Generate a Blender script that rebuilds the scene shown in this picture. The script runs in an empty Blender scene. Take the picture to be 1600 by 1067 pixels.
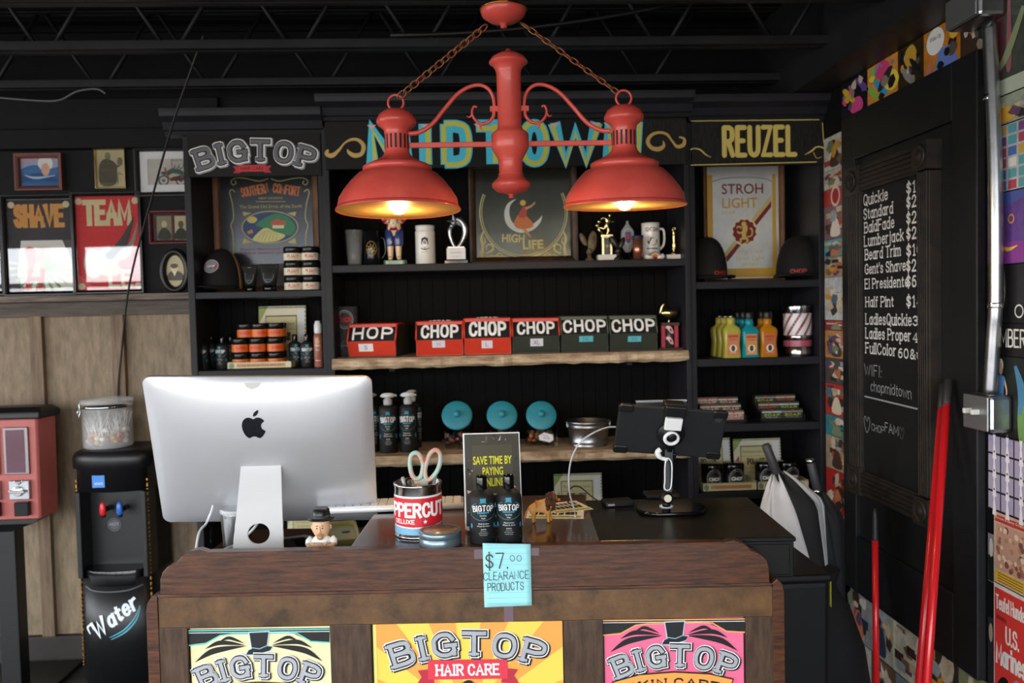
import bpy, math, random
from mathutils import Vector, Matrix
R = math.radians; PI = math.pi
sc = bpy.context.scene; COL = sc.collection
# ------------------------------------------------------------------ camera
F = 1300.0; CX, CY = 800.0, 533.5; EYE = Vector((0, 0, 1.65))
_vy = Vector((-60/F, 48.5/F, 1)).normalized()
_vx = Vector((1, .0225, 0)); _vx = (_vx - _vy*_vx.dot(_vy)).normalized()
_vz = _vx.cross(_vy)
if _vz.y < 0: _vz = -_vz
cam_d = bpy.data.cameras.new('camera'); cam = bpy.data.objects.new('camera', cam_d); COL.objects.link(cam)
cam.matrix_world = Matrix(((_vx.x, _vx.y, -_vx.z, EYE.x), (_vy.x, _vy.y, -_vy.z, EYE.y), (_vz.x, _vz.y, -_vz.z, EYE.z), (0, 0, 0, 1)))
cam_d.sensor_width = 36; cam_d.lens = 36*F/1600; cam_d.clip_start = .05
cam_d.dof.use_dof = True; cam_d.dof.focus_distance = 2.1; cam_d.dof.aperture_fstop = 4.0
sc.camera = cam
# ------------------------------------------------------------------ world, daylight, exposure
w = bpy.data.worlds.new('daylight'); sc.world = w; w.use_nodes = True
nt = w.node_tree; nt.nodes.clear()
o_ = nt.nodes.new('ShaderNodeOutputWorld'); bg = nt.nodes.new('ShaderNodeBackground'); tc = nt.nodes.new('ShaderNodeTexCoord')
sx_ = nt.nodes.new('ShaderNodeSeparateXYZ'); rp = nt.nodes.new('ShaderNodeValToRGB')
nt.links.new(tc.outputs['Generated'], sx_.inputs[0]); nt.links.new(sx_.outputs['Z'], rp.inputs[0])
rp.color_ramp.elements[0].position = .0; rp.color_ramp.elements[0].color = (.42, .40, .38, 1)
rp.color_ramp.elements[1].position = .06; rp.color_ramp.elements[1].color = (.92, .96, 1, 1)
nt.links.new(rp.outputs[0], bg.inputs[0]); bg.inputs[1].default_value = 11.0
nt.links.new(bg.outputs[0], o_.inputs[0])
sc.view_settings.view_transform = 'Standard'; sc.view_settings.look = 'None'
sc.view_settings.gamma = 1; sc.view_settings.use_curve_mapping = False; sc.view_settings.exposure = 0.0
XL, XR, YF, YB, ZC = -6.2, 1.61, -2.4, 4.12, 3.05
def portal(name, loc, rot, sx, sy):
    l = bpy.data.lights.new(name, 'AREA'); l.shape = 'RECTANGLE'; l.size = sx; l.size_y = sy
    l.cycles.is_portal = True
    o = bpy.data.objects.new(name, l); COL.objects.link(o); o.location = loc; o.rotation_euler = rot
portal('front_window_daylight', ((XL+XR)/2, YF-.12, 1.6), (R(90), 0, 0), XR-XL, 2.7)
portal('side_window_daylight', (XL-.12, .6, 1.6), (R(90), 0, R(-90)), 5.6, 2.7)
# ------------------------------------------------------------------ pixel -> place, for measuring the photograph once
def ray(px, py):
    r = Vector(((px-CX)/F, -(py-CY)/F, 1)); return Vector((r.dot(_vx), r.dot(_vy), r.dot(_vz)))
def W(px, py, Y): r = ray(px, py); return EYE + r*(Y/r.y)
def WX(px, py, X): r = ray(px, py); return EYE + r*(X/r.x)
def WZ(px, py, Z): r = ray(px, py); return EYE + r*((Z-EYE.z)/r.z)
def WP(px, py, p0, n): r = ray(px, py); return EYE + r*((p0-EYE).dot(n)/r.dot(n))
# ------------------------------------------------------------------ materials
def lin(h):
    if not isinstance(h, str): return tuple(h)[:3]
    h = h.lstrip('#'); c = [int(h[i:i+2], 16)/255 for i in (0, 2, 4)]
    return tuple(x/12.92 if x <= .04045 else ((x+.055)/1.055)**2.4 for x in c)
_MC = {}
def mat(name, col, rough=.6, metal=0, var=0, vscale=8, col2=None, stretch=(1, 1, 1), bump=0, bscale=60, trans=0, ior=1.45, emit=0, coat=0, alpha=1, spec=None):
    """A procedural material: a base colour broken up by noise (var: how much; col2: the other colour), optional bump."""
    if name in _MC: return _MC[name]
    m = bpy.data.materials.new(name); m.use_nodes = True; _MC[name] = m
    n = m.node_tree.nodes; L = m.node_tree.links; b = n['Principled BSDF']; c = lin(col)
    b.inputs['Base Color'].default_value = (*c, 1); b.inputs['Roughness'].default_value = rough; b.inputs['Metallic'].default_value = metal
    if trans: b.inputs['Transmission Weight'].default_value = trans
    b.inputs['IOR'].default_value = ior
    if coat: b.inputs['Coat Weight'].default_value = coat; b.inputs['Coat Roughness'].default_value = .08
    if spec is not None: b.inputs['Specular IOR Level'].default_value = spec
    if alpha < 1: b.inputs['Alpha'].default_value = alpha
    if emit: b.inputs['Emission Color'].default_value = (*c, 1); b.inputs['Emission Strength'].default_value = emit
    if var or col2 or bump:
        t = n.new('ShaderNodeTexCoord'); mp = n.new('ShaderNodeMapping'); mp.inputs['Scale'].default_value = stretch
        L.new(t.outputs['Object'], mp.inputs[0])
    if var or col2:
        z = n.new('ShaderNodeTexNoise'); z.inputs['Scale'].default_value = vscale; z.inputs['Detail'].default_value = 6; z.inputs['Roughness'].default_value = .65
        r = n.new('ShaderNodeValToRGB'); L.new(mp.outputs[0], z.inputs[0]); L.new(z.outputs['Fac'], r.inputs[0])
        c2 = lin(col2) if col2 else tuple(x*(1-var) for x in c)
        r.color_ramp.elements[0].position = .36; r.color_ramp.elements[0].color = (*c2, 1)
        r.color_ramp.elements[1].position = .64; r.color_ramp.elements[1].color = (*c, 1)
        L.new(r.outputs[0], b.inputs['Base Color'])
    if bump:
        z2 = n.new('ShaderNodeTexNoise'); z2.inputs['Scale'].default_value = bscale; z2.inputs['Detail'].default_value = 4
        bp = n.new('ShaderNodeBump'); bp.inputs['Strength'].default_value = bump; bp.inputs['Distance'].default_value = .004
        L.new(mp.outputs[0], z2.inputs[0]); L.new(z2.outputs['Fac'], bp.inputs['Height']); L.new(bp.outputs[0], b.inputs['Normal'])
    return m
def P(h, rough=.5, **k):                      # a plain printed / painted colour
    return mat('ink_'+h.lstrip('#')+('' if rough == .5 else '_%d' % (rough*100)), h, rough, **k)
# ------------------------------------------------------------------ mesh builder
def catmull(pts, n=6, closed=False):
    pts = [tuple(p) for p in pts]; d = len(pts[0]); out = []; N = len(pts)
    for i in range(N if closed else N-1):
        g = (lambda k: pts[k % N]) if closed else (lambda k: pts[min(max(k, 0), N-1)])
        a, b, c, e = g(i-1), g(i), g(i+1), g(i+2)
        for j in range(n):
            t = j/n
            out.append(tuple(.5*(2*b[k]+(c[k]-a[k])*t+(2*a[k]-5*b[k]+4*c[k]-e[k])*t*t+(3*b[k]-a[k]-3*c[k]+e[k])*t**3) for k in range(d)))
    if not closed: out.append(pts[-1])
    return out
def rrect(x0, x1, y0, y1, r, n=4):
    p = []
    for cx, cy, a in ((x1-r, y1-r, 0), (x0+r, y1-r, 90), (x0+r, y0+r, 180), (x1-r, y0+r, 270)):
        p += [(cx+r*math.cos(R(a+90*i/n)), cy+r*math.sin(R(a+90*i/n))) for i in range(n+1)]
    return p
def circ(cx, cy, rx, ry=None, n=24): ry = ry or rx; return [(cx+rx*math.cos(2*PI*i/n), cy+ry*math.sin(2*PI*i/n)) for i in range(n)]
AX = {'z': Matrix(), 'x': Matrix(((0, 0, 1), (1, 0, 0), (0, 1, 0))).to_4x4(), 'y': Matrix(((1, 0, 0), (0, 0, 1), (0, -1, 0))).to_4x4()}
class MB:
    def __init__(s, m=None): s.v = []; s.f = []; s.mi = []; s.sm = []; s.mats = []; s.cur = 0; s.T = Matrix(); m and s.use(m)
    def use(s, m):
        if m not in s.mats: s.mats.append(m)
        s.cur = s.mats.index(m); return s
    def at(s, loc=(0, 0, 0), rot=(0, 0, 0), sc_=1):
        from mathutils import Euler
        s.T = Matrix.Translation(loc) @ Euler(rot).to_matrix().to_4x4() @ Matrix.Scale(sc_, 4); return s
    def add(s, vs, fs, sm=False):
        b = len(s.v); s.v += [s.T @ Vector(p) for p in vs]
        for f in fs: s.f.append([b+i for i in f]); s.mi.append(s.cur); s.sm.append(sm)
        return s
    def box(s, x0, x1, y0, y1, z0, z1):
        return s.add([(x, y, z) for z in (z0, z1) for y in (y0, y1) for x in (x0, x1)],
                     [(0, 2, 3, 1), (4, 5, 7, 6), (0, 1, 5, 4), (2, 6, 7, 3), (0, 4, 6, 2), (1, 3, 7, 5)])
    def cb(s, x, y, z, a, b, c): return s.box(x-a/2, x+a/2, y-b/2, y+b/2, z-c/2, z+c/2)
    def prism(s, poly, h0, h1, ax='y', sm=False):
        """poly in the plane across ax, from h0 to h1 along it: ax y -> (x,z), z -> (x,y), x -> (y,z)"""
        n = len(poly); g = {'y': lambda p, h: (p[0], h, p[1]), 'z': lambda p, h: (p[0], p[1], h), 'x': lambda p, h: (h, p[0], p[1])}[ax]
        vs = [g(p, h0) for p in poly]+[g(p, h1) for p in poly]
        s.add(vs, [tuple(range(n)), tuple(range(2*n-1, n-1, -1))])
        b = len(s.v)-2*n
        for i in range(n): s.f.append([b+i, b+n+i, b+n+(i+1) % n, b+(i+1) % n]); s.mi.append(s.cur); s.sm.append(sm)
        return s
    def loft(s, loops, cap=True, sm=True, closed=False):
        n = len(loops[0]); vs = [p for l in loops for p in l]; fs = []; K = len(loops)
        for k in range(K if closed else K-1):
            a, b = k*n, ((k+1) % K)*n
            fs += [(a+i, a+(i+1) % n, b+(i+1) % n, b+i) for i in range(n)]
        s.add(vs, fs, sm)
        if cap and not closed:
            b0 = len(s.v)-n*K
            s.f.append([b0+i for i in range(n-1, -1, -1)]); s.mi.append(s.cur); s.sm.append(False)
            s.f.append([b0+(K-1)*n+i for i in range(n)]); s.mi.append(s.cur); s.sm.append(False)
        return s
    def lathe(s, prof, c=(0, 0, 0), seg=32, ax='z', sm=True, sx=1, sy=1):
        A = AX[ax].to_3x3(); C = Vector(c); lo = []
        for r, h in prof:
            r = max(r, 1e-5); lo.append([tuple(C + A @ Vector((r*sx*math.cos(2*PI*i/seg), r*sy*math.sin(2*PI*i/seg), h))) for i in range(seg)])
        return s.loft(lo, True, sm)
    def cyl(s, c, r, h, ax='z', seg=24, ch=0):
        ch = min(ch, r*.5, h*.4)
        pr = [(r-ch, 0), (r, ch), (r, h-ch), (r-ch, h)] if ch else [(r, 0), (r, h)]
        if not ch: return s.lathe(pr, c, seg, ax)
        return s.lathe([(r-ch, 0), (r, ch), (r, h-ch), (r-ch, h)], c, seg, ax)
    def ell(s, c, rx, ry=None, rz=None, seg=16, rings=10):
        ry = ry or rx; rz = rz or rx
        return s.loft([[(c[0]+rx*math.sin(PI*k/rings+1e-4)*math.cos(2*PI*i/seg), c[1]+ry*math.sin(PI*k/rings+1e-4)*math.sin(2*PI*i/seg), c[2]-rz*math.cos(PI*k/rings)) for i in range(seg)] for k in range(rings+1)])
    def tube(s, pts, r, seg=8, closed=False):
        pts = [Vector(p) for p in pts]; N = len(pts); lo = []; up = None
        for i, p in enumerate(pts):
            if closed: t = pts[(i+1) % N]-pts[i-1]
            else: t = pts[min(i+1, N-1)]-pts[max(i-1, 0)]
            t.normalize()
            if up is None: up = t.orthogonal().normalized()
            up = (up-t*up.dot(t)); up = up.normalized() if up.length > 1e-6 else t.orthogonal().normalized()
            b = t.cross(up); q = r(i/(N-1)) if callable(r) else (r[i] if isinstance(r, (list, tuple)) else r)
            lo.append([tuple(p+up*q*math.cos(2*PI*k/seg)+b*q*math.sin(2*PI*k/seg)) for k in range(seg)])
        return s.loft(lo, True, True, closed)
    def grid(s, fn, nu, nv, sm=True):
        vs = [fn(i/nu, j/nv) for j in range(nv+1) for i in range(nu+1)]
        return s.add(vs, [(j*(nu+1)+i, j*(nu+1)+i+1, (j+1)*(nu+1)+i+1, (j+1)*(nu+1)+i) for j in range(nv) for i in range(nu)], sm)
    def build(s, name, parent=None, bevel=0, loc=None, solid=0, sub=0):
        me = bpy.data.meshes.new(name); me.from_pydata([tuple(p) for p in s.v], [], s.f)
        for m in s.mats: me.materials.append(m)
        me.polygons.foreach_set('material_index', s.mi); me.polygons.foreach_set('use_smooth', s.sm); me.update()
        o = bpy.data.objects.new(name, me); COL.objects.link(o)
        if parent: o.parent = parent
        if loc is not None: o.location = loc
        if solid: q = o.modifiers.new('solidify', 'SOLIDIFY'); q.thickness = solid; q.offset = 0
        if sub: q = o.modifiers.new('subsurf', 'SUBSURF'); q.levels = q.render_levels = sub
        if bevel:
            q = o.modifiers.new('bevel', 'BEVEL'); q.width = bevel; q.segments = 2; q.limit_method = 'ANGLE'; q.angle_limit = R(40)
        return o
def tag(o, label, cat, group=None, kind=None):
    o['label'] = label; o['category'] = cat
    if group: o['group'] = group
    if kind: o['kind'] = kind
    return o
def thing(name, label, cat, loc=(0, 0, 0), rz=0, group=None, rx=0, ry=0):
    o = bpy.data.objects.new(name, None); COL.objects.link(o); o.empty_display_size = .05
    o.location = loc; o.rotation_euler = (rx, ry, rz); return tag(o, label, cat, group)
def struct(o, label=None):
    o['kind'] = 'structure'
    if label: o['label'] = label
    return o
def dup(o, loc=None, rz=None, label=None, group=None, parent=None):
    c = o.copy(); COL.objects.link(c)
    if parent: c.parent = parent
    if loc is not None: c.location = loc
    if rz is not None: c.rotation_euler.z = rz
    if label: c['label'] = label
    if group: c['group'] = group
    for ch in o.children: dup(ch, parent=c)
    return c
# ------------------------------------------------------------------ flat art: type, strokes and shapes, laid on a surface
_tc = {}
def font_mesh(sx, bold):
    k = (sx, bold)
    if k not in _tc:
        cu = bpy.data.curves.new('t', 'FONT'); cu.body = sx; cu.size = 1; cu.offset = bold; cu.resolution_u = 3
        o = bpy.data.objects.new('t', cu); COL.objects.link(o); dg = bpy.context.evaluated_depsgraph_get(); e = o.evaluated_get(dg); me = e.to_mesh()
        vs = [(p.co.x, p.co.y) for p in me.vertices]; fs = [tuple(q.vertices) for q in me.polygons]
        e.to_mesh_clear(); bpy.data.objects.remove(o); bpy.data.curves.remove(cu)
        _tc[k] = (vs, fs, min(p[0] for p in vs), max(p[0] for p in vs), min(p[1] for p in vs), max(p[1] for p in vs))
    return _tc[k]
_G = """A|8|0,0 4,10 8,0|1.6,3.6 6.4,3.6
B|7|.2,0 .2,10|^.2,10 4,10 6.2,9.2 6.2,6.2 4.2,5.3 .2,5.3|^.2,5.3 4.4,5.3 7,4.4 7,1 4.4,0 .2,0
C|7.2|~7,7.6 5.6,9.7 2.6,9.8 .4,7.6 .2,5 .4,2.4 2.6,.2 5.6,.3 7,2.4
D|7.4|.2,0 .2,10|^.2,10 3.5,10 6.4,9 7.2,5 6.4,1 3.5,0 .2,0
E|6.4|0,0 0,10|0,10 6,10|0,0 6.4,0|0,5.2 5,5.2
F|6|0,0 0,10|0,10 6,10|0,5.2 5,5.2
G|7.4|~7,7.6 5.6,9.7 2.6,9.8 .4,7.6 .2,5 .4,2.4 2.6,.2 5.6,.3 7.2,2|7.2,0.4 7.2,4.6|4.6,4.6 7.8,4.6
H|7.2|0,0 0,10|7.2,0 7.2,10|0,5.2 7.2,5.2
I|1.6|.8,0 .8,10
J|5|4.6,10 4.6,3|~4.6,3 4,.6 2,0 .2,1.4
K|7.2|0,0 0,10|7,10 0,4|2.4,6 7.2,0
L|6|0,0 0,10|0,0 6,0
M|9|0,0 0,10 4.5,2.4 9,10 9,0
N|7.4|0,0 0,10 7.4,0 7.4,10
O|7.4|@3.7,10 6.4,8.8 7.4,5 6.4,1.2 3.7,0 1,1.2 0,5 1,8.8
P|6.8|.2,0 .2,10|^.2,10 4.2,10 6.8,8.8 6.8,5.8 4.2,4.6 .2,4.6
Q|7.4|@3.7,10 6.4,8.8 7.4,5 6.4,1.2 3.7,0 1,1.2 0,5 1,8.8|4.4,2.4 7.6,-1.4
R|7.2|.2,0 .2,10|^.2,10 4.2,10 6.6,9 6.6,6 4.2,5 .2,5|3.6,5 7.2,0
S|6.6|~6.2,7.8 4.8,9.8 1.8,9.8 .3,7.8 1,6 3.3,5.1 5.8,4.2 6.4,2.2 4.8,.2 1.8,.2 .2,2.2
T|7.4|3.7,0 3.7,10|0,10 7.4,10
U|7.2|0,10 0,3.4|~0,3.4 .7,1 3.6,0 6.5,1 7.2,3.4|7.2,3.4 7.2,10
V|7.6|0,10 3.8,0 7.6,10
W|11|0,10 2.8,0 5.5,8.6 8.2,0 11,10
X|7|0,0 7,10|0,10 7,0
Y|7.4|0,10 3.7,4.8 7.4,10|3.7,4.8 3.7,0
Z|6.6|.2,10 6.4,10 .2,0 6.6,0
a|5.6|@2.6,6.8 4.6,5.6 5.2,3.4 4.6,1 2.6,0 .6,1 0,3.4 .6,5.6|5.4,7 5.4,0
b|5.6|0,0 0,10|@2.8,6.8 5,5.6 5.6,3.4 5,1 2.8,0 .8,1 .2,3.4 .8,5.6
c|5|~4.9,5.4 3,6.9 .7,5.6 .1,3.4 .7,1 3,0 4.9,1.4
d|5.6|5.6,0 5.6,10|@2.8,6.8 4.8,5.6 5.4,3.4 4.8,1 2.8,0 .6,1 0,3.4 .6,5.6
e|5.2|.2,3.7 5.2,3.7|~5.2,3.7 4.6,6 2.7,6.9 .7,5.7 .1,3.4 .8,.9 2.9,0 5,1.3
f|3.6|1.4,0 1.4,8|~1.4,8 2,9.8 3.8,9.8|0,6.6 3.4,6.6
g|5.6|@2.6,6.8 4.6,5.6 5.2,3.4 4.6,1 2.6,0 .6,1 0,3.4 .6,5.6|~5.4,7 5.4,-1 4.4,-2.8 1.4,-2.8
h|5.4|0,0 0,10|~0,4.4 1.4,6.4 3.8,6.9 5.4,5.2|5.4,5.2 5.4,0
i|0|0,0 0,6.8|0,8.8 0,9.8
j|1.6|1.4,6.8 1.4,-1.4|~1.4,-1.4 .8,-3 -.6,-3|1.4,8.8 1.4,9.8
k|5.4|0,0 0,10|5,6.8 0,2.8|1.8,4.2 5.4,0
l|0|0,0 0,10
m|9.2|0,0 0,6.8|~0,4.6 1.2,6.4 3.2,6.9 4.6,5.2|4.6,5.2 4.6,0|~4.6,4.6 5.8,6.4 7.8,6.9 9.2,5.2|9.2,5.2 9.2,0
n|5.4|0,0 0,6.8|~0,4.4 1.4,6.4 3.8,6.9 5.4,5.2|5.4,5.2 5.4,0
o|5.4|@2.7,6.8 4.8,5.6 5.4,3.4 4.8,1 2.7,0 .6,1 0,3.4 .6,5.6
p|5.6|0,-3 0,6.8|@2.8,6.8 5,5.6 5.6,3.4 5,1 2.8,0 .8,1 .2,3.4 .8,5.6
q|5.6|5.6,-3 5.6,6.8|@2.8,6.8 4.8,5.6 5.4,3.4 4.8,1 2.8,0 .6,1 0,3.4 .6,5.6
r|3.8|0,0 0,6.8|~0,4.2 1.2,6.2 3.6,6.7
s|4.8|~4.5,5.4 3.4,6.8 1.3,6.8 .3,5.4 1,4 3.6,3.1 4.6,1.7 3.4,.1 1.3,.1 .2,1.4
t|3.4|1.4,9 1.4,1.6|~1.4,1.6 2,.1 3.6,.6|0,6.6 3.4,6.6
u|5.4|0,6.8 0,1.8|~0,1.8 1.2,0 3.6,.2 5.4,2.2|5.4,6.8 5.4,0
v|5.4|0,6.8 2.7,0 5.4,6.8
w|8|0,6.8 2,0 4,6 6,0 8,6.8
x|5|0,0 5,6.8|0,6.8 5,0
y|5.4|0,6.8 2.7,0|5.4,6.8 1.6,-3
z|4.8|.2,6.8 4.6,6.8 .2,0 4.8,0
0|5.8|@2.9,10 5,8.6 5.8,5 5,1.4 2.9,0 .8,1.4 0,5 .8,8.6
1|2.4|1.6,0 1.6,10 0,8.2
2|5.6|~.2,7.6 1.2,9.6 3.6,9.9 5.3,8 4.8,5.6 2.4,2.6 .2,.2|.2,0 5.6,0
3|5.6|~.4,8.4 2,10 4.4,9.6 5.2,7.6 4,5.6 2.4,5.3|~2.4,5.3 4.6,4.8 5.5,2.6 4.2,.4 2,0 .2,1.6
4|6|4.4,0 4.4,10 0,3 6,3
5|5.4|5,10 1,10 .6,5.6|~.6,5.6 3.4,6.2 5.3,4.4 5.2,1.8 3.4,.1 .2,1
6|5.6|~4.8,9.4 2.6,9.4 .7,6.6 .2,3.2 1.2,.6 3,0 5,1 5.5,3.2 4.6,5.4 2.6,5.8 .6,4.4
7|5.4|0,10 5.4,10 2,0
8|5.6|@2.8,10 4.8,9.2 4.9,6.6 2.8,5.3 .7,6.6 .8,9.2|@2.8,5.3 5.3,4 5.3,1.2 2.8,0 .3,1.2 .3,4
9|5.6|~.8,.6 3,.6 4.9,3.4 5.4,6.8 4.4,9.4 2.6,10 .6,9 .1,6.8 1,4.6 3,4.2 5,5.6
$|5.6|~5.2,7.8 4.2,9 1.6,9 .4,7.4 1.2,5.8 4.2,4.4 5.3,2.6 4.2,1 1.6,1 .2,2.6|2.8,-1 2.8,11
&|7|~6.8,0 2,5.6 1.4,8.4 3,10 4.6,8.4 4,6.4 .8,3.6 .6,1 2.8,0 5.2,1.4 6.6,4.4
.|0|0,0 0,.5
:|0|0,0 0,.6|0,5 0,5.6
'|0|0,7.4 0,10
!|0|0,3 0,10|0,0 0,.6
-|4|.4,4.6 3.6,4.6
+|5|0,4 5,4|2.5,1.5 2.5,6.5"""
GL = {}
for ln in _G.split('\n'):
    q = ln.split('|'); st = []
    for t in q[2:]:
        k = t[0] if t[0] in '~@^' else ''; pts = [tuple(float(a) for a in p.split(',')) for p in t.lstrip('~@^').split()]
        if k == '~': pts = catmull(pts, 4)
        elif k == '@': pts = catmull(pts, 3, True)
        elif k == '^':                                   # bowl: straight ends, round middle
            a = catmull(pts[1:-1], 4); pts = [pts[0]]+a+[pts[-1]]
        st.append((pts, k == '@', k in ('~', '@')))
    GL[q[0]] = (float(q[1]), st)
def strip(pts, w, closed=False, off=0.0):
    """a ribbon of width w along pts, shifted sideways by off -> (verts, quads)"""
    N = len(pts); vs = []; 
    for i in range(N):
        p = pts[i]; a = pts[i-1] if (i or closed) else None; b = pts[(i+1) % N] if (i < N-1 or closed) else None
        ds = []
        if a is not None: d = (p[0]-a[0], p[1]-a[1]); l = math.hypot(*d) or 1; ds.append((d[0]/l, d[1]/l))
        if b is not None: d = (b[0]-p[0], b[1]-p[1]); l = math.hypot(*d) or 1; ds.append((d[0]/l, d[1]/l))
        n0 = [(-d[1], d[0]) for d in ds]
        nx = sum(n[0] for n in n0); ny = sum(n[1] for n in n0); l = math.hypot(nx, ny) or 1; nx /= l; ny /= l
        k = 1/max(.78, nx*n0[0][0]+ny*n0[0][1])
        vs += [(p[0]+nx*k*(off+w/2), p[1]+ny*k*(off+w/2)), (p[0]+nx*k*(off-w/2), p[1]+ny*k*(off-w/2))]
    fs = [(2*i, 2*i+1, (2*i+3) % (2*N), (2*i+2) % (2*N)) for i in range(N if closed else N-1)]
    return vs, fs
class Art:
    """printed shapes in (u, v); layer l stacks them; laid on a surface by build(map)"""
    def __init__(s): s.it = []
    def raw(s, vs, fs, m, l=1): s.it.append((list(vs), list(fs), m, l)); return s
    def poly(s, p, m, l=1): return s.raw(p, [tuple(range(len(p)))], m, l)
    def rect(s, x0, x1, y0, y1, m, l=1, n=1):
        vs = [(x0+(x1-x0)*i/n, y) for y in (y0, y1) for i in range(n+1)]
        return s.raw(vs, [(i, i+1, n+2+i, n+1+i) for i in range(n)], m, l)
    def disc(s, cx, cy, rx, m, l=1, ry=None, n=24): return s.poly(circ(cx, cy, rx, ry, n), m, l)
    def line(s, pts, w, m, l=1, closed=False, smooth=0, off=0):
        if smooth: pts = catmull(pts, smooth, closed)
        v, f = strip(pts, w, closed, off); return s.raw(v, f, m, l)
    def taper(s, pts, ws, m, l=1, smooth=5):
        """a brush stroke: width ws at each point"""
        p3 = catmull([(*p, q) for p, q in zip(pts, ws)], smooth); N = len(p3); vs = []
        for i in range(N):
            a, b = p3[max(i-1, 0)], p3[min(i+1, N-1)]; d = (b[0]-a[0], b[1]-a[1]); q = math.hypot(*d) or 1; h = max(p3[i][2], 0)/2
            vs += [(p3[i][0]-d[1]/q*h, p3[i][1]+d[0]/q*h), (p3[i][0]+d[1]/q*h, p3[i][1]-d[0]/q*h)]
        return s.raw(vs, [(2*i, 2*i+1, 2*i+3, 2*i+2) for i in range(N-1)], m, l)
    def ring(s, cx, cy, r, w, m, l=1, n=28, ry=None): return s.line(circ(cx, cy, r, ry, n), w, m, l, True)
    def text(s, t, x, y, h, m, l=1, w=None, bold=0.0, al='c', xs=1.0, rot=0, skew=0):
        """built-in sans type scaled so that its box is h high (and w wide)"""
        vs, fs, x0, x1, y0, y1 = font_mesh(t, bold); k = h/(y1-y0); kx = w/(x1-x0) if w else k*xs; tw = (x1-x0)*kx
        ox = x-(tw/2 if al == 'c' else tw if al == 'r' else 0); c, q = math.cos(rot), math.sin(rot); out = []
        for a, b in vs:
            v = (b-y0)*k; u = ox+(a-x0)*kx+skew*v; du = u-x; out.append((x+du*c-v*q, y+du*q+v*c))
        return s.raw(out, fs, m, l)
    def pen(s, t, x, y, h, m, l=1, sw=.1, w=None, al='c', serif=0, gap=2.2, xs=1.0, rot=0, arc=0, off=0.0, jit=0, skew=0, dx=0, dy=0, round_=False, seed=1, cap=None, dens=0):
        if cap is None: cap = 0 if round_ else sw*.5
        """pen-drawn type: cap height h, stroke sw*h, optional slab serifs; arc = radius of the arch it stands on"""
        rn = random.Random(seed); u0 = 0; pl = []
        for ch in t:
            if ch == ' ': u0 += 4.2; continue
            if ch not in GL: continue
            aw, st = GL[ch]; pl.append((u0, aw, st)); u0 += aw+gap+sw*10*.5
        tot = u0-gap-sw*10*.5; k = h/10; kx = (w/tot if w else k*xs)
        ox = -(tot*kx/2 if al == 'c' else tot*kx if al == 'r' else 0)
        for gu, aw, st in pl:
            mid = ox+(gu+aw/2)*kx; jr = (rn.random()-.5)*jit; jy = (rn.random()-.5)*jit*h*.5
            def place(p):
                a = (p[0]-aw/2)*kx+skew*p[1]*k; b = p[1]*k+jy; a, b = a*math.cos(jr)-b*math.sin(jr), a*math.sin(jr)+b*math.cos(jr)
                if arc: th = mid/arc; U = (arc+b)*math.sin(th)+a*math.cos(th); V = (arc+b)*math.cos(th)-a*math.sin(th)-arc
                else: U = mid+a; V = b
                c, q = math.cos(rot), math.sin(rot); return (x+dx+U*c-V*q, y+dy+U*q+V*c)
            if dens: st = [([(p[0]+(q_[0]-p[0])*j/m_, p[1]+(q_[1]-p[1])*j/m_) for p, q_ in zip(pts, pts[1:]) for m_ in [max(1, int(math.hypot(q_[0]-p[0], q_[1]-p[1])/dens))] for j in range(m_)]+[pts[-1]], cl, smooth) for pts, cl, smooth in st]
            for pts, cl, smooth in st+([([(0, 10), (0, 7.2)], False, True), ([(7.4, 10), (7.4, 7.2)], False, True)] if ch == 'T' and serif > .3 else []):
                pp = [place(p) for p in pts]
                if cap and not cl:
                    for e, i in ((0, 1), (-1, -2)):
                        d = (pp[e][0]-pp[i][0], pp[e][1]-pp[i][1]); q = math.hypot(*d) or 1; pp[e] = (pp[e][0]+d[0]/q*cap*h, pp[e][1]+d[1]/q*cap*h)
                v, f = strip(pp, sw*h, cl, off*h); s.raw(v, f, m, l)
                if round_:
                    for e in ((pts[0], pts[-1]) if not cl else ()): s.poly(circ(*place(e), sw*h/2, n=10), m, l)
                    for e in (pts[1:-1] if not smooth else ()): s.poly(circ(*place(e), sw*h/2, n=8), m, l)
                if serif and not cl and not smooth:
                    for e, i in ((0, 1), (-1, -2)):
                        a, b = pts[e], pts[i]
                        if abs(a[1]-b[1]) > 1.6*abs(a[0]-b[0]) and abs(a[1]-b[1]) > 3 and any(abs(a[1]-z) < .4 for z in (0, 10, 6.8, -3)):
                            hs = (serif*10*k+sw*h*.5)/kx/2; sg = -1 if a[1] > b[1] else 1; o2 = sw*10*.42
                            v, f = strip([place((a[0]-hs, a[1]+sg*o2*.0)), place((a[0]+hs, a[1]+sg*o2*.0))], sw*h*.72); s.raw(v, f, m, l)
        return s
    def build(s, name, parent, mp, step=.0004):
        b = MB()
        for i, (vs, fs, m, l) in enumerate(s.it): b.use(m); b.add([mp(u, v, l*step+(i % 24)*1.1e-5) for u, v in vs], fs)
        return b.build(name, parent)
    def tf(s, fn):
        s.it = [([fn(*p) for p in vs], fs, m, l) for vs, fs, m, l in s.it]; return s
def front(y=0, x=0, z=0): return lambda u, v, l: (x+u, y-l, z+v)                 # on a face that looks to -y
def wrap(r, z=0, a0=-PI/2): return lambda u, v, l: ((r+l)*math.cos(a0+u/r), (r+l)*math.sin(a0+u/r), z+v)   # round a cylinder
def wrapf(fn, z=0): return lambda u, v, l: ((fn(v)+l)*math.sin(u/fn(v)), -(fn(v)+l)*math.cos(u/fn(v)), z+v)
def onx(X, Y0=0, Z0=0): return lambda u, v, l: (X-l, Y0-u, Z0+v)                  # on a wall that looks to -x; u runs towards the camera
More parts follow.
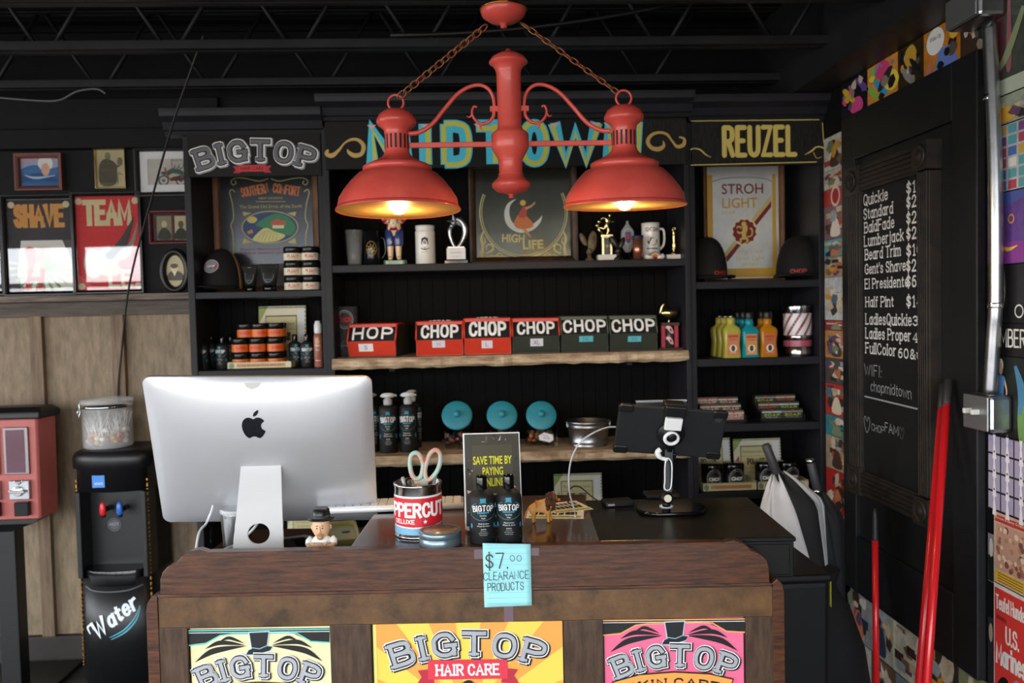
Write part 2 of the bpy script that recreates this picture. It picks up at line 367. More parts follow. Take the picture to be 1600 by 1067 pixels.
# ================================================================== shared materials
BLK = mat('black_wall_paint', '121214', .6, spec=.18, var=.3, vscale=5, bump=.15, bscale=30)
BLKC = mat('black_ceiling_paint', '0e0e10', .6, spec=.15, var=.3, vscale=3)
STEEL = mat('black_painted_steel', '202024', .5, spec=.3, var=.4, vscale=9)
SHELFB = mat('black_shelf_paint', '202025', .5, spec=.3, var=.2, vscale=6)  # lighter black: light caught by the front edges is in the colour
SHELFD = mat('shaded_black_beadboard', '09090a', .65, spec=.1, var=.2, vscale=5)  # darker black: shade inside the bookcases is put into the colour
PLY = mat('stained_plywood', '8d7a62', .6, col2='6f5f4a', vscale=7, stretch=(5, 5, 1.2), bump=.08)
BATTEN = mat('stained_batten', '836c53', .6, col2='584636', vscale=4, stretch=(9, 9, .8))
LEDGE = mat('grey_ledge_wood', '86766a', .65, col2='4d423a', vscale=4, stretch=(1, 8, 12))
LEDGE2 = mat('grey_brown_board', '5e534a', .7, col2='3d3631', vscale=4, stretch=(1, 8, 14))
FLOORM = mat('dark_plank_floor', '3a3836', .4, col2='1f1e1d', vscale=2.5, stretch=(.6, 7, 1))
RAW = mat('live_edge_plank', 'cdb798', .75, col2='8a7058', vscale=6, stretch=(1.4, 5, 7), bump=.5, bscale=18)
GOLD = P('c9a35a', .4); CREAM = P('e6dcc0'); WHITE = P('f2f2f0'); INK = P('111112'); REDP = P('c5222a'); TEALP = P('2aa0b4'); YEL = P('e8c832')
CHROME = mat('chrome', 'd8d8d8', .16, 1); GOLDM = mat('gold_plate', 'dcc68e', .22, 1); BRASS = mat('aged_brass', 'b98a45', .3, 1, var=.4, vscale=30); GALV = mat('galvanised_steel', 'b9bcc0', .32, 1, var=.25, vscale=14)
GLASS = mat('clear_glass', 'ffffff', .02, trans=1, ior=1.45)
PANE = mat('picture_glass', 'ffffff', .02, trans=1, ior=1.3)
BPL = mat('black_plastic', '141416', .4); BGL = mat('gloss_black', '0c0c0d', .12); BMT = mat('matt_black', '17181a', .6); WPL = mat('white_plastic', 'e9eaec', .35)
DWOOD = mat('dark_frame_wood', '4a3222', .45, col2='2c1c12', vscale=8, stretch=(3, 3, 3)); MWOOD = mat('brown_frame_wood', '7a5232', .5, col2='54351e', vscale=6)
# ================================================================== the room
b = MB(FLOORM).box(XL, XR, YF, YB, -.06, 0); fl = struct(b.build('floor'), 'dark plank floor')
b = MB(mat('floor_seam', '141313', .7))
for i in range(34):
    y = YF+.12+i*.2
    if y < YB: b.box(XL, XR, y, y+.004, 0, .0006)
b.build('plank_seams', fl)
struct(MB(BLK).box(XL-.1, XR+.1, YB, YB+.1, 0, ZC).build('wall_back'), 'black back wall')
struct(MB(BLK).box(XR, XR+.1, YF, YB, 0, ZC).build('wall_right'), 'right wall under the pasted prints')
b = MB(BLKC).box(XL, XR, YF, YB, ZC, ZC+.08)
for i in range(44): b.box(XL, XR, YF+.05+i*.15, YF+.11+i*.15, ZC-.035, ZC)
struct(b.build('ceiling'), 'black corrugated deck ceiling')
b = MB(BLK); b.box(XL, XR, YF-.1, YF, 0, .45); b.box(XL, XR, YF-.1, YF, 2.55, ZC)
for i in range(7): x = XL+(XR-XL)*i/6; b.box(x-.05, x+.05, YF-.1, YF, .45, 2.55)
b.box(XL, XR, YF-.08, YF-.02, 2.05, 2.11); struct(b.build('wall_front'), 'glazed shop front with black mullions')
b = MB(BLK); b.box(XL-.1, XL, YF, YB, 0, .45); b.box(XL-.1, XL, YF, YB, 2.55, ZC); b.box(XL-.1, XL, 3.2, YB, .45, 2.55)
for i in range(5): y = YF+(3.2-YF)*i/4; b.box(XL-.1, XL, y-.05, y+.05, .45, 2.55)
struct(b.build('wall_left'), 'left wall with tall windows')
b = MB(mat('soffit_paint', '242427', .5, spec=.4, var=.2)).box(1.44, XR, YF, YB, 2.585, ZC); struct(b.build('trim_1'), 'black boxed soffit along the right wall')
# back wall: plywood wainscot, battens, ledge, frieze
b = MB(PLY).box(XL, -1.26, 4.085, YB, .12, 1.67); pw = struct(b.build('trim_2'), 'tan stained plywood wainscot')
b = MB(BATTEN)
for px in (61, 188): x = W(px, 560, 4.08).x; b.box(x-.03, x+.03, 4.055, 4.085, .12, 1.67)
for k in range(1, 5): x = W(61, 560, 4.08).x-.4*k-.02; b.box(x-.03, x+.03, 4.055, 4.085, .12, 1.67)
b.build('batten', pw, .003)
struct(MB(mat('dark_baseboard', '2b2623', .6, var=.3)).box(XL, -1.26, 4.05, YB, 0, .125).build('baseboard_back', bevel=.004), 'dark baseboard under the plywood')
b = MB(LEDGE).box(XL, -1.26, 3.99, YB, 1.735, 1.765).use(LEDGE2).box(XL, -1.26, 4.06, YB, 1.665, 1.735); struct(b.build('trim_3', bevel=.003), 'grey wooden picture ledge above the plywood')
b = MB(BLK).box(XL, -1.2, 4.06, YB, 2.46, 2.552).box(XL, -1.2, 4.085, YB, 2.552, 2.7); struct(b.build('trim_4', bevel=.004), 'black frieze board on the back wall')
# open-web roof joists
def joist(y, node_px, node_py, pitch):
    x0 = W(node_px, node_py, y).x; b = MB(STEEL); z0, z1 = 2.7, ZC-.04
    for dy in (-.022, .022):
        b.box(XL, XR, y+dy-.014, y+dy+.014, z0-.018, z0+.014); b.box(XL, XR, y+dy-.014, y+dy+.014, z1, z1+.035)
    k0 = int((XL-x0)/pitch)+1; x = x0+k0*pitch
    while x < XR-.3:
        b.tube([(x-.03, y, z0), (x-pitch/2+.02, y, z1)], .0095, 6); b.tube([(x+.03, y, z0), (x+pitch/2-.02, y, z1)], .0095, 6); x += pitch
    o = struct(b.build('ceiling_joist')); o['label'] = 'black open-web steel roof joist'
joist(3.86, 158, 140, .495); joist(3.33, 71, 86, .48); joist(2.82, 71, 20, .48); joist(2.28, 71, 20, .48); joist(1.7, 71, 20, .48)
for i in range(6): joist(1.1-.58*i, 71+9*i, 20, .48)
def sag(a, c, d, n=10): return [tuple(a[k]+(c[k]-a[k])*t/n-(d*4*(t/n)*(1-t/n) if k == 2 else 0) for k in range(3)) for t in range(n+1)]
b = MB(mat('pale_spray_foam', 'b3a878', .9, var=.3, vscale=60)); rn = random.Random(4)
for px, py in [(1172+i*5, 33-i*.35) for i in range(10)]+[(1245+i*3.4, 30+i*.3+(5 if 2 < i < 6 else 0)) for i in range(8)]: p = W(px, py, 4.11); b.ell((p.x, 4.115, p.z), .016+rn.random()*.01, .012, .009+rn.random()*.012, 8, 6)
tag(b.build('spray_foam'), 'pale yellow spray foam along the wall top under the ceiling, over the right bookcase', 'foam', kind='stuff')
WIRE = mat('black_cable', '1a1a1b', .5); GWIRE = mat('grey_cable', '5d5e62', .5)
tag(MB(WIRE).tube(sag(W(610, 55, 3.3), W(1060, 5, 3.3), .03), .008, 6).build('ceiling_cable'), 'black cable sagging between roof joists behind the lamp', 'cable')
tag(MB(GWIRE).tube(catmull([W(-30, 150, 3.8), W(40, 156, 3.8), W(90, 157, 3.8), W(120, 143, 3.8), W(150, 139, 3.8), W(165, 146, 3.8)], 6), .0042, 6).build('loose_wire'), 'pale loose wire loop on the roof joist above the framed pictures', 'cable')
tag(MB(WIRE).tube(catmull([W(318, 55, 3.3), W(271, 190, 3.55), W(240, 300, 3.75), W(203, 440, 3.93), W(189, 560, 4.03), W(184, 622, 4.048), W(182, 800, 4.048), W(182, 990, 4.045)], 6), .0052, 6).build('hanging_cable'), 'thin black cable hanging from the ceiling past the red poster', 'cable')
# ================================================================== three black bookcases
SF = 3.75
def bookcase(label, x0, x1, ztop, shelves, y0, corn):
    t = thing('bookcase', label, 'bookcase', ((x0+x1)/2, 4.1, 0)); ox = (x0+x1)/2
    def pt(n, *q, m=SHELFB, bev=.003): b = MB(m); [b.box(c[0]-ox, c[1]-ox, c[2]-4.1, c[3]-4.1, c[4], c[5]) for c in q]; return b.build(n, t, bev)
    pt('side_panel', (x0, x0+.03, y0, 4.1, 0, ztop)); pt('side_panel', (x1-.024, x1, y0, 4.1, 0, ztop))
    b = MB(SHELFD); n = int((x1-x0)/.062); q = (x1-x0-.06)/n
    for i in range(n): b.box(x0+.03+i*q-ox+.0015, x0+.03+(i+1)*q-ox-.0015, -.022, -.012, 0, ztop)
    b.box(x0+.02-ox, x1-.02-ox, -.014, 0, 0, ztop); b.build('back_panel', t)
    for z, th in shelves: pt('shelf', (x0+.02, x1-.02, y0+.005, 4.09, z-th, z))
    pt('header_board', (x0+.02, x1-.02, y0+.01, y0+.04, 2.29, ztop)); pt('top_panel', (x0, x1, y0, 4.1, ztop-.03, ztop))
    b = MB(SHELFB); z = corn
    pr = [(y0+.05, z-.1), (y0-.012, z-.1), (y0-.02, z-.085), (y0-.03, z-.08), (y0-.045, z-.05), (y0-.075, z-.03), (y0-.08, z-.012), (y0-.085, z), (4.1, z), (4.1, z-.03), (y0+.05, z-.03)]
    e = .06 if x0 < -1 else 0
    b.prism([(p[0]-4.1, p[1]) for p in pr], x0-ox-e-.01, x1-ox+.01, 'x'); b.build('cornice', t)
    return t
bookcase('narrow black bookcase on the left, behind the computer, under the BIGTOP sign', -1.26, -.652, 2.47, [(1.757, .03), (1.408, .035), (1.0, .03), (.58, .03), (.1, .03)], SF, 2.545)
bookcase('wide black middle bookcase under the MIDTOWN sign behind the red lamp', -.652, .985, 2.5, [(1.864, .034), (.64, .03), (.1, .03)], SF-.02, 2.595)
bookcase('narrow black bookcase on the right under the REUZEL sign', .985, 1.609, 2.5, [(1.757, .034), (1.404, .036), (1.102, .036), (.785, .034), (.1, .03)], SF, 2.58)
def plank(label, x0, x1, z, th, sd):
    t = thing('wooden_shelf', label, 'shelf', ((x0+x1)/2, 3.9, z-th)); b = MB(RAW); rn = random.Random(sd); n = 40; ox = (x0+x1)/2
    lo = []
    for i in range(n+1):
        x = x0+(x1-x0)*i/n-ox; f = -.215+rn.uniform(-.008, .008); a = rn.uniform(-.003, .003)
        lo.append([(x, .175, 0), (x, f+.012, a), (x, f, .012), (x, f+.003, th-.01), (x, f+.014, th), (x, .175, th)])
    b.loft(lo, True, False); b.build('plank', t)
    for x in (x0+.25-ox, x1-.25-ox): MB(SHELFB).box(x-.012, x+.012, -.1, .17, -.02, 0).build('bracket', t)
    return t
plank('live-edge wooden plank shelf under the row of T-shirt bins', -.628, .962, 1.449, .047, 3)
plank('live-edge wooden plank shelf under the teal-lidded jars and bucket', -.628, .962, 1.012, .047, 8)
ZS = dict(L1=1.757, L2=1.408, L4=.58, C1=1.864, C2=1.449, C3=1.012, C4=.64, R1=1.757, R2=1.404, R3=1.102, R4=.785)
# ================================================================== painted header signs
def hpx(n, y): return n*y/F
SIGNB = mat('sign_black_paint', '131314', .55, spec=.25, var=.35, vscale=30, stretch=(1, 1, 12)); SIGNG = mat('worn_sign_paint', '2a2928', .55, spec=.25, col2='141414', vscale=16, stretch=(9, 1, 1))
ENG = mat('engraved_silver_ink', 'c4c7cc', .5)
def _eng():
    n, L = ENG.node_tree.nodes, ENG.node_tree.links; t = n.new('ShaderNodeTexCoord'); w_ = n.new('ShaderNodeTexWave'); w_.bands_direction = 'Z'; w_.inputs['Scale'].default_value = 190; r = n.new('ShaderNodeValToRGB')
    r.color_ramp.elements[0].position = .25; r.color_ramp.elements[0].color = (.05, .055, .07, 1); r.color_ramp.elements[1].position = .45; r.color_ramp.elements[1].color = (.62, .64, .68, 1)
    L.new(t.outputs['Object'], w_.inputs[0]); L.new(w_.outputs['Fac'], r.inputs[0]); L.new(r.outputs[0], n['Principled BSDF'].inputs['Base Color'])
_eng()
def bigtop(a, x, y, w, h, arc, l=2, white=True, shadow=INK, sw=.2, lo=True, face=None):
    """the arched slab-serif BIGTOP wordmark: white rim, black edge, engraved silver face"""
    kw = dict(w=w, arc=arc, serif=.4)
    if lo: a.pen('BIGTOP', x, y, h, shadow, l, sw+.2, dx=h*.06, dy=-h*.05, **kw)
    if white: a.pen('BIGTOP', x, y, h, WHITE, l+1, sw+.16, **kw)
    a.pen('BIGTOP', x, y, h, INK, l+2, sw+.06, **kw); a.pen('BIGTOP', x, y, h, face or ENG, l+3, sw-.07, **kw)
def sign(label, x0, x1, z0, z1, m, y): 
    t = thing('sign_board', label, 'sign', ((x0+x1)/2, y, z0)); MB(m).box(-(x1-x0)/2, (x1-x0)/2, 0, .018, 0, z1-z0).build('board', t, .002); return t
def spx(y, cx, z0):            # pixel -> sign coordinates
    def q(px, py): p = W(px, py, y); return (p.x-cx, p.z-z0)
    return q
y = SF-.012; cx = (-1.238-.656)/2; t = sign('black BIGTOP hair care sign over the left bookcase', -1.238, -.656, 2.262, 2.455, SIGNB, y); q = spx(y, cx, 2.262); a = Art(); s = y/F
bigtop(a, *q(398.5, 249), 170*s, 27*s, 262*s, sw=.26, shadow=P('8a8c90'), face=P('606268'))
for h in (-1, 1): a.poly([(q(394, 263)[0]+h*29*s, q(394, 268)[1]-2*s), (q(394, 263)[0]+h*18*s, q(394, 268)[1]-2*s), (q(394, 263)[0]+h*18*s, q(394, 257)[1]-2*s), (q(394, 263)[0]+h*29*s, q(394, 257)[1]-2*s), (q(394, 263)[0]+h*25*s, q(394, 263)[1]-2*s)], P('a81a20'), 1)
c = q(394, 263); a.rect(c[0]-20*s, c[0]+20*s, c[1]-5*s, c[1]+5*s, REDP, 2); a.text('HAIR CARE', c[0], c[1]-2.7*s, 5.4*s, P('2a0d0f'), 3, w=35*s, bold=.02)
a.build('lettering', t, front())
y = SF-.034; t = sign('long black MIDTOWN sign with gold scrolls over the middle bookcase', -.634, .972, 2.283, 2.492, SIGNB, y); cx = (.972-.634)/2; q = spx(y, cx, 2.283); a = Art(); s = y/F
CY_ = P('45c8e2'); YG = P('cfcb48'); PK = P('d9b7b2')
for ch, xa, xb in zip('MIDTOWN', (577, 665, 692, 743, 815, 862, 945), (641, 666, 736, 797, 856, 938, 1002)):
    yb = 258-(xa-577)*.0125; p0 = q((xa+xb)/2, yb-2); wd = max((xb-xa)*s-.19*62*s, 0)
    kw = dict(w=wd if ch != 'I' else None); hh = 55*s
    p0 = (p0[0], p0[1]+.004)
    a.pen(ch, *p0, hh, CY_, 1, .36, cap=.07, **kw); a.pen(ch, *p0, hh, YG, 2, .13, off=.075 if ch in 'DO' else -.075, cap=.04, **kw)
    if ch in 'MTWNI': 
        for gx in ([p0[0]-wd/2, p0[0]+wd/2] if ch != 'I' else [p0[0]]): 
            z = p0[1]+hh*1.06; a.poly([(gx-.13*hh, z), (gx+.13*hh, z), (gx, z-.13*hh)], PK, 3)
def scroll(a, q, pts, ws, m): a.taper([q(*p) for p in pts], [w_*s for w_ in ws], m, 1)
scroll(a, q, [(513, 234), (510, 240), (519, 243), (530, 234), (538, 224), (549, 218), (560, 219), (568, 228), (565, 240), (554, 243), (545, 238), (543, 233)], (3, 6, 7, 4, 2.5, 4, 5, 6.5, 6, 7, 5, 1), GOLD)
scroll(a, q, [(1036, 220), (1037, 228), (1029, 233), (1018, 231), (1012, 221), (1018, 211), (1030, 207), (1042, 210), (1050, 220), (1058, 229), (1068, 226), (1069, 217), (1061, 214)], (1, 5, 7, 6, 6, 5, 4, 4, 3, 5, 6, 4, 2), GOLD)
a.rect(.5, .8, .001, .2, SIGNG, .4); a.build('lettering', t, front())
y = SF-.012; t = sign('worn black REUZEL sign in gold letters over the right bookcase', 1.0, 1.606, 2.278, 2.492, SIGNG, y); cx = 1.303; q = spx(y, cx, 2.278); a = Art(); s = y/F
GL2 = P('dcc668'); kw = dict(gap=.9, xs=1, round_=True)
p0 = q(1187, 242); a.pen('REUZEL', p0[0], p0[1], 43*s, GL2, 1, .18, w=113*s, gap=3.2, round_=True)
for pts in ([(1079, 189), (1280, 187)], [(1079, 258), (1276, 253)], [(1285, 192), (1287, 222)]): a.line([q(*p) for p in pts], 1.4*s, GL2, 1)
scroll(a, q, [(1079, 234), (1084, 232), (1094, 234), (1102, 241), (1111, 246)], (2, 1.5, 2.2, 2, .5), GL2); scroll(a, q, [(1257, 242), (1268, 236), (1275, 230), (1284, 230), (1291, 235), (1288, 240)], (.5, 2.4, 2, 2, 2.2, 1), GL2)
scroll(a, q, [(1271, 238), (1276, 247), (1284, 245)], (1, .8, .6), GL2)
a.build('lettering', t, front())
# ================================================================== red two-shade pendant lamp
RED = mat('red_lamp_enamel', 'dc5a4e', .4, col2='c94a40', vscale=5, coat=.25); DUST = mat('dusty_red_enamel', 'b9685c', .6, var=.25, vscale=30)
CHAINM = mat('worn_red_chain', 'a8513f', .45, .5, col2='8a6a3c', vscale=40); INB = mat('brass_shade_lining', 'dca856', .35, .7, var=.2, vscale=25)
YLM = 2.5; K = YLM/F; pc = W(797, 220, YLM)
lamp = thing('pendant_lamp', 'red two-shade pendant lamp hanging on chains over the wooden counter', 'lamp', pc)
def lz(py): return (220-py)*K
def lathe_px(m, prof, name, parent, cxp=0, y0=0, seg=40): return MB(m).lathe([(r*K, -(y-y0)*K) for r, y in prof][::-1], (cxp*K, 0, 0), seg).build(name, parent)
lathe_px(RED, [(0, 79), (3, 79.5), (5, 83), (14, 86), (25, 92), (30, 99), (30, 101), (25, 104), (21, 110), (19, 116), (18.5, 197), (20, 203), (27, 208), (29, 211), (29, 231), (27, 235), (21, 245), (18.5, 250), (18, 271), (21, 277), (27, 283), (30, 286), (29.5, 291), (23, 298), (8, 302), (4, 303.5), (4, 308), (0, 309)], 'column', lamp, 0, 220)
for y in (252, 271, 116): MB(RED).lathe([(18*K, -.002), (19.6*K, 0), (18*K, .002)], (0, 0, lz(y)), 32).build('band', lamp)
def shade(px, dz, rx, nm):
    e = bpy.data.objects.new('shade', None); COL.objects.link(e); e.parent = lamp; e.location = ((px-797)*K, 0, lz(322)+dz); e.rotation_euler.x = rx; e['label'] = nm
    def lp(m, prof, name, **k): return lathe_px(m, prof, name, e, 0, 322, 48)
    lp(RED, [(93.5, 319), (96, 323), (96.5, 324.5), (95.5, 325), (94, 322.5), (93, 318.5), (91, 307), (83, 294), (73, 281), (61, 269), (52, 265), (53, 262), (53, 258), (48, 255), (36, 250), (24, 243), (19.5, 237), (18.8, 233), (18.8, 206), (20, 200), (29, 193), (31, 189), (30.5, 185), (26, 177), (18, 171), (6, 168), (0, 167.5)][::-1], 'shade_body')
    lp(INB, [(95, 324.6), (92.6, 318.5), (90.4, 307.5), (82.4, 294.6), (72, 281.6), (60, 269.8), (40, 262), (20, 257), (0, 256)], 'shade_lining')
    b = MB(BMT)
    for k in range(16): a = 2*PI*k/16; c, s_ = math.cos(a), math.sin(a); r = 18.85*K; t = (-s_, c); vs = [(r*c+t[0]*d*1.6*K, r*s_+t[1]*d*1.6*K, -(y-322)*K) for d, y in ((-1, 231), (1, 231), (1, 209), (-1, 209))]; b.add(vs, [(0, 1, 2, 3)])
    b.build('vent', e)
    MB(RED).tube([(12*K*math.cos(t*PI/12), 0, -(158.5-322)*K+12*K*math.sin(t*PI/12)) for t in range(24)], 1.9*K, 8, True).build('ring', e)
    MB(RED).lathe([(4*K, -(172-322)*K), (3*K, -(170-322)*K)], (0, 0, 0), 10).build('ring_stem', e)
    BULB = mat('lit_bulb', 'ffdf9a', .3, emit=32)
    g = MB(mat('lamp_socket', '6b5a34', .4, 1)).lathe([(8*K, -(262-322)*K), (8.5*K, -(290-322)*K), (6*K, -(291-322)*K)][::-1], (0, 0, 0), 16).build('socket', e)
    MB(BULB).lathe([(0, -(331-322)*K), (8*K, -(329-322)*K), (12*K, -(322-322)*K), (13*K, -(314-322)*K), (10*K, -(304-322)*K), (6*K, -(296-322)*K), (6*K, -(291-322)*K)], (0, 0, 0), 20).build('bulb', e)
    l = bpy.data.lights.new('bulb_light', 'POINT'); l.energy = 8; l.color = (1, .68, .34); l.shadow_soft_size = .02; lo = bpy.data.objects.new('bulb_light', l); COL.objects.link(lo); lo.parent = e; lo.location = (0, 0, -.012-9*K)
shade(622, (322-320)*K*0, R(-1.5), 'red shade lit inside, on the side of the computer'); shade(974.5, .001, R(2.2), 'red shade lit inside, on the side of the tablet')
b = MB(RED)
b.box((641-797)*K, -18*K, -2.5*K, 2.5*K, lz(229), lz(221)).box(18*K, (956-797)*K, -2.5*K, 2.5*K, lz(229), lz(221)); b.build('cross_bar', lamp, .002)
for sg in (-1, 1):
    pts = [(157, 207), (140, 205), (120, 193), (100, 170), (80, 148), (62, 137), (45, 134), (32, 140), (25, 152), (23, 168)]
    b = MB(RED).tube(catmull([(sg*x*K, 0, lz(y)) for x, y in pts], 5), lambda t: (2.6+1.2*(1-t))*K, 8)
    b.tube(catmull([(sg*x*K, 0, lz(y)) for x, y in ((24, 172), (25, 182), (33, 191), (45, 193), (54, 186), (58, 176), (55, 167), (50, 168))], 5), lambda t: (3-1.4*t)*K, 8)
    b.tube(catmull([(sg*x*K, 0, lz(y)) for x, y in ((40, 192), (46, 197), (43, 203))], 4), lambda t: (2.6-1.8*t)*K, 6); b.tube(catmull([(sg*x*K, 0, lz(y)) for x, y in ((57, 178), (62, 183), (66, 181))], 4), lambda t: (2.2-1.6*t)*K, 6)
    b.box(min(sg*17, sg*30)*K, max(sg*17, sg*30)*K, -3*K, 3*K, lz(175), lz(167)); b.build('scroll_arm', lamp)
lathe_px(RED, [(0, 48), (5, 47), (5, 42), (9, 40.5), (22, 37), (33, 29), (35, 23), (35, 19), (33, 18), (0, 18)], 'ceiling_canopy', lamp, -6, 220); lathe_px(BRASS, [(36.5, 20.5), (36.5, 18), (33, 16), (20, 14), (0, 14)][::-1], 'canopy_rim', lamp, -6, 220)
MB(GALV).cyl((-6*K, 0, lz(15)), 22*K, 7*K, seg=6).cyl((-6*K, 0, lz(9)), 9*K, .4).build('conduit_drop', lamp)
def chain(a, c, n):
    b = MB(CHAINM); a, c = Vector(a), Vector(c); d = (c-a); L = d.length/n; t = d.normalized(); u1 = Vector((0, 1, 0)); u2 = t.cross(u1).normalized()
    for i in range(n):
        m = a+d*((i+.5)/n); u = (u2*.9+u1*.45).normalized() if i % 2 else (u1*.8+u2*.6).normalized()
        b.tube([m+t*(L*.66*math.cos(k*PI/7))+u*(4.6*K*math.sin(k*PI/7)) for k in range(14)], 1.25*K, 6, True)
    b.build('chain', lamp)
chain(((764-797)*K, 0, lz(44)), ((627-797)*K, 0, lz(151)), 14); chain(((820-797)*K, 0, lz(41)), ((968-797)*K, 0, lz(149)), 14)
# ================================================================== the counter
WD = mat('dark_oak_board', '5f351d', .34, col2='2b170b', vscale=7, stretch=(1.6, 4, 18), bump=.12, bscale=40, coat=.15)
WD2 = mat('worn_brown_panel', '70502f', .38, col2='402b18', vscale=3.5, stretch=(3, 3, 3), bump=.06, coat=.1); WD3 = mat('brown_stile', '533c2a', .45, col2='332216', vscale=6, stretch=(10, 4, 1.6), bump=.08)
WDT = mat('polished_counter_top', '4d2c1a', .2, col2='33190c', vscale=6, stretch=(2, 12, 2), coat=.4); WDK = mat('dark_counter_interior', '2a1b12', .5, var=.3)
CANG = math.atan2(-.07, 1.27); CO = Vector((-.66, 2.05, 0)); CN = Vector((math.sin(CANG), -math.cos(CANG), 0))   # counter front: origin, outward normal
counter = thing('wooden_counter', 'antique dark wood counter with stepped top board and three inset posters', 'counter', CO, CANG)
CU = Vector((math.cos(CANG), math.sin(CANG), 0))
def cp(px, py, off=0):        # pixel on the counter front (off metres in front of it) -> (u, z)
    p = WP(px, py, CO+CN*off, CN); return ((p-CO).dot(CU), p.z)
def cw(u, v, z): return CO+CU*u-CN*v+Vector((0, 0, z))       # u along, v behind the front, z up
top = [cp(*p) for p in ((250, 924), (250, 906), (254, 894), (262, 885), (272, 880.5), (277, 879), (278, 877), (284, 869), (296, 862), (310, 859), (325, 858.5))]
tp2 = [cp(*p) for p in ((1130, 843), (1148, 844), (1162, 848.5), (1171, 856), (1174.5, 860.5), (1180, 861.5), (1191, 867), (1199, 876), (1202, 888), (1203, 901))]
ZT = 1.071; zb = top[0][1]; top = [(u, z) for u, z in top]; top[-1] = (top[-1][0], ZT); tp2[0] = (tp2[0][0], ZT)
zseam = .967; top[0] = (top[0][0], zseam); tp2[-1] = (tp2[-1][0], zseam)
MB(WD).prism(top+tp2, 0, .03).build('top_board', counter, .002)
low = [cp(*p) for p in ((231, 1000), (229, 955), (231, 942), (238, 931), (249, 924.5))]; lo2 = [cp(*p) for p in ((1204, 900.5), (1214, 904), (1222, 912), (1225, 925), (1226, 1000))]
uL, uR = low[0][0], lo2[-1][0]; low = [(uL, .02)]+low[1:]; lo2 = lo2[:-1]+[(uR, .02)]; low[-1] = (low[-1][0], zseam); lo2[0] = (lo2[0][0], zseam)
b = MB(WDK); op = [(cp(292, 981)[0], cp(516, 981)[0]), (cp(579, 974)[0], cp(881, 974)[0]), (cp(942, 965)[0], cp(1165, 965)[0])]; ztop = [cp(400, 980)[1], cp(730, 972.5)[1], cp(1050, 964)[1]]
b.prism(low+lo2, .012, .03).build('front_panel', counter)
us = [uL+.026]+[x for p in op for x in p]+[uR-.026]; zr = max(ztop)+.004
b = MB(WD2); b.box(uL+.028, uR-.028, .001, .012, ztop[1], zseam-.006)
b.box(op[0][0], op[0][1], .001, .012, ztop[0], ztop[1]); b.box(op[2][0], op[2][1], .001, .012, ztop[2], ztop[1]+.002) if ztop[2] < ztop[1] else None
b.build('top_rail', counter, .0015)
for i in range(0, 8, 2): MB(WD3).box(us[i], us[i+1], 0, .012, .1, ztop[1]).build('stile', counter, .002)
MB(WD3).box(uL+.02, uR-.02, 0, .012, .02, .1).build('bottom_rail', counter, .002)
E2 = MB(WD); E2.prism([(uL, .02)]+low[1:]+[(uL+.028, zseam), (uL+.028, .02)], -.003, .03).build('edge_moulding', counter, .003)
MB(WD).prism([(uR-.028, .02), (uR-.028, zseam)]+lo2, -.003, .03).build('edge_moulding', counter, .003)
MB(WD).box(uL+.03, uR-.03, -.004, .008, zseam-.005, zseam+.004).build('seam_moulding', counter, .002)
MB(WDK).box(uL, uL+.025, .03, .62, 0, .955).build('side_panel', counter, .002); MB(WDK).box(uR-.025, uR, .03, .62, 0, .94).build('side_panel', counter, .002)
MB(WDK).box(uL+.025, uR-.025, .03, .66, .93, .955).build('desk_top', counter)
mu0 = (WZ(541, 852, ZT)-CO).dot(CU)
mu0 = (Vector((-.318, 2.1, 0))-CO).dot(CU); mu1 = (Vector((.305, 2.1, 0))-CO).dot(CU)
MB(WDT).prism([(mu0, .03), (mu1, .03), (mu1, .56), (mu0+.06, .56), (mu0+.06, .36), (mu0, .36)], ZT-.02, ZT, 'z').build('raised_top', counter, .003); MB(WDK).prism([(mu0+.01, .035), (mu1-.01, .035), (mu1-.01, .55), (mu0+.07, .55), (mu0+.07, .35), (mu0+.01, .35)], .955, ZT-.02, 'z').build('pigeonhole_box', counter)
MB(WD).box(top[-1][0], tp2[0][0], 0, .03, ZT, ZT+.0015).build('top_edge', counter)
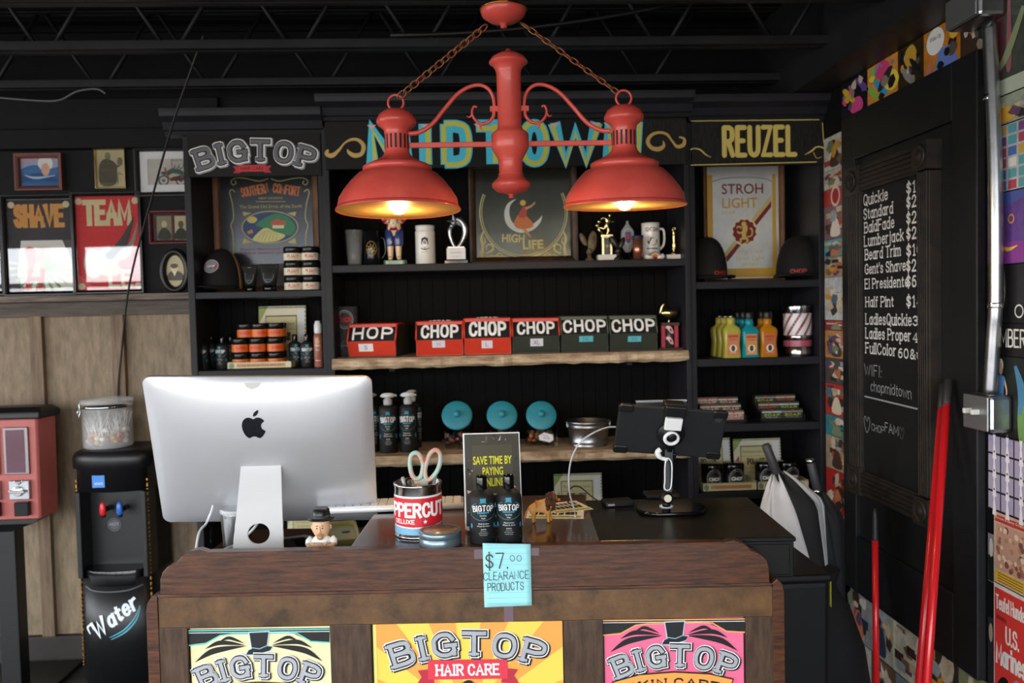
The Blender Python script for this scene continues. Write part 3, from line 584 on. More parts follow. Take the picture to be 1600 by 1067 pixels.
# posters set in the three openings
def poster(label, name, k, base): 
    u0, u1 = op[k]; z1 = ztop[k]; t = thing(name, label, 'poster', cw((u0+u1)/2, .0115, .12), CANG); wd = (u1-u0)/2-.0035
    MB(base).box(-wd, wd, -.002, 0, 0, z1-.12-.004).build('sheet', t); 
    def q(px, py): u, z = cp(px, py, -.009); return (u-(u0+u1)/2, z-.12)
    return t, q, wd, z1-.124
SK = 2.03/F
def skin_poster(label, k, base, band, rim, ban, pxs):
    t, q, wd, H = poster(label, 'framed_poster', k, base); a = Art(); cx, y0 = pxs
    def s(dx, dy): return q(cx+dx, y0+dy-dx*.012)
    e = 111
    a.poly([s(-e, 0), s(e, 0), s(e, 22), s(80, 20), s(56, 9), s(40, 8), s(-40, 8), s(-56, 9), s(-80, 21), s(-e, 24)], P('161617'), 1)
    a.line([s(-e, 25), s(-84, 23), s(-60, 10), s(-42, 8), s(42, 7), s(60, 8), s(82, 21), s(e, 23)], 2.2*SK, rim, 2); a.line([s(-e, 2), s(e, 2)], 2*SK, rim, 2); a.line([s(-e, 5.5), s(e, 5.5)], 1*SK, WHITE, 2)
    for sg in (-1, 1):
        for p, wq in ((((100, 52), (75, 36), (48, 30), (18, 27)), (0, 9, 7, 0)), (((84, 31), (64, 22), (45, 22), (20, 26)), (0, 7, 6, 0)), (((62, 20), (48, 14), (36, 17), (22, 23)), (0, 5, 4, 0))):
            a.taper([s(sg*x, y) for x, y in p], [v*SK for v in wq], INK, 2)
    def hat(gr, m, l): a.poly([s(-14-gr, 6-gr), s(16+gr, 5-gr), s(13+gr, 27), s(22+gr, 28-gr), s(18, 34+gr), s(-4, 40+gr), s(-19-gr, 40+gr), s(-15-gr, 33), s(-10-gr, 31)], m, l)
    hat(1.6, P('b9d8e4'), 4); hat(0, P('14181d'), 5); a.line([s(-11, 29), s(2, 31), s(14, 26)], 1.4*SK, P('8fb4c4'), 6)
    bigtop(a, *s(0, 72), 180*SK, 30*SK, 215*SK, 7, shadow=INK, sw=.26)
    pts = [s(-100, 115), s(-96, 97), s(-55, 86), s(0, 82.5), s(55, 86), s(92, 95), s(86, 110), s(92, 130), s(-96, 130)]
    a.poly(pts, ban, 12); a.line(pts, 1.8*SK, INK, 13, True); a.pen('SKIN CARE', *s(-1, 103), 10.5*SK, INK, 14, .25, w=140*SK, serif=.34, arc=300*SK)
    a.poly([s(92, 104), s(110, 108), s(110, 130), s(92, 130)], ban, 11)
    a.rect(-wd*.7, wd*.7, .1, H-.3, band, 3); a.disc(0, .45, wd*.6, INK, 4)
    a.build('artwork', t, front(-.0025))
skin_poster('cream and teal BIGTOP skin care poster set in the counter, below the computer', 0, P('ece0ae'), P('ded18e'), P('63c9c0'), P('f1cf50'), (404, 982)); skin_poster('pink BIGTOP skin care poster set in the counter, below the cash drawer', 2, P('ee6d94'), P('e55a86'), P('f0a45a'), P('f0a04c'), (1053, 966))
t, q, wd, H = poster('yellow and orange BIGTOP hair care poster set in the middle of the counter', 'framed_poster', 1, P('f2cf55')); a = Art()
cc = q(730, 1120)
for k in range(12):
    an = 2*PI*k/12+.1; pts = [cc, (cc[0]+.7*math.cos(an), cc[1]+.7*math.sin(an)), (cc[0]+.7*math.cos(an+.26), cc[1]+.7*math.sin(an+.26))]
    def clip(poly):
        for ax, lim, sg in ((0, -wd, 1), (0, wd, -1), (1, .002, 1), (1, H, -1)):
            out = []
            for i in range(len(poly)):
                p, n2 = poly[i-1], poly[i]; ip, inn = sg*(p[ax]-lim) >= 0, sg*(n2[ax]-lim) >= 0
                if ip != inn: f = (lim-p[ax])/(n2[ax]-p[ax]); out.append((p[0]+f*(n2[0]-p[0]), p[1]+f*(n2[1]-p[1])))
                if inn: out.append(n2)
            poly = out
        return poly
    c2 = clip(pts)
    if len(c2) > 2: a.poly(c2, P('eea24a'), 1)
a.rect(-wd, -wd+.008, 0, H, P('e9e27a'), 2)
bigtop(a, *q(730, 1021), 232*SK, 33*SK, 360*SK, 3, shadow=INK, sw=.26)
def rq(dx, dy): return q(731+dx, 1046+dy-dx*.012)
RB = P('d8364a')
for sg in (-1, 1): a.poly([rq(sg*56, -2), rq(sg*78, 0), rq(sg*72, 10), rq(sg*80, 22), rq(sg*52, 20)], P('b52a3c'), 8)
a.poly([rq(-62, -16), rq(62, -16), rq(62, 14), rq(-62, 14)], RB, 9); a.pen('HAIR CARE', *rq(0, 7), 16*SK, WHITE, 10, .19, w=98*SK, serif=.22)
a.taper([rq(-60, 26), rq(-40, 22), rq(-20, 28), rq(0, 18), rq(12, 24), rq(30, 30)], [.002, .006, .004, .008, .006, .002], INK, 10); a.disc(*rq(0, 60), .06, INK, 10)
a.build('artwork', t, front(-.0025))
# sticky note and tapes on the board
nt_ = thing('sticky_note', 'blue lined paper note reading $7.00 clearance products taped to the counter', 'note', cw(cp(793, 948)[0], -.004, cp(793, 948)[1]), CANG); o0 = cp(793, 948)
def nq(px, py): u, z = cp(px, py, .004); return (u-o0[0], z-o0[1])
cor = [nq(*p) for p in ((754, 849), (829, 850), (831, 942), (826, 945), (757, 948))]; b = MB(mat('blue_paper', '9fe0e4', .7)); nx, nz = 8, 12
A_, B_, C_, D_ = nq(757, 948), nq(831, 944), nq(829, 850), nq(754, 848.5)
def sh(i, j): x = (A_[0]*(1-i)+B_[0]*i)*(1-j)+(D_[0]*(1-i)+C_[0]*i)*j; z = (A_[1]*(1-i)+B_[1]*i)*(1-j)+(D_[1]*(1-i)+C_[1]*i)*j; return (x, -.006*math.sin(PI*j)*.3-.008*(1-j)**2*(.5+.5*i), z)
b.grid(sh, nx, nz).build('paper', nt_, solid=.0004)
a = Art()
for k in range(11): a.line([(A_[0]+.004, .012+k*.0135), (B_[0]-.006, .012+k*.0135)], .0007, P('7cc3d6'), 1)
PEN = P('2a2c30')
for tx, x, y, h, w_ in (('$7.', 776, 887, 23, 34), ('00', 806, 876, 9, 17), ('CLEARANCE', 791, 904, 12, 70), ('PRODUCTS', 790, 921, 12, 56)): p0 = nq(x, y); a.pen(tx, p0[0], p0[1], h*SK, PEN, 2, .085, w=w_*SK, jit=.12, seed=len(tx), rot=.03)
hN = D_[1]; a.build('handwriting', nt_, lambda u, v, l: (u, sh(.5, min(max(v/hN, 0), 1))[1]-.0012-l-.004*0, v))
TAPE = mat('lilac_tape', '6d5a63', .35)
for nm, lb, c4 in (('tape_strip', 'faint purple tape strip on the counter, under the blue note', (788, 946, 802, 971)), ('tape_strip', 'faint purple tape strip on the top board beside the blue note, towards the round tin', (741, 858, 757, 873)), ('tape_strip', 'faint purple tape strip on the top board beside the blue note, towards the cash drawer', (829, 856, 842, 868))):
    x0, y0, x1, y1 = c4; lo_ = y0 > 920; v0 = cp(x0, y1); v1 = cp(x1, y0); o = MB(TAPE).box(v0[0], v1[0], -.0012, -.0004, v0[1], v1[1]).build(nm); o.location = CO; o.rotation_euler.z = CANG; tag(o, lb, 'tape')
# ================================================================== computer seen from behind
ALU = mat('anodised_aluminium', 'dfe0e4', .37, .62, var=.05, vscale=3); ALU2 = mat('stand_aluminium', 'f4f4f4', .45, .3)  # stand metal is paler: light caught by its tilt is in the colour
pb = W(424, 814, 2.5); pt_ = W(402, 589, 2.345); ax_ = (pt_-pb); Hs = ax_.length; ax_.normalize()
comp = thing('desktop_computer', 'silver all-in-one desktop computer turned back to front on the counter, black apple emblem', 'computer', (pb.x, pb.y, .955))
wT = (W(582, 585, 2.345)-W(224.5, 591, 2.345)).length/2; wB = (W(591, 811, 2.5)-W(257, 816, 2.5)).length/2; hw = (wT+wB)/2
ri = Vector((1, .0, 0)); ri = (ri-ax_*ri.dot(ax_)).normalized(); nb = ax_.cross(ri).normalized()
if nb.y > 0: nb = -nb
M_ = Matrix(((ri.x, -nb.x, ax_.x, 0), (ri.y, -nb.y, ax_.y, 0), (ri.z, -nb.z, ax_.z, pb.z-.955), (0, 0, 0, 1)))
b = MB(ALU); b.T = M_; NU, NV = 40, 28
def bulge(i, j):
    u = 2*i-1; v = 2*j-1; r = 1-(1-abs(u)**2.6)*(1-abs(v)**2.6)
    return -.046*((1-abs(u)**2.3)*(1-abs(v)**2.1)+1e-9)**.62
def rr(i, j):
    x = (2*i-1)*hw; z = j*Hs; r = .022
    dx = max(abs(x)-(hw-r), 0); dz = max(abs(z-Hs/2)-(Hs/2-r), 0); d = math.hypot(dx, dz)
    if d > r: sx2 = math.copysign(hw-r+dx*r/d, x) if dx else x; z2 = Hs/2+math.copysign(Hs/2-r+dz*r/d, z-Hs/2) if dz else z; return sx2, z2
    return x, z
b.grid(lambda i, j: (rr(i, j)[0], bulge(i, j), rr(i, j)[1]), NU, NV)
b.prism(rrect(-hw, hw, 0, Hs, .022, 6), 0, .012, 'y', True); sh_ = b.build('display_shell', comp)
b = MB(BGL); b.T = M_; b.prism(rrect(-hw+.01, hw-.01, .09, Hs-.01, .012, 4), .0122, .0135).build('screen', comp)
def apple(a, cx, cz, s, m, l=1):
    body = [(0, .30), (.10, .36), (.24, .37), (.37, .30), (.43, .22), (.33, .12), (.30, 0), (.34, -.12), (.46, -.22), (.40, -.36), (.29, -.49), (.19, -.52), (.06, -.46), (-.06, -.46), (-.19, -.52), (-.31, -.46), (-.43, -.26), (-.48, -.02), (-.44, .20), (-.33, .33), (-.20, .37), (-.09, .34)]
    body = [(.0, .30)]+catmull(body[1:6], 4)[:-1]+catmull(body[5:10], 4)[:-1]+catmull(body[9:]+[(0, .30)], 4)
    a.poly([(cx+x*s, cz+z*s) for x, z in body], m, l); a.poly([(cx+x*s, cz+z*s) for x, z in catmull([(.0, .42), (.03, .56), (.14, .66), (.22, .68), (.20, .55), (.11, .45)], 4, True)], m, l)
a = Art(); al = (W(402, 655, 2.39)-pb); apple(a, al.dot(ri), al.dot(ax_), .068, mat('black_emblem', '0d0d18', .15), 1)
def onshell(u, v, l): y = bulge((u/hw+1)/2, v/Hs)-.0006-l; return tuple(M_ @ Vector((u, y, v)))
a.build('emblem', comp, onshell); a = Art(); a.poly([(-.035, Hs-.012), (.012, Hs-.012), (.006, Hs-.022), (-.012, Hs-.03), (-.028, Hs-.024)], P('c9c8c4', .4), 1); a.build('tape_residue', comp, onshell)
# stand: sloping plate with a cable hole, L-foot
sT = W(408, 716, 2.40); sB = Vector((W(400, 858, 2.2).x, 2.2, .957))
w1 = 60*2.4/F/2; w2 = 86*2.2/F/2; loop = [(-w2, 0), (w2, 0), (w1, 1), (-w1, 1)]
cH = .24; rH = .030; n = 32
def st(u, t): p = Vector((sB.x, sB.y, 0)).lerp(Vector((sT.x, sT.y, sT.z-.955)), t); return (p.x-pb.x+u, p.y-pb.y, p.z)
Ls = (Vector((sT.x, sT.y, sT.z-.955))-Vector((sB.x, sB.y, 0))).length; b = MB(ALU2)
hc = .355; hole = [(rH*math.cos(2*PI*k/n), hc+rH*math.sin(2*PI*k/n)/Ls) for k in range(n)]
def rim(k):
    c, s_ = math.cos(2*PI*k/n), math.sin(2*PI*k/n); best = 9
    for s2 in range(1, 200):
        d = s2*.002; u, t_ = d*c, hc+d*s_/Ls
        if t_ < 0 or t_ > 1 or abs(u) > w2+(w1-w2)*t_: break
        best = d
    return (best*c, min(max(hc+best*s_/Ls, 0), 1))
outer = [rim(k) for k in range(n)]
for cxy in loop:                                   # snap the nearest rim points to the corners
    k = min(range(n), key=lambda i: (outer[i][0]-cxy[0])**2+((outer[i][1]-cxy[1])*Ls)**2); outer[k] = cxy
th = .008
vsF = [st(*p) for p in outer]+[st(*p) for p in hole]; vsB = [(x, y+th, z) for x, y, z in vsF]
fs = []
for k in range(n):
    k2 = (k+1) % n; fs += [(k, k2, n+k2, n+k), (2*n+k, 3*n+k, 3*n+k2, 2*n+k2), (n+k, n+k2, 3*n+k2, 3*n+k), (k, 2*n+k, 2*n+k2, k2)]
b.add(vsF+vsB, fs); b.box(sB.x-pb.x-w2, sB.x-pb.x+w2, sB.y-pb.y, sB.y-pb.y+.2, .001, .008); b.build('stand', comp)
WC = mat('white_cable', 'e4e4e6', .4)
for lb, pts in (('white power cable from the computer back, nearest the water cooler', [W(333, 790, 2.42), W(330, 800, 2.40), W(322, 818, 2.38), (W(310, 840, 2.3).x, 2.3, 1.05), (W(300, 862, 2.16).x, 2.16, .975)]), ('white cable looping through the round hole of the computer stand', [W(420, 790, 2.47), W(410, 806, 2.42), W(396, 826, 2.36), W(372, 848, 2.42), W(352, 858, 2.25), W(335, 866, 2.2)])):
    tag(MB(WC).tube(catmull(pts, 6), .0036, 8).build('power_cable'), lb, 'cable')
# ================================================================== pictures on the back wall
YW = 4.12
def picture(name, label, px, fw, fd, fm, bg, oval=False, glass=True, matw=0, matm=None, y=YW, tilt=0, lean=0, cat='picture', sub=False):
    """px = outer frame box in the photo; returns thing, q(px,py)->(u,v), inner half width, inner height, art"""
    x0, y0, x1, y1 = px; yf = y-fd; cxp = (x0+x1)/2; c = W(cxp, y1, yf); tp = W(cxp, y0, yf); wd = (x1-x0)*yf/F/2; H = tp.z-c.z
    t = thing(name, label, cat, (c.x, y, c.z), 0); t.rotation_euler = (lean, tilt, 0)
    if oval:
        def rg(k, dy): return [((wd-k)*math.cos(2*PI*i/40), dy, H/2+(H/2-k)*math.sin(2*PI*i/40)) for i in range(40)]
        MB(fm).loft([rg(0, 0), rg(0, -fd*.4), rg(fw*.3, -fd), rg(fw*.7, -fd*.8), rg(fw, -fd*.35), rg(fw, -.004)], False).build('frame', t)
        MB(bg).add(rg(fw-.002, -.006), [tuple(range(40))]).build('print', t)
    else:
        def ring4(k, dy): return [(-wd+k, dy, k), (wd-k, dy, k), (wd-k, dy, H-k), (-wd+k, dy, H-k)]
        MB(fm).loft([ring4(0, 0), ring4(0, -fd), ring4(fw*.3, -fd), ring4(fw*.75, -fd*.8), ring4(fw, -fd*.4), ring4(fw, -.003)], False, False).build('frame', t)
        MB(bg).box(-wd+fw, wd-fw, -.006, -.003, fw, H-fw).build('print', t)
    if matw: b = MB(matm); r1 = [(-wd+fw, fw), (wd-fw, fw), (wd-fw, H-fw), (-wd+fw, H-fw)]; r2 = [(-wd+fw+matw, fw+matw), (wd-fw-matw, fw+matw), (wd-fw-matw, H-fw-matw), (-wd+fw+matw, H-fw-matw)]; b.loft([[(u, -.0062, v) for u, v in r1], [(u, -.0095, v) for u, v in r1], [(u, -.0095, v) for u, v in r2], [(u, -.0062, v) for u, v in r2]], False, False); b.build('mount', t)
    if glass and not oval: MB(PANEG).box(-wd+fw, wd-fw, -fd*.4-.002, -fd*.4, fw, H-fw).build('glass', t)
    def q(a_, b_): p = W(a_, b_, y-.006); return (p.x-c.x, p.z-c.z)
    return t, q, wd, H, Art()
PANEG = mat('picture_glass_sheet', 'ffffff', .01, trans=1, ior=1.5)
def fin(a, t): return a.build('picture_art', t, front(-.0064))
BLKF = mat('gloss_black_frame', '101011', .25)
t, q, wd, H, a = picture('framed_poster', 'tall black framed poster lettered SHAVE in orange on dark, beside the red poster', (9, 304, 116, 461), .019, .03, BLKF, P('e9e6df'))  # pale lower ground: window reflection put into the print's colour
sx = YW/F; iw = wd-.019
a.rect(-iw, iw, H*.55, H-.02, P('241d24'), 1); a.poly([(-iw, .02), (-iw, H*.55), (-iw*.6, H*.55), (-iw*.75, .1), (-iw*.55, .02)], P('2b2527'), 1); a.poly([(iw, H*.3), (iw, H*.55), (iw*.7, H*.55)], P('57534f'), 1)
a.pen('SHAVE', 0, H*.70, .09, P('d99a4c'), 3, .26, w=iw*1.45, serif=.12)
for k in range(14): an = R(-10+200*k/13); a.poly([(0, H*.28), (.24*math.cos(an)*.62, H*.28+.2*math.sin(an)*(-.6)), (.24*math.cos(an+.1)*.62, H*.28+.2*math.sin(an+.1)*(-.6))], P('7d9a55'), 2)
a.disc(0, H*.36, .062, P('d7d0b2'), 3); a.disc(.01, H*.37, .036, P('b98a7c'), 4, .05); a.disc(-.05, H*.43, .028, P('c22e34'), 4); a.disc(.04, H*.30, .05, P('86a36b'), 4, .03); a.disc(-.045, H*.36, .022, P('a83b36'), 5, .045)
a.pen('H', -iw*.25, H*.07, .085, P('c2333a'), 4, .24, serif=.4, skew=.2)
for sg in (-1, 1): a.disc(sg*iw*.86, H-.045, .016, P('d8c7a2'), 4)
fin(a, t)
t, q, wd, H, a = picture('framed_poster', 'tall black framed red poster lettered TEAM with an eagle wing', (117, 300, 222, 458), .017, .03, BLKF, P('d3262c')); iw = wd-.017
a.pen('TEAM', 0, H*.70, .1, P('d9d0a0'), 2, .26, w=iw*1.4)
a.poly([(-iw, H*.72), (-iw, .2*H), (-iw*.45, .02), (-iw, .02)], P('e0504f'), 1)  # paler red wedge is window glare painted into the print
for k in range(9): f_ = k/8; a.taper([(iw*(.1+.55*f_*.6), H*(.33+.1*f_)), (iw*(.55+.2*f_), H*(.36+.14*f_)), (iw*(.75+.2*f_), H*(.45+.25*f_))], (.006, .017, .004), P('e3dccb') if k % 2 else P('8f8a80'), 3+k*.2)
a.taper([(-iw*.1, H*.36), (iw*.25, H*.42), (iw*.55, H*.55), (iw*.85, H*.76)], (.03, .05, .035, .004), P('3b3634'), 3); a.disc(-iw*.05, H*.32, .05, P('b9bfae'), 2, .07); a.disc(.0, H*.23, .055, P('c4b58e'), 2, .03); a.disc(-iw*.5, H*.3, .045, P('c7cdb8'), 2, .07)
a.pen('LE', iw*.35, H*.07, .07, P('dcd3ae'), 3, .24, w=.1); a.taper([(iw*.2, H*.26), (iw*.45, H*.22), (iw*.7, H*.21)], (.004, .014, .004), P('cdbb9a'), 4)
for u, v in ((-1, 1), (1, 1), (-1, 0), (1, 0)): a.disc(u*iw*.9, .035 if not v else H-.04, .016, P('d8c7a2'), 4)
fin(a, t)
MAROON = mat('red_brown_frame', '6d4038', .5, var=.2)
t, q, wd, H, a = picture('framed_picture', 'small reddish-brown framed picture of waves under a cloudy sky', (25, 239, 95, 297), .022, .03, MAROON, P('a9b6d2'), False, True); iw = wd-.022
b0, h_ = .022, H-.044
a.rect(-iw, iw, b0, b0+h_*.55, P('2a68a4'), 1); a.taper([(-iw, b0+h_*.5), (-iw*.3, b0+h_*.62), (iw*.2, b0+h_*.48), (iw, b0+h_*.58)], (.03, .04, .03, .03), P('3b79b6'), 2); a.taper([(-iw*.9, b0+h_*.25), (0, b0+h_*.35), (iw*.9, b0+h_*.2)], (.02, .035, .02), P('1f5590'), 2); a.taper([(-iw*.8, b0+h_*.4), (-.02, b0+h_*.3), (iw*.8, b0+h_*.38)], (.004, .012, .004), P('b6d3ea'), 3)
a.disc(iw*.3, b0+h_*.82, .035, P('f6f3f1'), 2); a.disc(iw*.3, b0+h_*.6, .02, P('e8b7a0'), 3, .03); a.poly([(-iw, b0+h_*.8), (-iw, b0+h_), (iw*.1, b0+h_)], P('c9a8bd'), 1); fin(a, t)
t, q, wd, H, a = picture('framed_photograph', 'old sepia photograph of a standing man in thin gold frame', (150, 232, 195, 294), .006, .02, GOLDM, P('c7b990')); iw = wd-.006
DK = P('57513f'); a.poly(catmull([(-.05, .02), (.02, .02), (.03, H*.45), (.025, H*.62), (-.005, H*.74), (-.035, H*.73), (-.055, H*.55)], 4, True), DK, 1); a.disc(-.012, H*.82, .014, P('7d7256'), 2, .018); a.taper([(.02, H*.55), (.04, H*.58), (.055, H*.7)], (.014, .01, .006), DK, 1); a.disc(.045, H*.68, .013, P('6b634b'), 2, .02); a.line([(.03, .02), (.035, H*.4), (.055, H*.35)], .004, P('6b634b'), 1); fin(a, t)
t, q, wd, H, a = picture('framed_picture', 'black fluted frame with white mount and a motorcycle drawing marked 66', (213, 228, 318, 306), .022, .03, mat('black_fluted_frame', '1b1b1d', .45), P('ccc8bd'), matw=.035, matm=P('f1f2f4')); 
a.line([q(*p) for p in ((268, 248), (274, 246), (284, 243), (288, 250), (286, 262), (276, 268), (269, 262))], .003, P('4d5a55'), 3, True); a.text('66', *q(277, 266), .026, P('4d5a55'), 3); a.text('ROUTE', *q(277, 252), .01, P('4d5a55'), 3)
for cx_ in (256, 283): a.ring(*q(cx_, 282), .022, .007, P('3f4b4b'), 3); a.disc(*q(cx_, 282), .008, P('55615f'), 3)
a.taper([q(*p) for p in ((252, 270), (262, 271), (270, 267), (284, 270), (290, 274))], (.012, .02, .024, .02, .01), P('3d5a57'), 4); a.taper([q(*p) for p in ((258, 262), (261, 272), (265, 280))], (.008, .01, .006), P('a34b3a'), 5); a.taper([q(*p) for p in ((266, 281), (276, 279), (288, 280))], (.012, .022, .012), P('6b3a34'), 5); fin(a, t)
t, q, wd, H, a = picture('framed_photograph', 'dark red double frame holding two small old portraits', (235, 329, 318, 380), .014, .025, mat('dark_red_frame', '5a1a22', .4), P('3a1016'))
for x0, x1 in ((246, 268), (274, 292)):
    A_, B_ = q(x0, 375), q(x1, 337); a.rect(A_[0], B_[0], A_[1], B_[1], P('8d8466' if x0 < 260 else 'cbbf95'), 1); mx = (A_[0]+B_[0])/2; a.disc(mx, A_[1]+.075, .013, P('c9bc9a' if x0 < 260 else '5b523c'), 2, .017); a.poly(catmull([(mx-.03, A_[1]+.005), (mx+.03, A_[1]+.005), (mx+.024, A_[1]+.04), (mx, A_[1]+.06), (mx-.024, A_[1]+.04)], 4, True), P('2f2c24'), 2)
A_, B_ = q(270.5, 378), q(272, 334); a.rect(A_[0]-.004, A_[0]+.004, A_[1], B_[1], P('6b222c'), 2); fin(a, t)
t, q, wd, H, a = picture('framed_photograph', 'oval black framed portrait of a man beside the bookcase', (249, 388, 296, 458), .032, .03, mat('oval_black_frame', '1e1c1b', .35), P('b7a983'), oval=True)
a.poly(catmull([(-.04, H*.30), (.04, H*.30), (.036, H*.42), (.012, H*.5), (-.02, H*.5), (-.036, H*.42)], 4, True), P('4a4235'), 1); a.disc(-.004, H*.57, .018, P('d6c69f'), 2, .024); a.disc(-.004, H*.615, .018, P('4f4636'), 3, .012); a.poly([(-.012, H*.49), (.006, H*.49), (-.004, H*.38)], P('e6dcc0'), 3); fin(a, t)
t, q, wd, H, a = picture('framed_poster', 'black framed print mostly cut off at the edge beside the SHAVE poster', (-90, 318, 4, 462), .02, .03, BLKF, P('3b4660')); fin(a, t) if a.rect(-.08, .08, .1, .3, P('8d95a8'), 1) else 0
# ================================================================== candy machine on its stand
PINK = mat('red_candy_machine_paint', 'b5605a', .42, var=.12, vscale=5, bump=.1, bscale=150); ym = 3.72; k = ym/F
c0 = WZ(20, 1052, 0); cm = W(0, 812, ym); m_ = thing('candy_machine', 'red two-column candy vending machine with black lid on a black post', 'candy machine', (W(-20, 900, ym).x, ym, 0), 0)
def mx(px): return (px+20)*k
def mz(py): return W(20, py, ym).z
ZB, ZTp = mz(812), mz(655)
xl, xr = mx(-130), mx(62)
pl = [(xl, 0), (xr, 0), (xr+.008, .01), (xr+.02, .14), (xl-.02, .14)]
def pp(z, s=0): return [(x+(s if x > 0 else 0), y, z) for x, y in pl]
b = MB(PINK).loft([[(x*.985, y, ZB) for x, y in pl], [(x, y, ZTp) for x, y in pl]], True, False); b.build('body', m_, .006)
b = MB(BPL).loft([[(x+.02*(1 if x > 0 else -1), y-.012 if y < .1 else y+.01, z) for x, y in pl] for z in (ZTp, ZTp+.03)]+[[(x, y+.02 if y < .1 else y-.02, ZTp+.05) for x, y in pl]], True, False); b.build('lid', m_, .012)
for j, x0 in enumerate((15, -29)):
    fr = MB(mat('grey_window_frame', '8d8587', .35, .6)).box(mx(x0), mx(x0+37), -.012, 0, mz(741), mz(667)); o = fr.build('window_frame', m_, .004)
    wn = MB(mat('candy_window_glass', '8e5560' if False else '6f5560', .1)).box(mx(x0+4), mx(x0+32), -.0135, -.01, mz(738), mz(671)) if j == 0 else MB(P('a23a2c')).box(mx(x0+4), mx(x0+35), -.0135, -.01, mz(738), mz(671)); wn.build('window', m_)
    if j:
        cb_ = MB(); rn = random.Random(5)
        for _ in range(150):
            cb_.use(P(rn.choice(['c9302c', '4f9a3a', 'd8822c', 'c9b83a', '7d1f22']), .25)); cb_.ell((rn.uniform(mx(x0+5), mx(x0+34)), -.015, rn.uniform(mz(736), mz(673))), .008, .005, .008, 8, 6)
        cb_.build('candy', m_)['kind'] = 'stuff'
    MB(mat('cast_coin_plate', 'a7abb0', .35, .9)).box(mx(x0+7), mx(x0+37), -.02, 0, mz(780), mz(750)).build('coin_plate', m_, .004)
    cv = (mx(x0+22), mz(766)); MB(CHROME).prism([(cv[0]-.022, mz(750)), (cv[0]+.022, mz(750)), (cv[0], mz(757))], -.026, -.019).box(cv[0]-.034, cv[0]+.034, -.042, -.022, cv[1]-.007, cv[1]+.007).cyl((cv[0], -.031, cv[1]), .022, .012, 'y', 20).build('coin_handle', m_, .003)
    MB(BGL).box(mx(x0+15), mx(x0+36), -.03, 0, mz(805), mz(783)).build('chute_door', m_, .004)
MB(BPL).loft([[(xl, .0, ZB), (xr, .0, ZB), (xr, .14, ZB), (xl, .14, ZB)], [(xl, .0, ZB-.02), (xr-.03, .0, ZB-.02), (xr-.03, .14, ZB-.02), (xl, .14, ZB-.02)], [(xl+.1, .03, ZB-.06), (xr-.14, .03, ZB-.06), (xr-.14, .13, ZB-.06), (xl+.1, .13, ZB-.06)]], True, False).build('mounting_plate', m_)
MB(BPL).box(mx(-12), mx(18), .03, .11, .02, ZB-.05).build('post', m_, .006); MB(BPL).box(mx(-70), mx(70), -.02, .3, 0, .02).build('foot_plate', m_, .005)
# ================================================================== water cooler
yc = 3.78; k = yc/F; c0 = W(176, 880, yc); co = thing('water_cooler', 'black floor-standing water cooler lettered Water beside the counter', 'water cooler', (c0.x, yc, 0), R(-2))
hw_ = .158; H = W(176, 704, yc).z; dp = .26
def sec(w_, d0, z): return [(-w_, dp, z), (-w_, d0+.03, z), (-w_*.82, d0+.006, z), (-w_*.4, d0-.012, z), (0, d0-.018, z), (w_*.4, d0-.012, z), (w_*.82, d0+.006, z), (w_, d0+.03, z), (w_, dp, z)]
def cz(py): return W(176, py, yc).z
al0, al1 = cz(903), cz(768)
b = MB(BPL).loft([sec(hw_, 0, .01), sec(hw_, 0, al0)], True, True); b.build('lower_body', co)
b = MB(BPL).loft([sec(hw_, 0, al1), sec(hw_, 0, H-.085), sec(hw_+.012, -.008, H-.08), sec(hw_+.014, -.01, H-.03), sec(hw_+.004, 0, H-.008), sec(hw_-.012, .012, H)], True, True); b.build('top_housing', co)
b = MB(BPL); b.box(-hw_, -hw_+.022, .0, dp, al0, al1).box(hw_-.022, hw_, .0, dp, al0, al1).box(-hw_, hw_, .1, dp, al0, al1); b.build('alcove', co, .004)
b = MB(BGL); b.loft([[(x, y, z) for x, y in [(-.125, .1), (-.125, .01), (-.08, -.012), (0, -.02), (.08, -.012), (.125, .01), (.125, .1)]] for z in (al0-.035, al0+.035)], True, True); b.build('drip_tray', co, .003)
MB(mat('grey_tray_rim', '55565a', .3)).tube(catmull([(-.13, .01, al0-.035), (-.08, -.018, al0-.05), (0, -.026, al0-.055), (.08, -.018, al0-.05), (.13, .01, al0-.035)], 5), .004, 6).build('tray_rim', co)
def tap(px, m, nm):
    x = (px-176)*k+.004; z = cz(800); MB(BPL).cyl((x, .03, z), .012, .075, 'y', 14).cyl((x, .035, z-.03), .009, .04, 'z', 12).build('tap', co)
    o = MB(m).loft([[(x+.014*s_*math.cos(a_*PI/6), .028+.010*s_*math.sin(a_*PI/6), z+d) for a_ in range(12)] for s_, d in ((.5, -.022), (1, -.012), (1.05, .01), (.8, .03), (.3, .042))]).build('tap_lever', co); o['label'] = nm
tap(158, P('d3252b', .3), 'red hot-water lever'); tap(184, P('2b63b8', .3), 'blue cold-water lever')
a = Art(); a.rect(*[(x-176)*k for x in (153, 172)], cz(760), cz(741), P('3f86d3'), 1); a.text('VIVO', (162.5-176)*k, cz(756), 4*k, WHITE, 2, w=13*k); a.ring((165-176)*k, cz(828), 10*k, .002, P('77797c'), 1); a.disc((165-176)*k, cz(828), 8.5*k, P('505256'), 1); a.text('HOT', (165-176)*k, cz(830), 5*k, P('9a9ca0'), 2)
NB = a; a = Art(); a.it = NB.it[:2]; a.build('maker_badge', co, lambda u, v, l: (u, -.019-l, v)); a = Art(); a.it = NB.it[2:]; a.build('warning_badge', co, lambda u, v, l: (u, .098-l, v))
a = Art(); q0 = ((150-176)*k, cz(1000)); LT = P('dfe6ee'); rot = R(36)
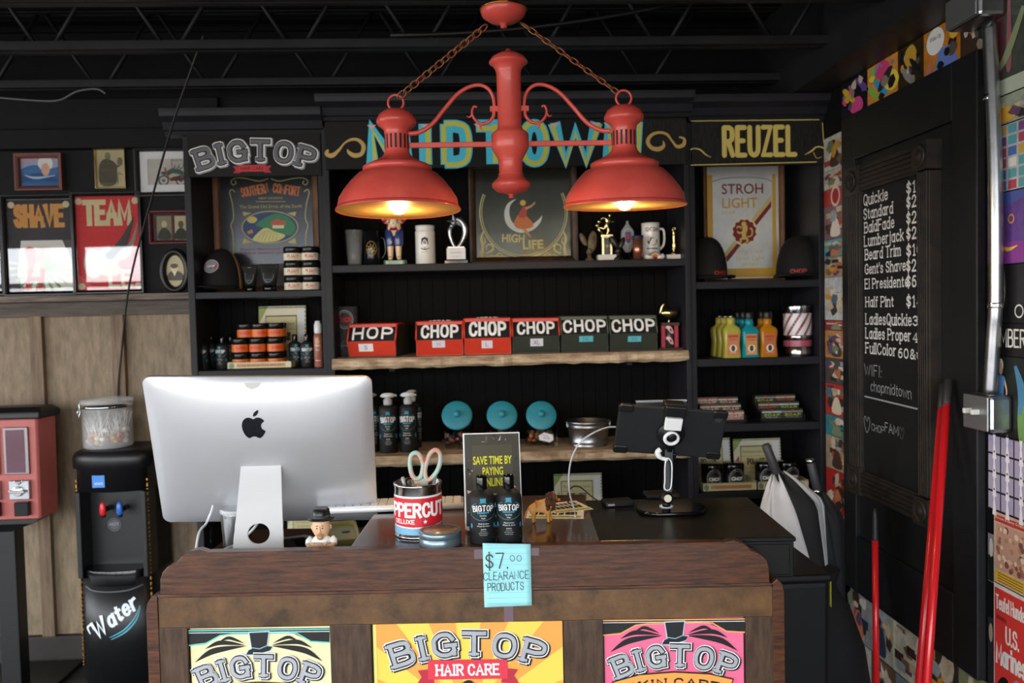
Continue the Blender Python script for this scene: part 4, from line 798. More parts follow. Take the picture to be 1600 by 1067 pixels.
def wr(u, v):
    u, v = u*1.16, v*1.16
    return (q0[0]+u*math.cos(rot)-v*math.sin(rot), q0[1]+u*math.sin(rot)+v*math.cos(rot))
a.pen('W', *wr(.033, .008), .068, LT, 2, .24, w=.058, rot=rot, skew=.25); a.taper([wr(-.006, .04), wr(.0, .066), wr(.018, .066), wr(.016, .045)], (.004, .009, .007, .003), LT, 2)
a.pen('ater', *wr(.142, .012), .062, LT, 2, .22, w=.145, rot=rot, skew=.3)
for d in (-.012, -.022): a.taper([wr(.05, -.004+d), wr(.11, -.014+d), wr(.17, -.002+d), wr(.215, .018+d*.4)], (.002, .006, .005, .001), P('5aa9bd'), 1)
a.build('lettering', co, lambda u, v, l: (u, -.0185+.016*(u/.13)**2-l-.001, v))
for x in (-hw_-.001, hw_+.001):
    b = MB(BRASS); rn = random.Random(4); z = .08
    while z < al1+.06: h = rn.uniform(.004, .016); b.box(x-.003, x+.003, .02, .028, z, z+h); z += h+rn.uniform(.006, .014)
    b.build('worn_edge', co)['kind'] = 'stuff'
# glass jar of lollipops on the cooler
yj = 3.90; k = yj/F; c0 = W(170, 704, yj); jar = thing('glass_jar', 'clear clamp-lid glass jar of lollipops on top of the water cooler', 'jar', (c0.x, yj, H+.0005))
TG = mat('thin_clear_plastic', 'f4f6f8', .05, alpha=.2); r = 36*k; h = .19
MB(TG).lathe([(0, .004), (r-.006, .004), (r-.004, .012), (r-.004, h), (r-.001, h), (r, .01), (r-.006, .001), (0, 0)], (0, 0, 0), 36).build('jar_body', jar)
MB(TG).lathe([(r+.001, h+.012), (r+.007, h+.014), (r+.007, h+.03), (r+.002, h+.034), (0, h+.04), (0, h+.036), (r, h+.03), (r+.001, h+.012)], (0, 0, 0), 36).build('jar_lid', jar)
MB(CHROME).lathe([(r+.001, h-.006), (r+.003, h-.006), (r+.003, h+.006), (r+.001, h+.006), (r+.001, h-.006)], (0, 0, 0), 36).build('wire_band', jar)
MB(CHROME).tube([(-r-.004, 0, h+.02), (-r-.016, -.004, h+.01), (-r-.012, -.006, h-.03), (-r-.018, -.006, h-.05), (-r-.024, -.006, h-.03), (-r-.016, -.004, h+.0)], .0028, 6).build('clamp', jar)
rn = random.Random(11); STK = P('f4f4f2', .4); firsts = {}
WR = {'white': P('e9e6e2', .3), 'red': P('b9272e', .2), 'yellow': P('cda52e', .2), 'orange': P('cf6a36', .2)}
for i in range(74):
    ck = rn.choice(['white', 'white', 'red', 'yellow', 'orange', 'white']); rr_ = (r-.025)*math.sqrt(rn.random()); an = rn.random()*2*PI; z = rn.uniform(.022, .1)*(1-.2*rr_/r)
    if ck not in firsts:
        o = thing('lollipop', 'lollipop in %s wrapper inside the clear jar on the water cooler' % ck, 'lollipop', group='lollipops in the jar'); MB(WR[ck]).ell((0, 0, 0), .0135, .0135, .012, 10, 7).build('candy_head', o); MB(STK).tube([(0, 0, .01), (0, 0, .085)], .0019, 6).build('stick', o); firsts[ck] = o
    else: o = dup(firsts[ck])
    if ck not in ('white',): z = rn.uniform(.03, .07); rr_ = max(rr_, r*.55); an = rn.uniform(PI*1.05, PI*1.95) if rn.random() < .7 else an; rr_ = min(rr_, r-.022)
    o.location = (c0.x+rr_*math.cos(an), yj+rr_*math.sin(an), H+z); o.rotation_euler = (rn.uniform(-.5, .5)*(1-rr_/r*.6), rn.uniform(-.5, .5)*(1-rr_/r*.6), rn.random()*6)
# ================================================================== menu board on the right wall
XM = 1.58
def rw(px, py, x=XM): p = WX(px, py, x); return p.y, p.z
mb = thing('menu_board', 'tall black panelled board holding the chalk price list on the right wall', 'menu board', (XR, 3.0, .43)); MBK = mat('black_door_paint', '1d1e20', .45, spec=.35, var=.2, vscale=4); MED = mat('worn_black_moulding', '1e1e1e', .45, col2='332a22', vscale=14)
Y0, Y1, Z0, Z1 = 2.545, 3.50, .43, 2.425
def wb(b, y0, y1, z0, z1, d0, d1): return b.box(-d1, -d0, y0-3.0, y1-3.0, z0-.43, z1-.43)
b = MB(MBK); wb(b, Y0+.1, Y1-.1, Z0+.1, Z1-.1, .001, .014).build('panel', mb)
for nm, q in (('stile', (Y0, Y0+.135, Z0, Z1)), ('stile', (Y1-.115, Y1, Z0, Z1)), ('rail', (Y0+.135, Y1-.115, Z1-.19, Z1)), ('rail', (Y0+.135, Y1-.115, Z0, Z0+.24))): wb(MB(MBK), *q, .001, .032).build(nm, mb, .004)
XB = XM-.035                                       # chalk board face of frame
fy0, fy1 = rw(1449, 520, XB)[0], rw(1323, 520, XB)[0]; fz0, fz1 = rw(1448, 823, XB)[1], rw(1446, 220, XB)[1]; d1 = XR-XB
cb_ = bpy.data.objects.new('chalkboard', None); COL.objects.link(cb_); cb_.parent = mb; cb_.location = (0, 0, 0)
def part(nm, b, bev=0): return b.build(nm, cb_, bev)
part('slate', wb(MB(mat('slate_board', '16181a', .55, var=.35, vscale=3)), fy0+.03, fy1-.03, fz0+.03, fz1-.03, .014, d1-.022))
FWD = .1; FN, FF = .074, .1
for nm, (ya, yb_, za, zb_) in (('fluted_stile', (fy0, fy0+FN, fz0+FWD, fz1-FWD)), ('fluted_stile', (fy1-FF, fy1, fz0+FWD, fz1-FWD)), ('fluted_rail', (fy0+FN, fy1-FF, fz1-FWD, fz1)), ('fluted_rail', (fy0+FN, fy1-FF, fz0, fz0+FWD))):
    b = wb(MB(MED), ya, yb_, za, zb_, .014, d1-.008)
    for i in range(5):
        f_ = .012+i*.0175
        if 'stile' in nm: g_ = (yb_-ya)/5.6; wb(b, ya+g_*(i+.4), ya+g_*(i+.9), za, zb_, d1-.008, d1)
        else: wb(b, ya, yb_, za+f_, za+f_+.009, d1-.008, d1)
    part(nm, b, .001)
for ya, FWD in ((fy0, .09), (fy1-.105, .105)):
    for za in (fz0, fz1-FWD):
        b = wb(MB(MED), ya-.004, ya+FWD+.004, za-.004, za+FWD+.004, .014, d1+.004)
        b.lathe([(.04, 0), (.04, .004), (.034, .008), (.028, .004), (.018, .004), (.014, .008), (0, .009)], (0, 0, 0), 24) if False else None
        A = Matrix.Translation((-d1-.004, ya-3+FWD/2, za-.43+FWD/2)) @ Matrix.Rotation(R(-90), 4, 'Y'); b.T = A; b.lathe([(.042, 0), (.042, .004), (.036, .007), (.03, .002), (.018, .002), (.014, .006), (0, .008)], (0, 0, 0), 24); part('rosette', b)
xs_ = XR-(d1-.022); a = Art(); CH = P('d9dcde', .7); CH2 = P('9aa0a4', .8)
def rows():
    for tx, pr, x0, yb_, x1, h, py in (('Quickie', '$17', 1350, 321, 1387, 15, 303), ('Standard', '$22', 1350, 343, 1395, 15, 325), ('BaldFade', '$27', 1351, 364, 1397, 15, 350), ('Lumberjack', '$27', 1351, 385, 1412, 15, 374), ('Beard Trim', '$10', 1352, 406, 1407, 15, 400), ("Gent's Shave", '$20', 1352, 428, 1415, 14, 424), ('El Presidente', '$65', 1352, 451, 1419, 14, 448), ('Half Pint', '$14', 1353, 479, 1396, 14, 479), ('LadiesQuickie', '35', 1353, 506, 1424, 15, 508), ('Ladies Proper', '45', 1353, 528, 1423, 15, 534), ('FullColor', '60&up', 1353, 551, 1400, 15, 558)):
        ya, za = rw(x0, yb_, xs_); p1 = WX(x1, yb_, xs_); kk = (ya/F)*1.0
        a.pen(tx, ya*-1, za, h*1.06*ya/F, CH, 1, .145, w=abs(ya-p1.y), al='l', serif=.24, gap=2.4)
        px = 1417 if pr[0] == '$' else 1427 if pr[0] != '6' else 1404; y2, z2 = rw(px, py, xs_); a.pen(pr, -y2, z2, 17*y2/F if pr[0] == '$' else 14*y2/F, CH, 1, .18, al='l', serif=.36, w={'60&up': .2, '35': .075, '45': .075}.get(pr, .1))
rows()
for tx, x0, yb_, x1, h in (('WIFI:', 1351, 585, 1377, 17), ('chopmidtown', 1361, 610, 1424, 16)): ya, za = rw(x0, yb_, xs_); p1 = WX(x1, yb_, xs_); a.pen(tx, -ya, za, h*ya/F, CH2, 1, .08, w=abs(ya-p1.y), al='l', jit=.15, seed=7)
ya, za = rw(1351, 619, xs_); yb2, zb2 = rw(1434, 642, xs_); a.line([(-ya, za), (-yb2, za-.004)], .006, CH2, 1)
ya, za = rw(1362, 672, xs_); a.pen('CHOP', -ya, za, .026, CH2, 1, .1, al='l', w=.1, jit=.15); ya, za = rw(1383, 674, xs_); a.pen('FAM', -ya, za, .034, CH2, 1, .1, al='l', w=.1, jit=.1)
for px, py, s_ in ((1355, 662, .036), (1409, 676, .024)): ya, za = rw(px, py, xs_); a.line(catmull([(-ya, za-s_), (-ya-s_*.7, za+s_*.2), (-ya-s_*.4, za+s_*.8), (-ya, za+s_*.3), (-ya+s_*.4, za+s_*.8), (-ya+s_*.7, za+s_*.2)], 4, True), .003, CH2 if s_ > .03 else P('55595d'), 1, True)
ob = a.build('chalk_lettering', cb_, lambda u, v, l: (xs_-XR-l-.0003, -u-3.0, v-.43))
# ================================================================== pasted prints on the right wall
PAL = ['c9b79a', '8d6b52', 'd8c9b0', '3b3434', 'b04a3c', '5a7a8c', 'd9a441', '7d8a6a', 'e2dbd0', '6a4a6d', '2c3a4a', 'c77a5a', 'a9b4bd', '46302a']
def prt(name, label, y0, y1, z0, z1, bg, draw=None, group=None, cat='print', dz=0):
    """a sheet pasted on the right wall between Y y0 (near) and y1 (far)"""
    t = thing(name, label, cat, (XR, y1, z0), 0, group); w_, h_ = y1-y0, z1-z0; MB(mat('print_'+bg, bg, .45, var=.35, vscale=26)).box(-.0022-dz, -.0002, -w_, 0, 0, h_).build('sheet', t); a = Art()
    if draw: draw(a, w_, h_)
    if a.it: a.build('artwork', t, lambda u, v, l: (-.0023-dz-l*.6, -u, v))
    return t
def collage(seed):
    rn = random.Random(seed)
    def d(a, w_, h_):
        for i in range(rn.randint(11, 16)):
            c9 = rn.choice(PAL); m = mat('print_'+c9, c9, .45, var=.35, vscale=26); cx, cy = rn.uniform(.15, .85)*w_, rn.uniform(.15, .85)*h_
            if rn.random() < .5: a.poly([(min(max(cx+rn.uniform(.06, .22)*w_*math.cos(t_), .003), w_-.003), min(max(cy+rn.uniform(.06, .25)*h_*math.sin(t_), .003), h_-.003)) for t_ in [j*2*PI/6 for j in range(6)]], m, 1+i)
            else: a.rect(max(cx-.14*w_, .003), min(cx+.14*w_, w_-.003), max(cy-.08*h_, .003), min(cy+.08*h_, h_-.003), m, 1+i*.3)
        if rn.random() < .6: a.disc(w_*rn.uniform(.35, .65), h_*.68, w_*.1, P('d6b091', .45), 9, h_*.06); a.poly(catmull([(w_*.3, h_*.1), (w_*.7, h_*.1), (w_*.62, h_*.5), (w_*.5, h_*.6), (w_*.38, h_*.5)], 4, True), P(rn.choice(PAL), .45), 8)
    return d
def person(a, x, z, h, cl, fx=.62, sk='d8ae90', hair='c9a04a', leg=None):
    b = Art(); X0 = x
    b.poly(catmull([(x-.11*h, z+.38*h), (x+.11*h, z+.38*h), (x+.1*h, z+.6*h), (x+.13*h, z+.78*h), (x-.13*h, z+.78*h), (x-.08*h, z+.6*h)], 4, True), P(cl), 6); b.disc(x, z+.89*h, .065*h, P(sk), 7, .085*h); b.disc(x, z+.94*h, .085*h, P(hair), 6, .09*h)
    for s_ in (-1, 1): b.taper([(x+s_*.05*h, z+.4*h), (x+s_*.07*h, z+.2*h), (x+s_*.05*h, z)], (.09*h, .07*h, .045*h), P(leg or sk), 5); b.taper([(x+s_*.12*h, z+.74*h), (x+s_*.2*h, z+.58*h), (x+s_*.14*h, z+.44*h)], (.055*h, .045*h, .035*h), P(sk), 5)
    b.tf(lambda u, v: (X0+(u-X0)*fx, v)); a.it += b.it
def yz(px, py): p = WX(px, py, XR-.002); return p.y, p.z
N1, N0 = 2.535, 2.345                              # strip between the menu board and the camera side
def zz(py): return WX(1575, py, XR).z
def dress(a, w_, h_):
    for i in range(3):
        for j in range(4):
            x, z = w_*(i+.5)/3, h_*(j+.5)/4; a.rect(x-w_/6.6, x+w_/6.6, z-h_/9, z+h_/9, P('a9a3bd'), 1); a.poly([(x-.008, z-.045), (x+.012, z-.045), (x+.004, z+.005), (x+.008, z+.03), (x-.006, z+.03), (x-.003, z+.005)], P('e9e7ee'), 2); a.disc(x+.001, z+.036, .004, P('7d6a66'), 3)
def barnum(a, w_, h_):
    a.rect(.006, w_-.006, h_*.87, h_-.008, P('b53a34'), 1); a.text('Barnum & Bailey Greatest', w_*.5, h_*.9, h_*.05, P('e8d9c0'), 2, w=w_*.9); a.rect(.012, w_-.012, h_*.2, h_*.85, P('c39a86'), 1); rn = random.Random(2)
    for _ in range(46): a.disc(rn.uniform(.018, w_-.018), rn.uniform(h_*.24, h_*.8), rn.uniform(.004, .011), P(rn.choice(['9a6a58', '7d5248', 'd9b7a2', 'b28a70', 'e0cdb9'])), 2+_*.1)
    a.rect(.006, w_-.006, .005, h_*.18, P('d8b53a'), 1)
    for k_ in range(4): a.rect(.02, w_-.02, h_*(.03+.037*k_), h_*(.045+.037*k_), P('7d5a2c'), 2)
def marines(a, w_, h_):
    a.rect(.004, w_-.004, .004, h_-.012, P('d63a34'), 1)
    a.pen('Teufel Hunden', .012, h_*.80, h_*.11, P('eae6e0'), 3, .12, al='l', w=w_*.9, gap=2.6); a.text('GERMAN NICKNAME FOR', .012, h_*.71, h_*.035, P('2a1614'), 3, al='l', w=.05)
    a.pen('U.S.', w_*.56, h_*.55, h_*.13, P('eae6e0'), 3, .15, w=w_*.36); a.pen('Marines', .015, h_*.35, h_*.16, P('eae6e0'), 3, .15, al='l', w=w_*.84, gap=2.6)
    a.taper([(.015, h_*.08), (.035, h_*.18), (.06, h_*.22), (.07, h_*.14)], (.01, .025, .03, .015), INK, 3); a.disc(w_*.72, h_*.17, .028, P('8d8d92'), 3, .05); a.disc(w_*.66, h_*.23, .014, P('6b6b70'), 4)
def member(a, w_, h_): a.pen('MEMBER', .002, h_*.3, h_*.52, P('dcdad2'), 1, .12, al='l', w=w_*.92)
def pinup(a, w_, h_):
    a.disc(w_*.3, h_*.6, .03, P('7d7f84'), 1, .09); person(a, w_*.36, h_*.06, h_*.8, 'e07a45', hair='e3c24f'); a.poly([(w_*.05, h_*.5), (w_*.18, h_*.1), (w_*.3, h_*.05), (w_*.2, h_*.4)], P('6fb0d6'), 8); a.ring(w_*.8, h_*.2, .018, .005, P('d9d9d9'), 8)
def purple(a, w_, h_):
    a.poly([(0, h_*.75), (w_, h_*.9), (w_, h_), (0, h_)], P('4a5aa0'), 1); a.rect(.003, w_-.003, .003, h_*.3, P('8b3f96'), 1); a.disc(w_*.3, h_*.42, .026, P('e0625c'), 2, .07); a.taper([(w_*.3, h_*.3), (w_*.5, h_*.2), (w_*.75, h_*.24)], (.003, .012, .003), P('e8c04a'), 3); a.ring(w_*.6, h_*.62, .012, .006, P('c98a4f'), 3)
def blue(a, w_, h_):
    person(a, w_*.35, h_*.03, h_*.92, '5f8fc4', hair='e6e2da'); a.taper([(w_*.7, h_*.9), (w_*.85, h_*.6), (w_*.8, h_*.3)], (.012, .035, .01), P('4a86ad'), 3); a.disc(w_*.85, h_*.25, .018, P('6f9a55'), 2, .08); a.disc(w_*.03, h_*.6, .02, P('7fae42'), 2, .07)
def mural(a, w_, h_):
    a.rect(0, w_, 0, h_*.12, P('b9c4b0'), 1)
    for k_ in range(3): a.poly(catmull([(w_*(.08+.2*k_), h_*.2), (w_*(.2+.2*k_), h_*.2), (w_*(.24+.18*k_), h_*.5), (w_*(.16+.2*k_), h_*.85), (w_*(.1+.2*k_), h_*.6)], 4, True), P(['7d3a4a', '6a3040', '9a5f66'][k_]), 2+k_)
    a.taper([(w_*.2, h_*.18), (w_*.5, h_*.3), (w_*.9, h_*.6)], (.01, .03, .02), P('8d9a72'), 6)
def stickers(a, w_, h_):
    rn = random.Random(8)
    for i in range(4):
        for j in range(6): x, z = w_*(i+.5)/4, h_*(j+.5)/6; a.rect(x-w_/10, x+w_/10, z-h_/15, z+h_/15, P(rn.choice(['4a6fa8', 'b04a5a', '2c2c38', '5aa0a8', 'c9a44a', 'e0dcd4', '7a4a8a'])), 1)
    person(a, w_*.16, 0, h_*.95, '5f9aa8', sk='d9a98e', hair='b5383a')
def leader(a, w_, h_): a.disc(w_*.12, h_*.7, .035, P('b9b7b2'), 3, .05); a.disc(w_*.12, h_*.83, .035, P('e6e6e6'), 4, .02); a.poly([(0, h_*.05), (w_*.25, h_*.05), (w_*.22, h_*.5), (w_*.05, h_*.55)], P('2b2b2c'), 2)
for nm, lb, a0, a1, bg, dr in (
    ('mural_print', 'dark green print with pink figures at the top of the right wall', -60, 146, '4b5248', mural), ('comic_print', 'pale green comic page pasted under the mural print', 146, 192, 'a9b5a0', collage(31)),
    ('sticker_sheet', 'sheet of small coloured stickers with a red-haired figure beside the metal conduit', 192, 298, 'c9c6cc', stickers), ('purple_print', 'purple print with a pink parasol beside the conduit', 298, 412, '6a4a9a', purple),
    ('pinup_print', 'print of a blonde woman in an orange bikini on black, beside the conduit', 412, 504, '16161a', pinup), ('word_print', 'black print with tall white letters MEMBER', 504, 556, '121213', member), ('dancer_print', 'print of a figure in a blue dress beside the switch box', 556, 682, '1f2420', blue),
    ('dress_print', 'print of a grid of small white gowns on lilac, below the switch box', 682, 804, '2c2a33', dress), ('circus_poster', 'faded peach circus poster with red heading and yellow foot', 804, 918, 'd9c0a8', barnum), ('recruiting_poster', 'red recruiting poster lettered Teufel Hunden U.S. Marines', 918, 1110, 'efeae4', marines)):
    prt(nm, lb, N0, N1-(.0 if a0 < 800 else .03), zz(a1), zz(a0)-.004, bg, dr)
prt('portrait_print', 'black and white print of a capped man in black shirt beside the circus poster', N1-.03, N1, zz(922), zz(845), '8f8f90', lambda a, w_, h_: (a.rect(.001, w_-.001, .002, h_*.55, P('19191a'), 1), a.disc(w_*.55, h_*.72, .01, P('c9c9c9'), 2, .03)))
prt('portrait_print', 'dark print of a man in black suit beside the red recruiting poster', N1-.03, N1, zz(1100), zz(980), '2a2a2c', lambda a, w_, h_: a.disc(w_*.5, h_*.8, .01, P('a58f80'), 2, .03))
# above the board
tops = [('skull_print', 'dark print with pink and yellow splashes above the menu board, at its far corner', 3.32, 3.56, '1d1824', [('e04f94', .6, .2), ('d9b23c', .3, .6), ('6a4a9a', .8, .7)]), ('colour_print', 'bright multicoloured face print above the menu board', 3.08, 3.32, 'f0a04a', [('e0457a', .5, .8), ('3fa7d6', .45, .35), ('8fc24a', .2, .3), ('f2d94a', .8, .4), ('23303f', .6, .5), ('7f8fe0', .4, .95)]),
    ('gold_print', 'black and gold print above the menu board', 2.9, 3.08, '3a2d16', [('c9a03a', .5, .7), ('8d8d90', .4, .25), ('1a1a1c', .7, .4)]), ('bubble_print', 'orange comic print with a white speech bubble above the menu board', 2.68, 2.9, 'd98a2c', []), ('star_print', 'dark portrait print with chains above the menu board, near the conduit', 2.5, 2.68, '4a352c', [('c9c9cc', .7, .7), ('2a2a2c', .5, .4), ('a87a4a', .25, .6)])]
for nm, lb, ya, yb_, bg, bl in tops:
    def d(a, w_, h_, bl=bl, nm=nm):
        for i, (c, u, v) in enumerate(bl): a.poly(catmull([(w_*u+w_*.24*math.cos(t_+i), h_*min(max(v+.26*math.sin(t_), .03), .97)) for t_ in (0, 1.1, 2.2, 3.3, 4.4, 5.4)], 3, True), P(c), 1+i)
        rn = random.Random(len(nm)*7); c0s = [c for c, _, _ in bl]+['2a2420', '8d8478', 'c9bfae', '57504a', '1c1a1a']
        for i in range(16): cx, cy, sz = rn.uniform(.1, .9)*w_, rn.uniform(.1, .9)*h_, rn.uniform(.05, .16); a.poly([(min(max(cx+sz*w_*rn.uniform(.5, 1)*math.cos(t_), .002), w_-.002), min(max(cy+sz*h_*rn.uniform(.5, 1.3)*math.sin(t_), .002), h_-.002)) for t_ in (0, 1, 2, 3, 4.2, 5.2)], P(rn.choice(c0s)), .4+i*.03 if i < 9 else 7+i*.03)
        if 'bubble' in nm: a.disc(w_*.35, h_*.7, .055, WHITE, 9, .045); a.text('Wake Up', w_*.35, h_*.7, .02, INK, 10, w=.07); a.poly([(w_*.3, h_*.05), (w_*.95, h_*.05), (w_*.8, h_*.45), (w_*.45, h_*.5)], P('6a86d0'), 2); a.poly([(.005, .005), (w_*.22, .005), (w_*.2, h_*.4)], P('c07a72'), 2); a.disc(w_*.85, h_*.75, .03, P('f0c24a'), 2)
    prt(nm, lb, ya, yb_, 2.43, 2.583, bg, d)
# the narrow strip between the bookcase and the board
strip_ = [('d6d2c9', 208, 262, 'pale print with blue patch'), ('c8c1b4', 262, 292, 'beige print'), ('c43a36', 292, 318, 'round red emblem print'), ('8a6a72', 318, 372, 'mauve crowd print'), ('6fb0b5', 372, 400, 'teal print'), ('b9a07a', 400, 432, 'tan print'), ('c9ccd2', 432, 500, 'pale blue-grey page'), ('9a2f2e', 500, 516, 'red lettered strip'), ('c78a4a', 516, 560, 'orange and white print'), ('5a5350', 560, 600, 'grey figure print'), ('c24038', 600, 650, 'red and brown print'), ('3f8f98', 650, 682, 'turquoise print'), ('b09a82', 682, 735, 'beige map print'), ('bd2a2c', 735, 800, 'bright red print'), ('8d9492', 800, 860, 'grey and white print'), ('2c2826', 860, 1000, 'dark brown print')]
for i, (c, a0, a1, ds) in enumerate(strip_):
    z0, z1 = WX(1308, a1, XR).z, WX(1308, a0, XR).z
    prt('pasted_print', ds+' in the narrow strip between bookcase and menu board', 3.505, 3.745, z0, z1-.002, c, (lambda a, w_, h_: (a.ring(w_*.5, h_*.5, .04, .012, P('e8c9b8'), 2), a.disc(w_*.5, h_*.5, .03, P('a02428'), 2))) if 'emblem' in ds else collage(40+i))
# below the board
names = ['beige street print', 'grey figure print', 'tower photograph print', 'cream advert print', 'dark poster print', 'green leaf print', 'tan portrait print', 'pale letter print', 'brown picture print', 'blue-grey page', 'olive page', 'rust coloured page']
cols = ['b9b0a2', '9a9aa0', 'a9a59a', 'd9d0ba', '3a3532', '8a9470', 'b99a7c', 'cfcac0', '7a5a48', '8a97a3', '7d7a5c', 'a86a4c']
i = 0
for r_ in range(2):
    ye = 3.74
    for c_ in range(6):
        wd_ = (.2, .22, .18, .24, .2, .19)[(c_+2*r_) % 6]
        prt('pasted_print', names[i]+' pasted under the menu board, %s row, %s' % (('upper', 'lower')[r_], ('first from the bookcase', 'second from the bookcase', 'third from the bookcase', 'fourth from the bookcase', 'fifth from the bookcase', 'nearest the red poster')[c_]), ye-wd_, ye-.004, .21-.2*r_, (.425 if r_ == 0 else .205), cols[i], collage(70+i)); i += 1; ye -= wd_
# ================================================================== conduit, boxes
cd = thing('metal_conduit', 'galvanised conduit with switch box beside the menu board', 'conduit', (XR, 2.47, 1.3)); ZK = lambda px, py: WX(px, py, XR-.035)
p0, p1, p2, p3 = ZK(1546, 35), ZK(1556, 300), ZK(1556, 470), ZK(1547, 618)
ref = Vector((XR, 2.47, 1.3))
MB(GALV).tube(catmull([tuple(p-ref) for p in (p0, ZK(1551, 150), p1, p2, ZK(1553, 520), p3)], 6), .0225*.9, 14).build('pipe', cd)
for px, py in ((1549, 152), (1556, 477)): p = ZK(px, py)-ref; MB(CHROME).lathe([(.0215, -.008), (.0235, -.008), (.0235, .008), (.0215, .008)], tuple(p), 16).box(.0, .033, p.y-.055, p.y-.02, p.z-.009, p.z+.009).build('strap', cd, .001)
def jbox(pxa, pya, pyb, w_, d_, nm):
    ca, cb2 = ZK(pxa, pyb), ZK(pxa, pya); z0, z1 = ca.z-1.3, cb2.z-1.3; y = ca.y-2.47
    o = MB(GALV).box(-d_, -.003, y-w_/2, y+w_/2, z0, z1).build(nm, cd, .012); return y, z0, z1, o
y_, z0, z1, o = jbox(1546, 615, 672, .13, .075, 'switch_box')
f_ = MB(mat('grey_cover_plate', '9fa3a6', .4, .8)).box(-.081, -.0752, y_-.062, y_+.062, z0+.004, z1-.004).build('cover_plate', cd, .004)
for dy in (-.02, .02): MB(P('d9d9d4', .35)).box(-.105, -.081, y_+dy-.006, y_+dy+.006, (z0+z1)/2-.004, (z0+z1)/2+.012).build('toggle_switch', cd, .002)
y_, z0, z1, o = jbox(1530, -40, 38, .17, .09, 'junction_box'); MB(mat('grey_cover_plate', '9fa3a6', .4, .8)).box(-.096, -.0902, y_-.08, y_+.08, z0+.005, z1-.005).build('cover_plate', cd, .004)
# ================================================================== brooms, bin, umbrellas on the right
RH = mat('red_handle', 'd21f26', .28, coat=.3); GRIP = P('2b2c2e', .5)
def pole(name, label, a, b_, r, grip=True):
    a, b_ = Vector(a), Vector(b_); d = (b_-a); L = d.length; t = thing(name, label, 'broom', b_); f_ = lambda s_: tuple(a+d*s_-b_)
    MB(RH).tube([f_(.06 if grip else 0), f_(.965)], r, 14).build('handle', t); MB(GRIP).tube([f_(-.002), f_(.0), f_(.058), f_(.062)], [r*.7, r*1.06, r*1.12, r], 14).build('grip_cap', t)
    u = d.normalized(); s_ = u.cross(Vector((0, 0, 1))).normalized(); c = Vector(f_(.97)); b = MB(P('8d1a1f', .4)); b.loft([[tuple(c+s_*x*w_+Vector((0, 0, dz))+u.cross(s_)*y*.02) for x, y in ((-1, -1), (1, -1), (1, 1), (-1, 1))] for w_, dz in ((.03, .05), (.06, .03), (.14, 0), (.14, -.02))], True, False); b.build('broom_head', t)
    b = MB(P('b5743a', .8)); c2 = c+Vector((0, 0, -.02)); b.loft([[tuple(c2+s_*x*w_+Vector((0, 0, dz))+u.cross(s_)*y*g) for x, y in ((-1, -1), (1, -1), (1, 1), (-1, 1))] for w_, dz, g in ((.138, 0, .018), (.165, -c2.z-b_.z+.003, .03))], True, False); b.build('bristles', t); return t
def along(p, q_, z): p, q_ = Vector(p), Vector(q_); t_ = (z-p.z)/(q_.z-p.z); return p+(q_-p)*t_
tp = WX(1482, 594, 1.555); lo_ = W(1448, 1067, 2.36); pole('broom', 'long red broom handle with black cap leaning on the menu board, in front', tp, along(tp, lo_, .12), .0125)
tp = WX(1474, 601, 1.565); lo_ = W(1436, 1067, 2.44); pole('broom', 'second red broom handle half hidden behind the front one on the menu board', tp, along(tp, lo_, .12), .0115)
tp = W(1367, 794, 3.02); lo_ = W(1369, 1067, 2.95); bt = along(tp, lo_, .1)
dpn = thing('dustpan', 'red-handled upright dustpan with pointed black grip below the menu board', 'dustpan', bt); f_ = lambda s_: tuple(tp+(bt-tp)*s_-bt)
MB(RH).tube([f_(.145), f_(1)], .0115, 14).build('handle', dpn); MB(GRIP).tube([f_(0), f_(.02), f_(.06), f_(.145), f_(.15)], [.004, .008, .0105, .012, .0118], 14).build('grip_cap', dpn)
MB(P('e3e3e3', .4)).loft([[(-.13, -.08, -.095), (.13, -.08, -.095), (.13, .1, -.095), (-.13, .1, -.095)], [(-.12, .03, .05), (.12, .03, .05), (.12, .1, .06), (-.12, .1, .06)]], True, False).build('pan', dpn, .006)
bn = thing('storage_bin', 'black lidded plastic bin standing beside the counter', 'bin', (.955, 2.4, 0)); MB(BPL).loft([[(-.085, .0, 0), (.075, .0, 0), (.075, .36, 0), (-.085, .36, 0)], [(-.105, -.0, .82), (.085, -.0, .82), (.085, .4, .82), (-.105, .4, .82)]], True, False).build('body', bn, .015); MB(BPL).box(-.11, .09, -.012, .41, .82, .845).build('lid', bn, .01)
MB(P('b5b82c')).box(.0905, .092, .01, .02, .74, .83).build('edge_label', bn)
bg_ = thing('cloth_bag', 'dark slumped cloth bag behind the black bin, under the umbrellas', 'bag', (1.22, 2.95, 0)); b = MB(mat('dark_cloth', '17181b', .9, var=.3)); rn = random.Random(3)
b.loft([[(w_*math.cos(a_*PI/10)*(1+.06*math.sin(3*a_)), .16*w_/.2*math.sin(a_*PI/10), z) for a_ in range(20)] for w_, z in ((.14, 0), (.19, .03), (.2, .2), (.17, .4), (.12, .55), (.07, .62), (.09, .68))]); b.build('bag_body', bg_); MB(mat('dark_cloth', '17181b', .9)).lathe([(.06, .6), (.075, .61), (.075, .63), (.06, .64), (.06, .6)], (0, 0, 0), 16).build('tie', bg_)
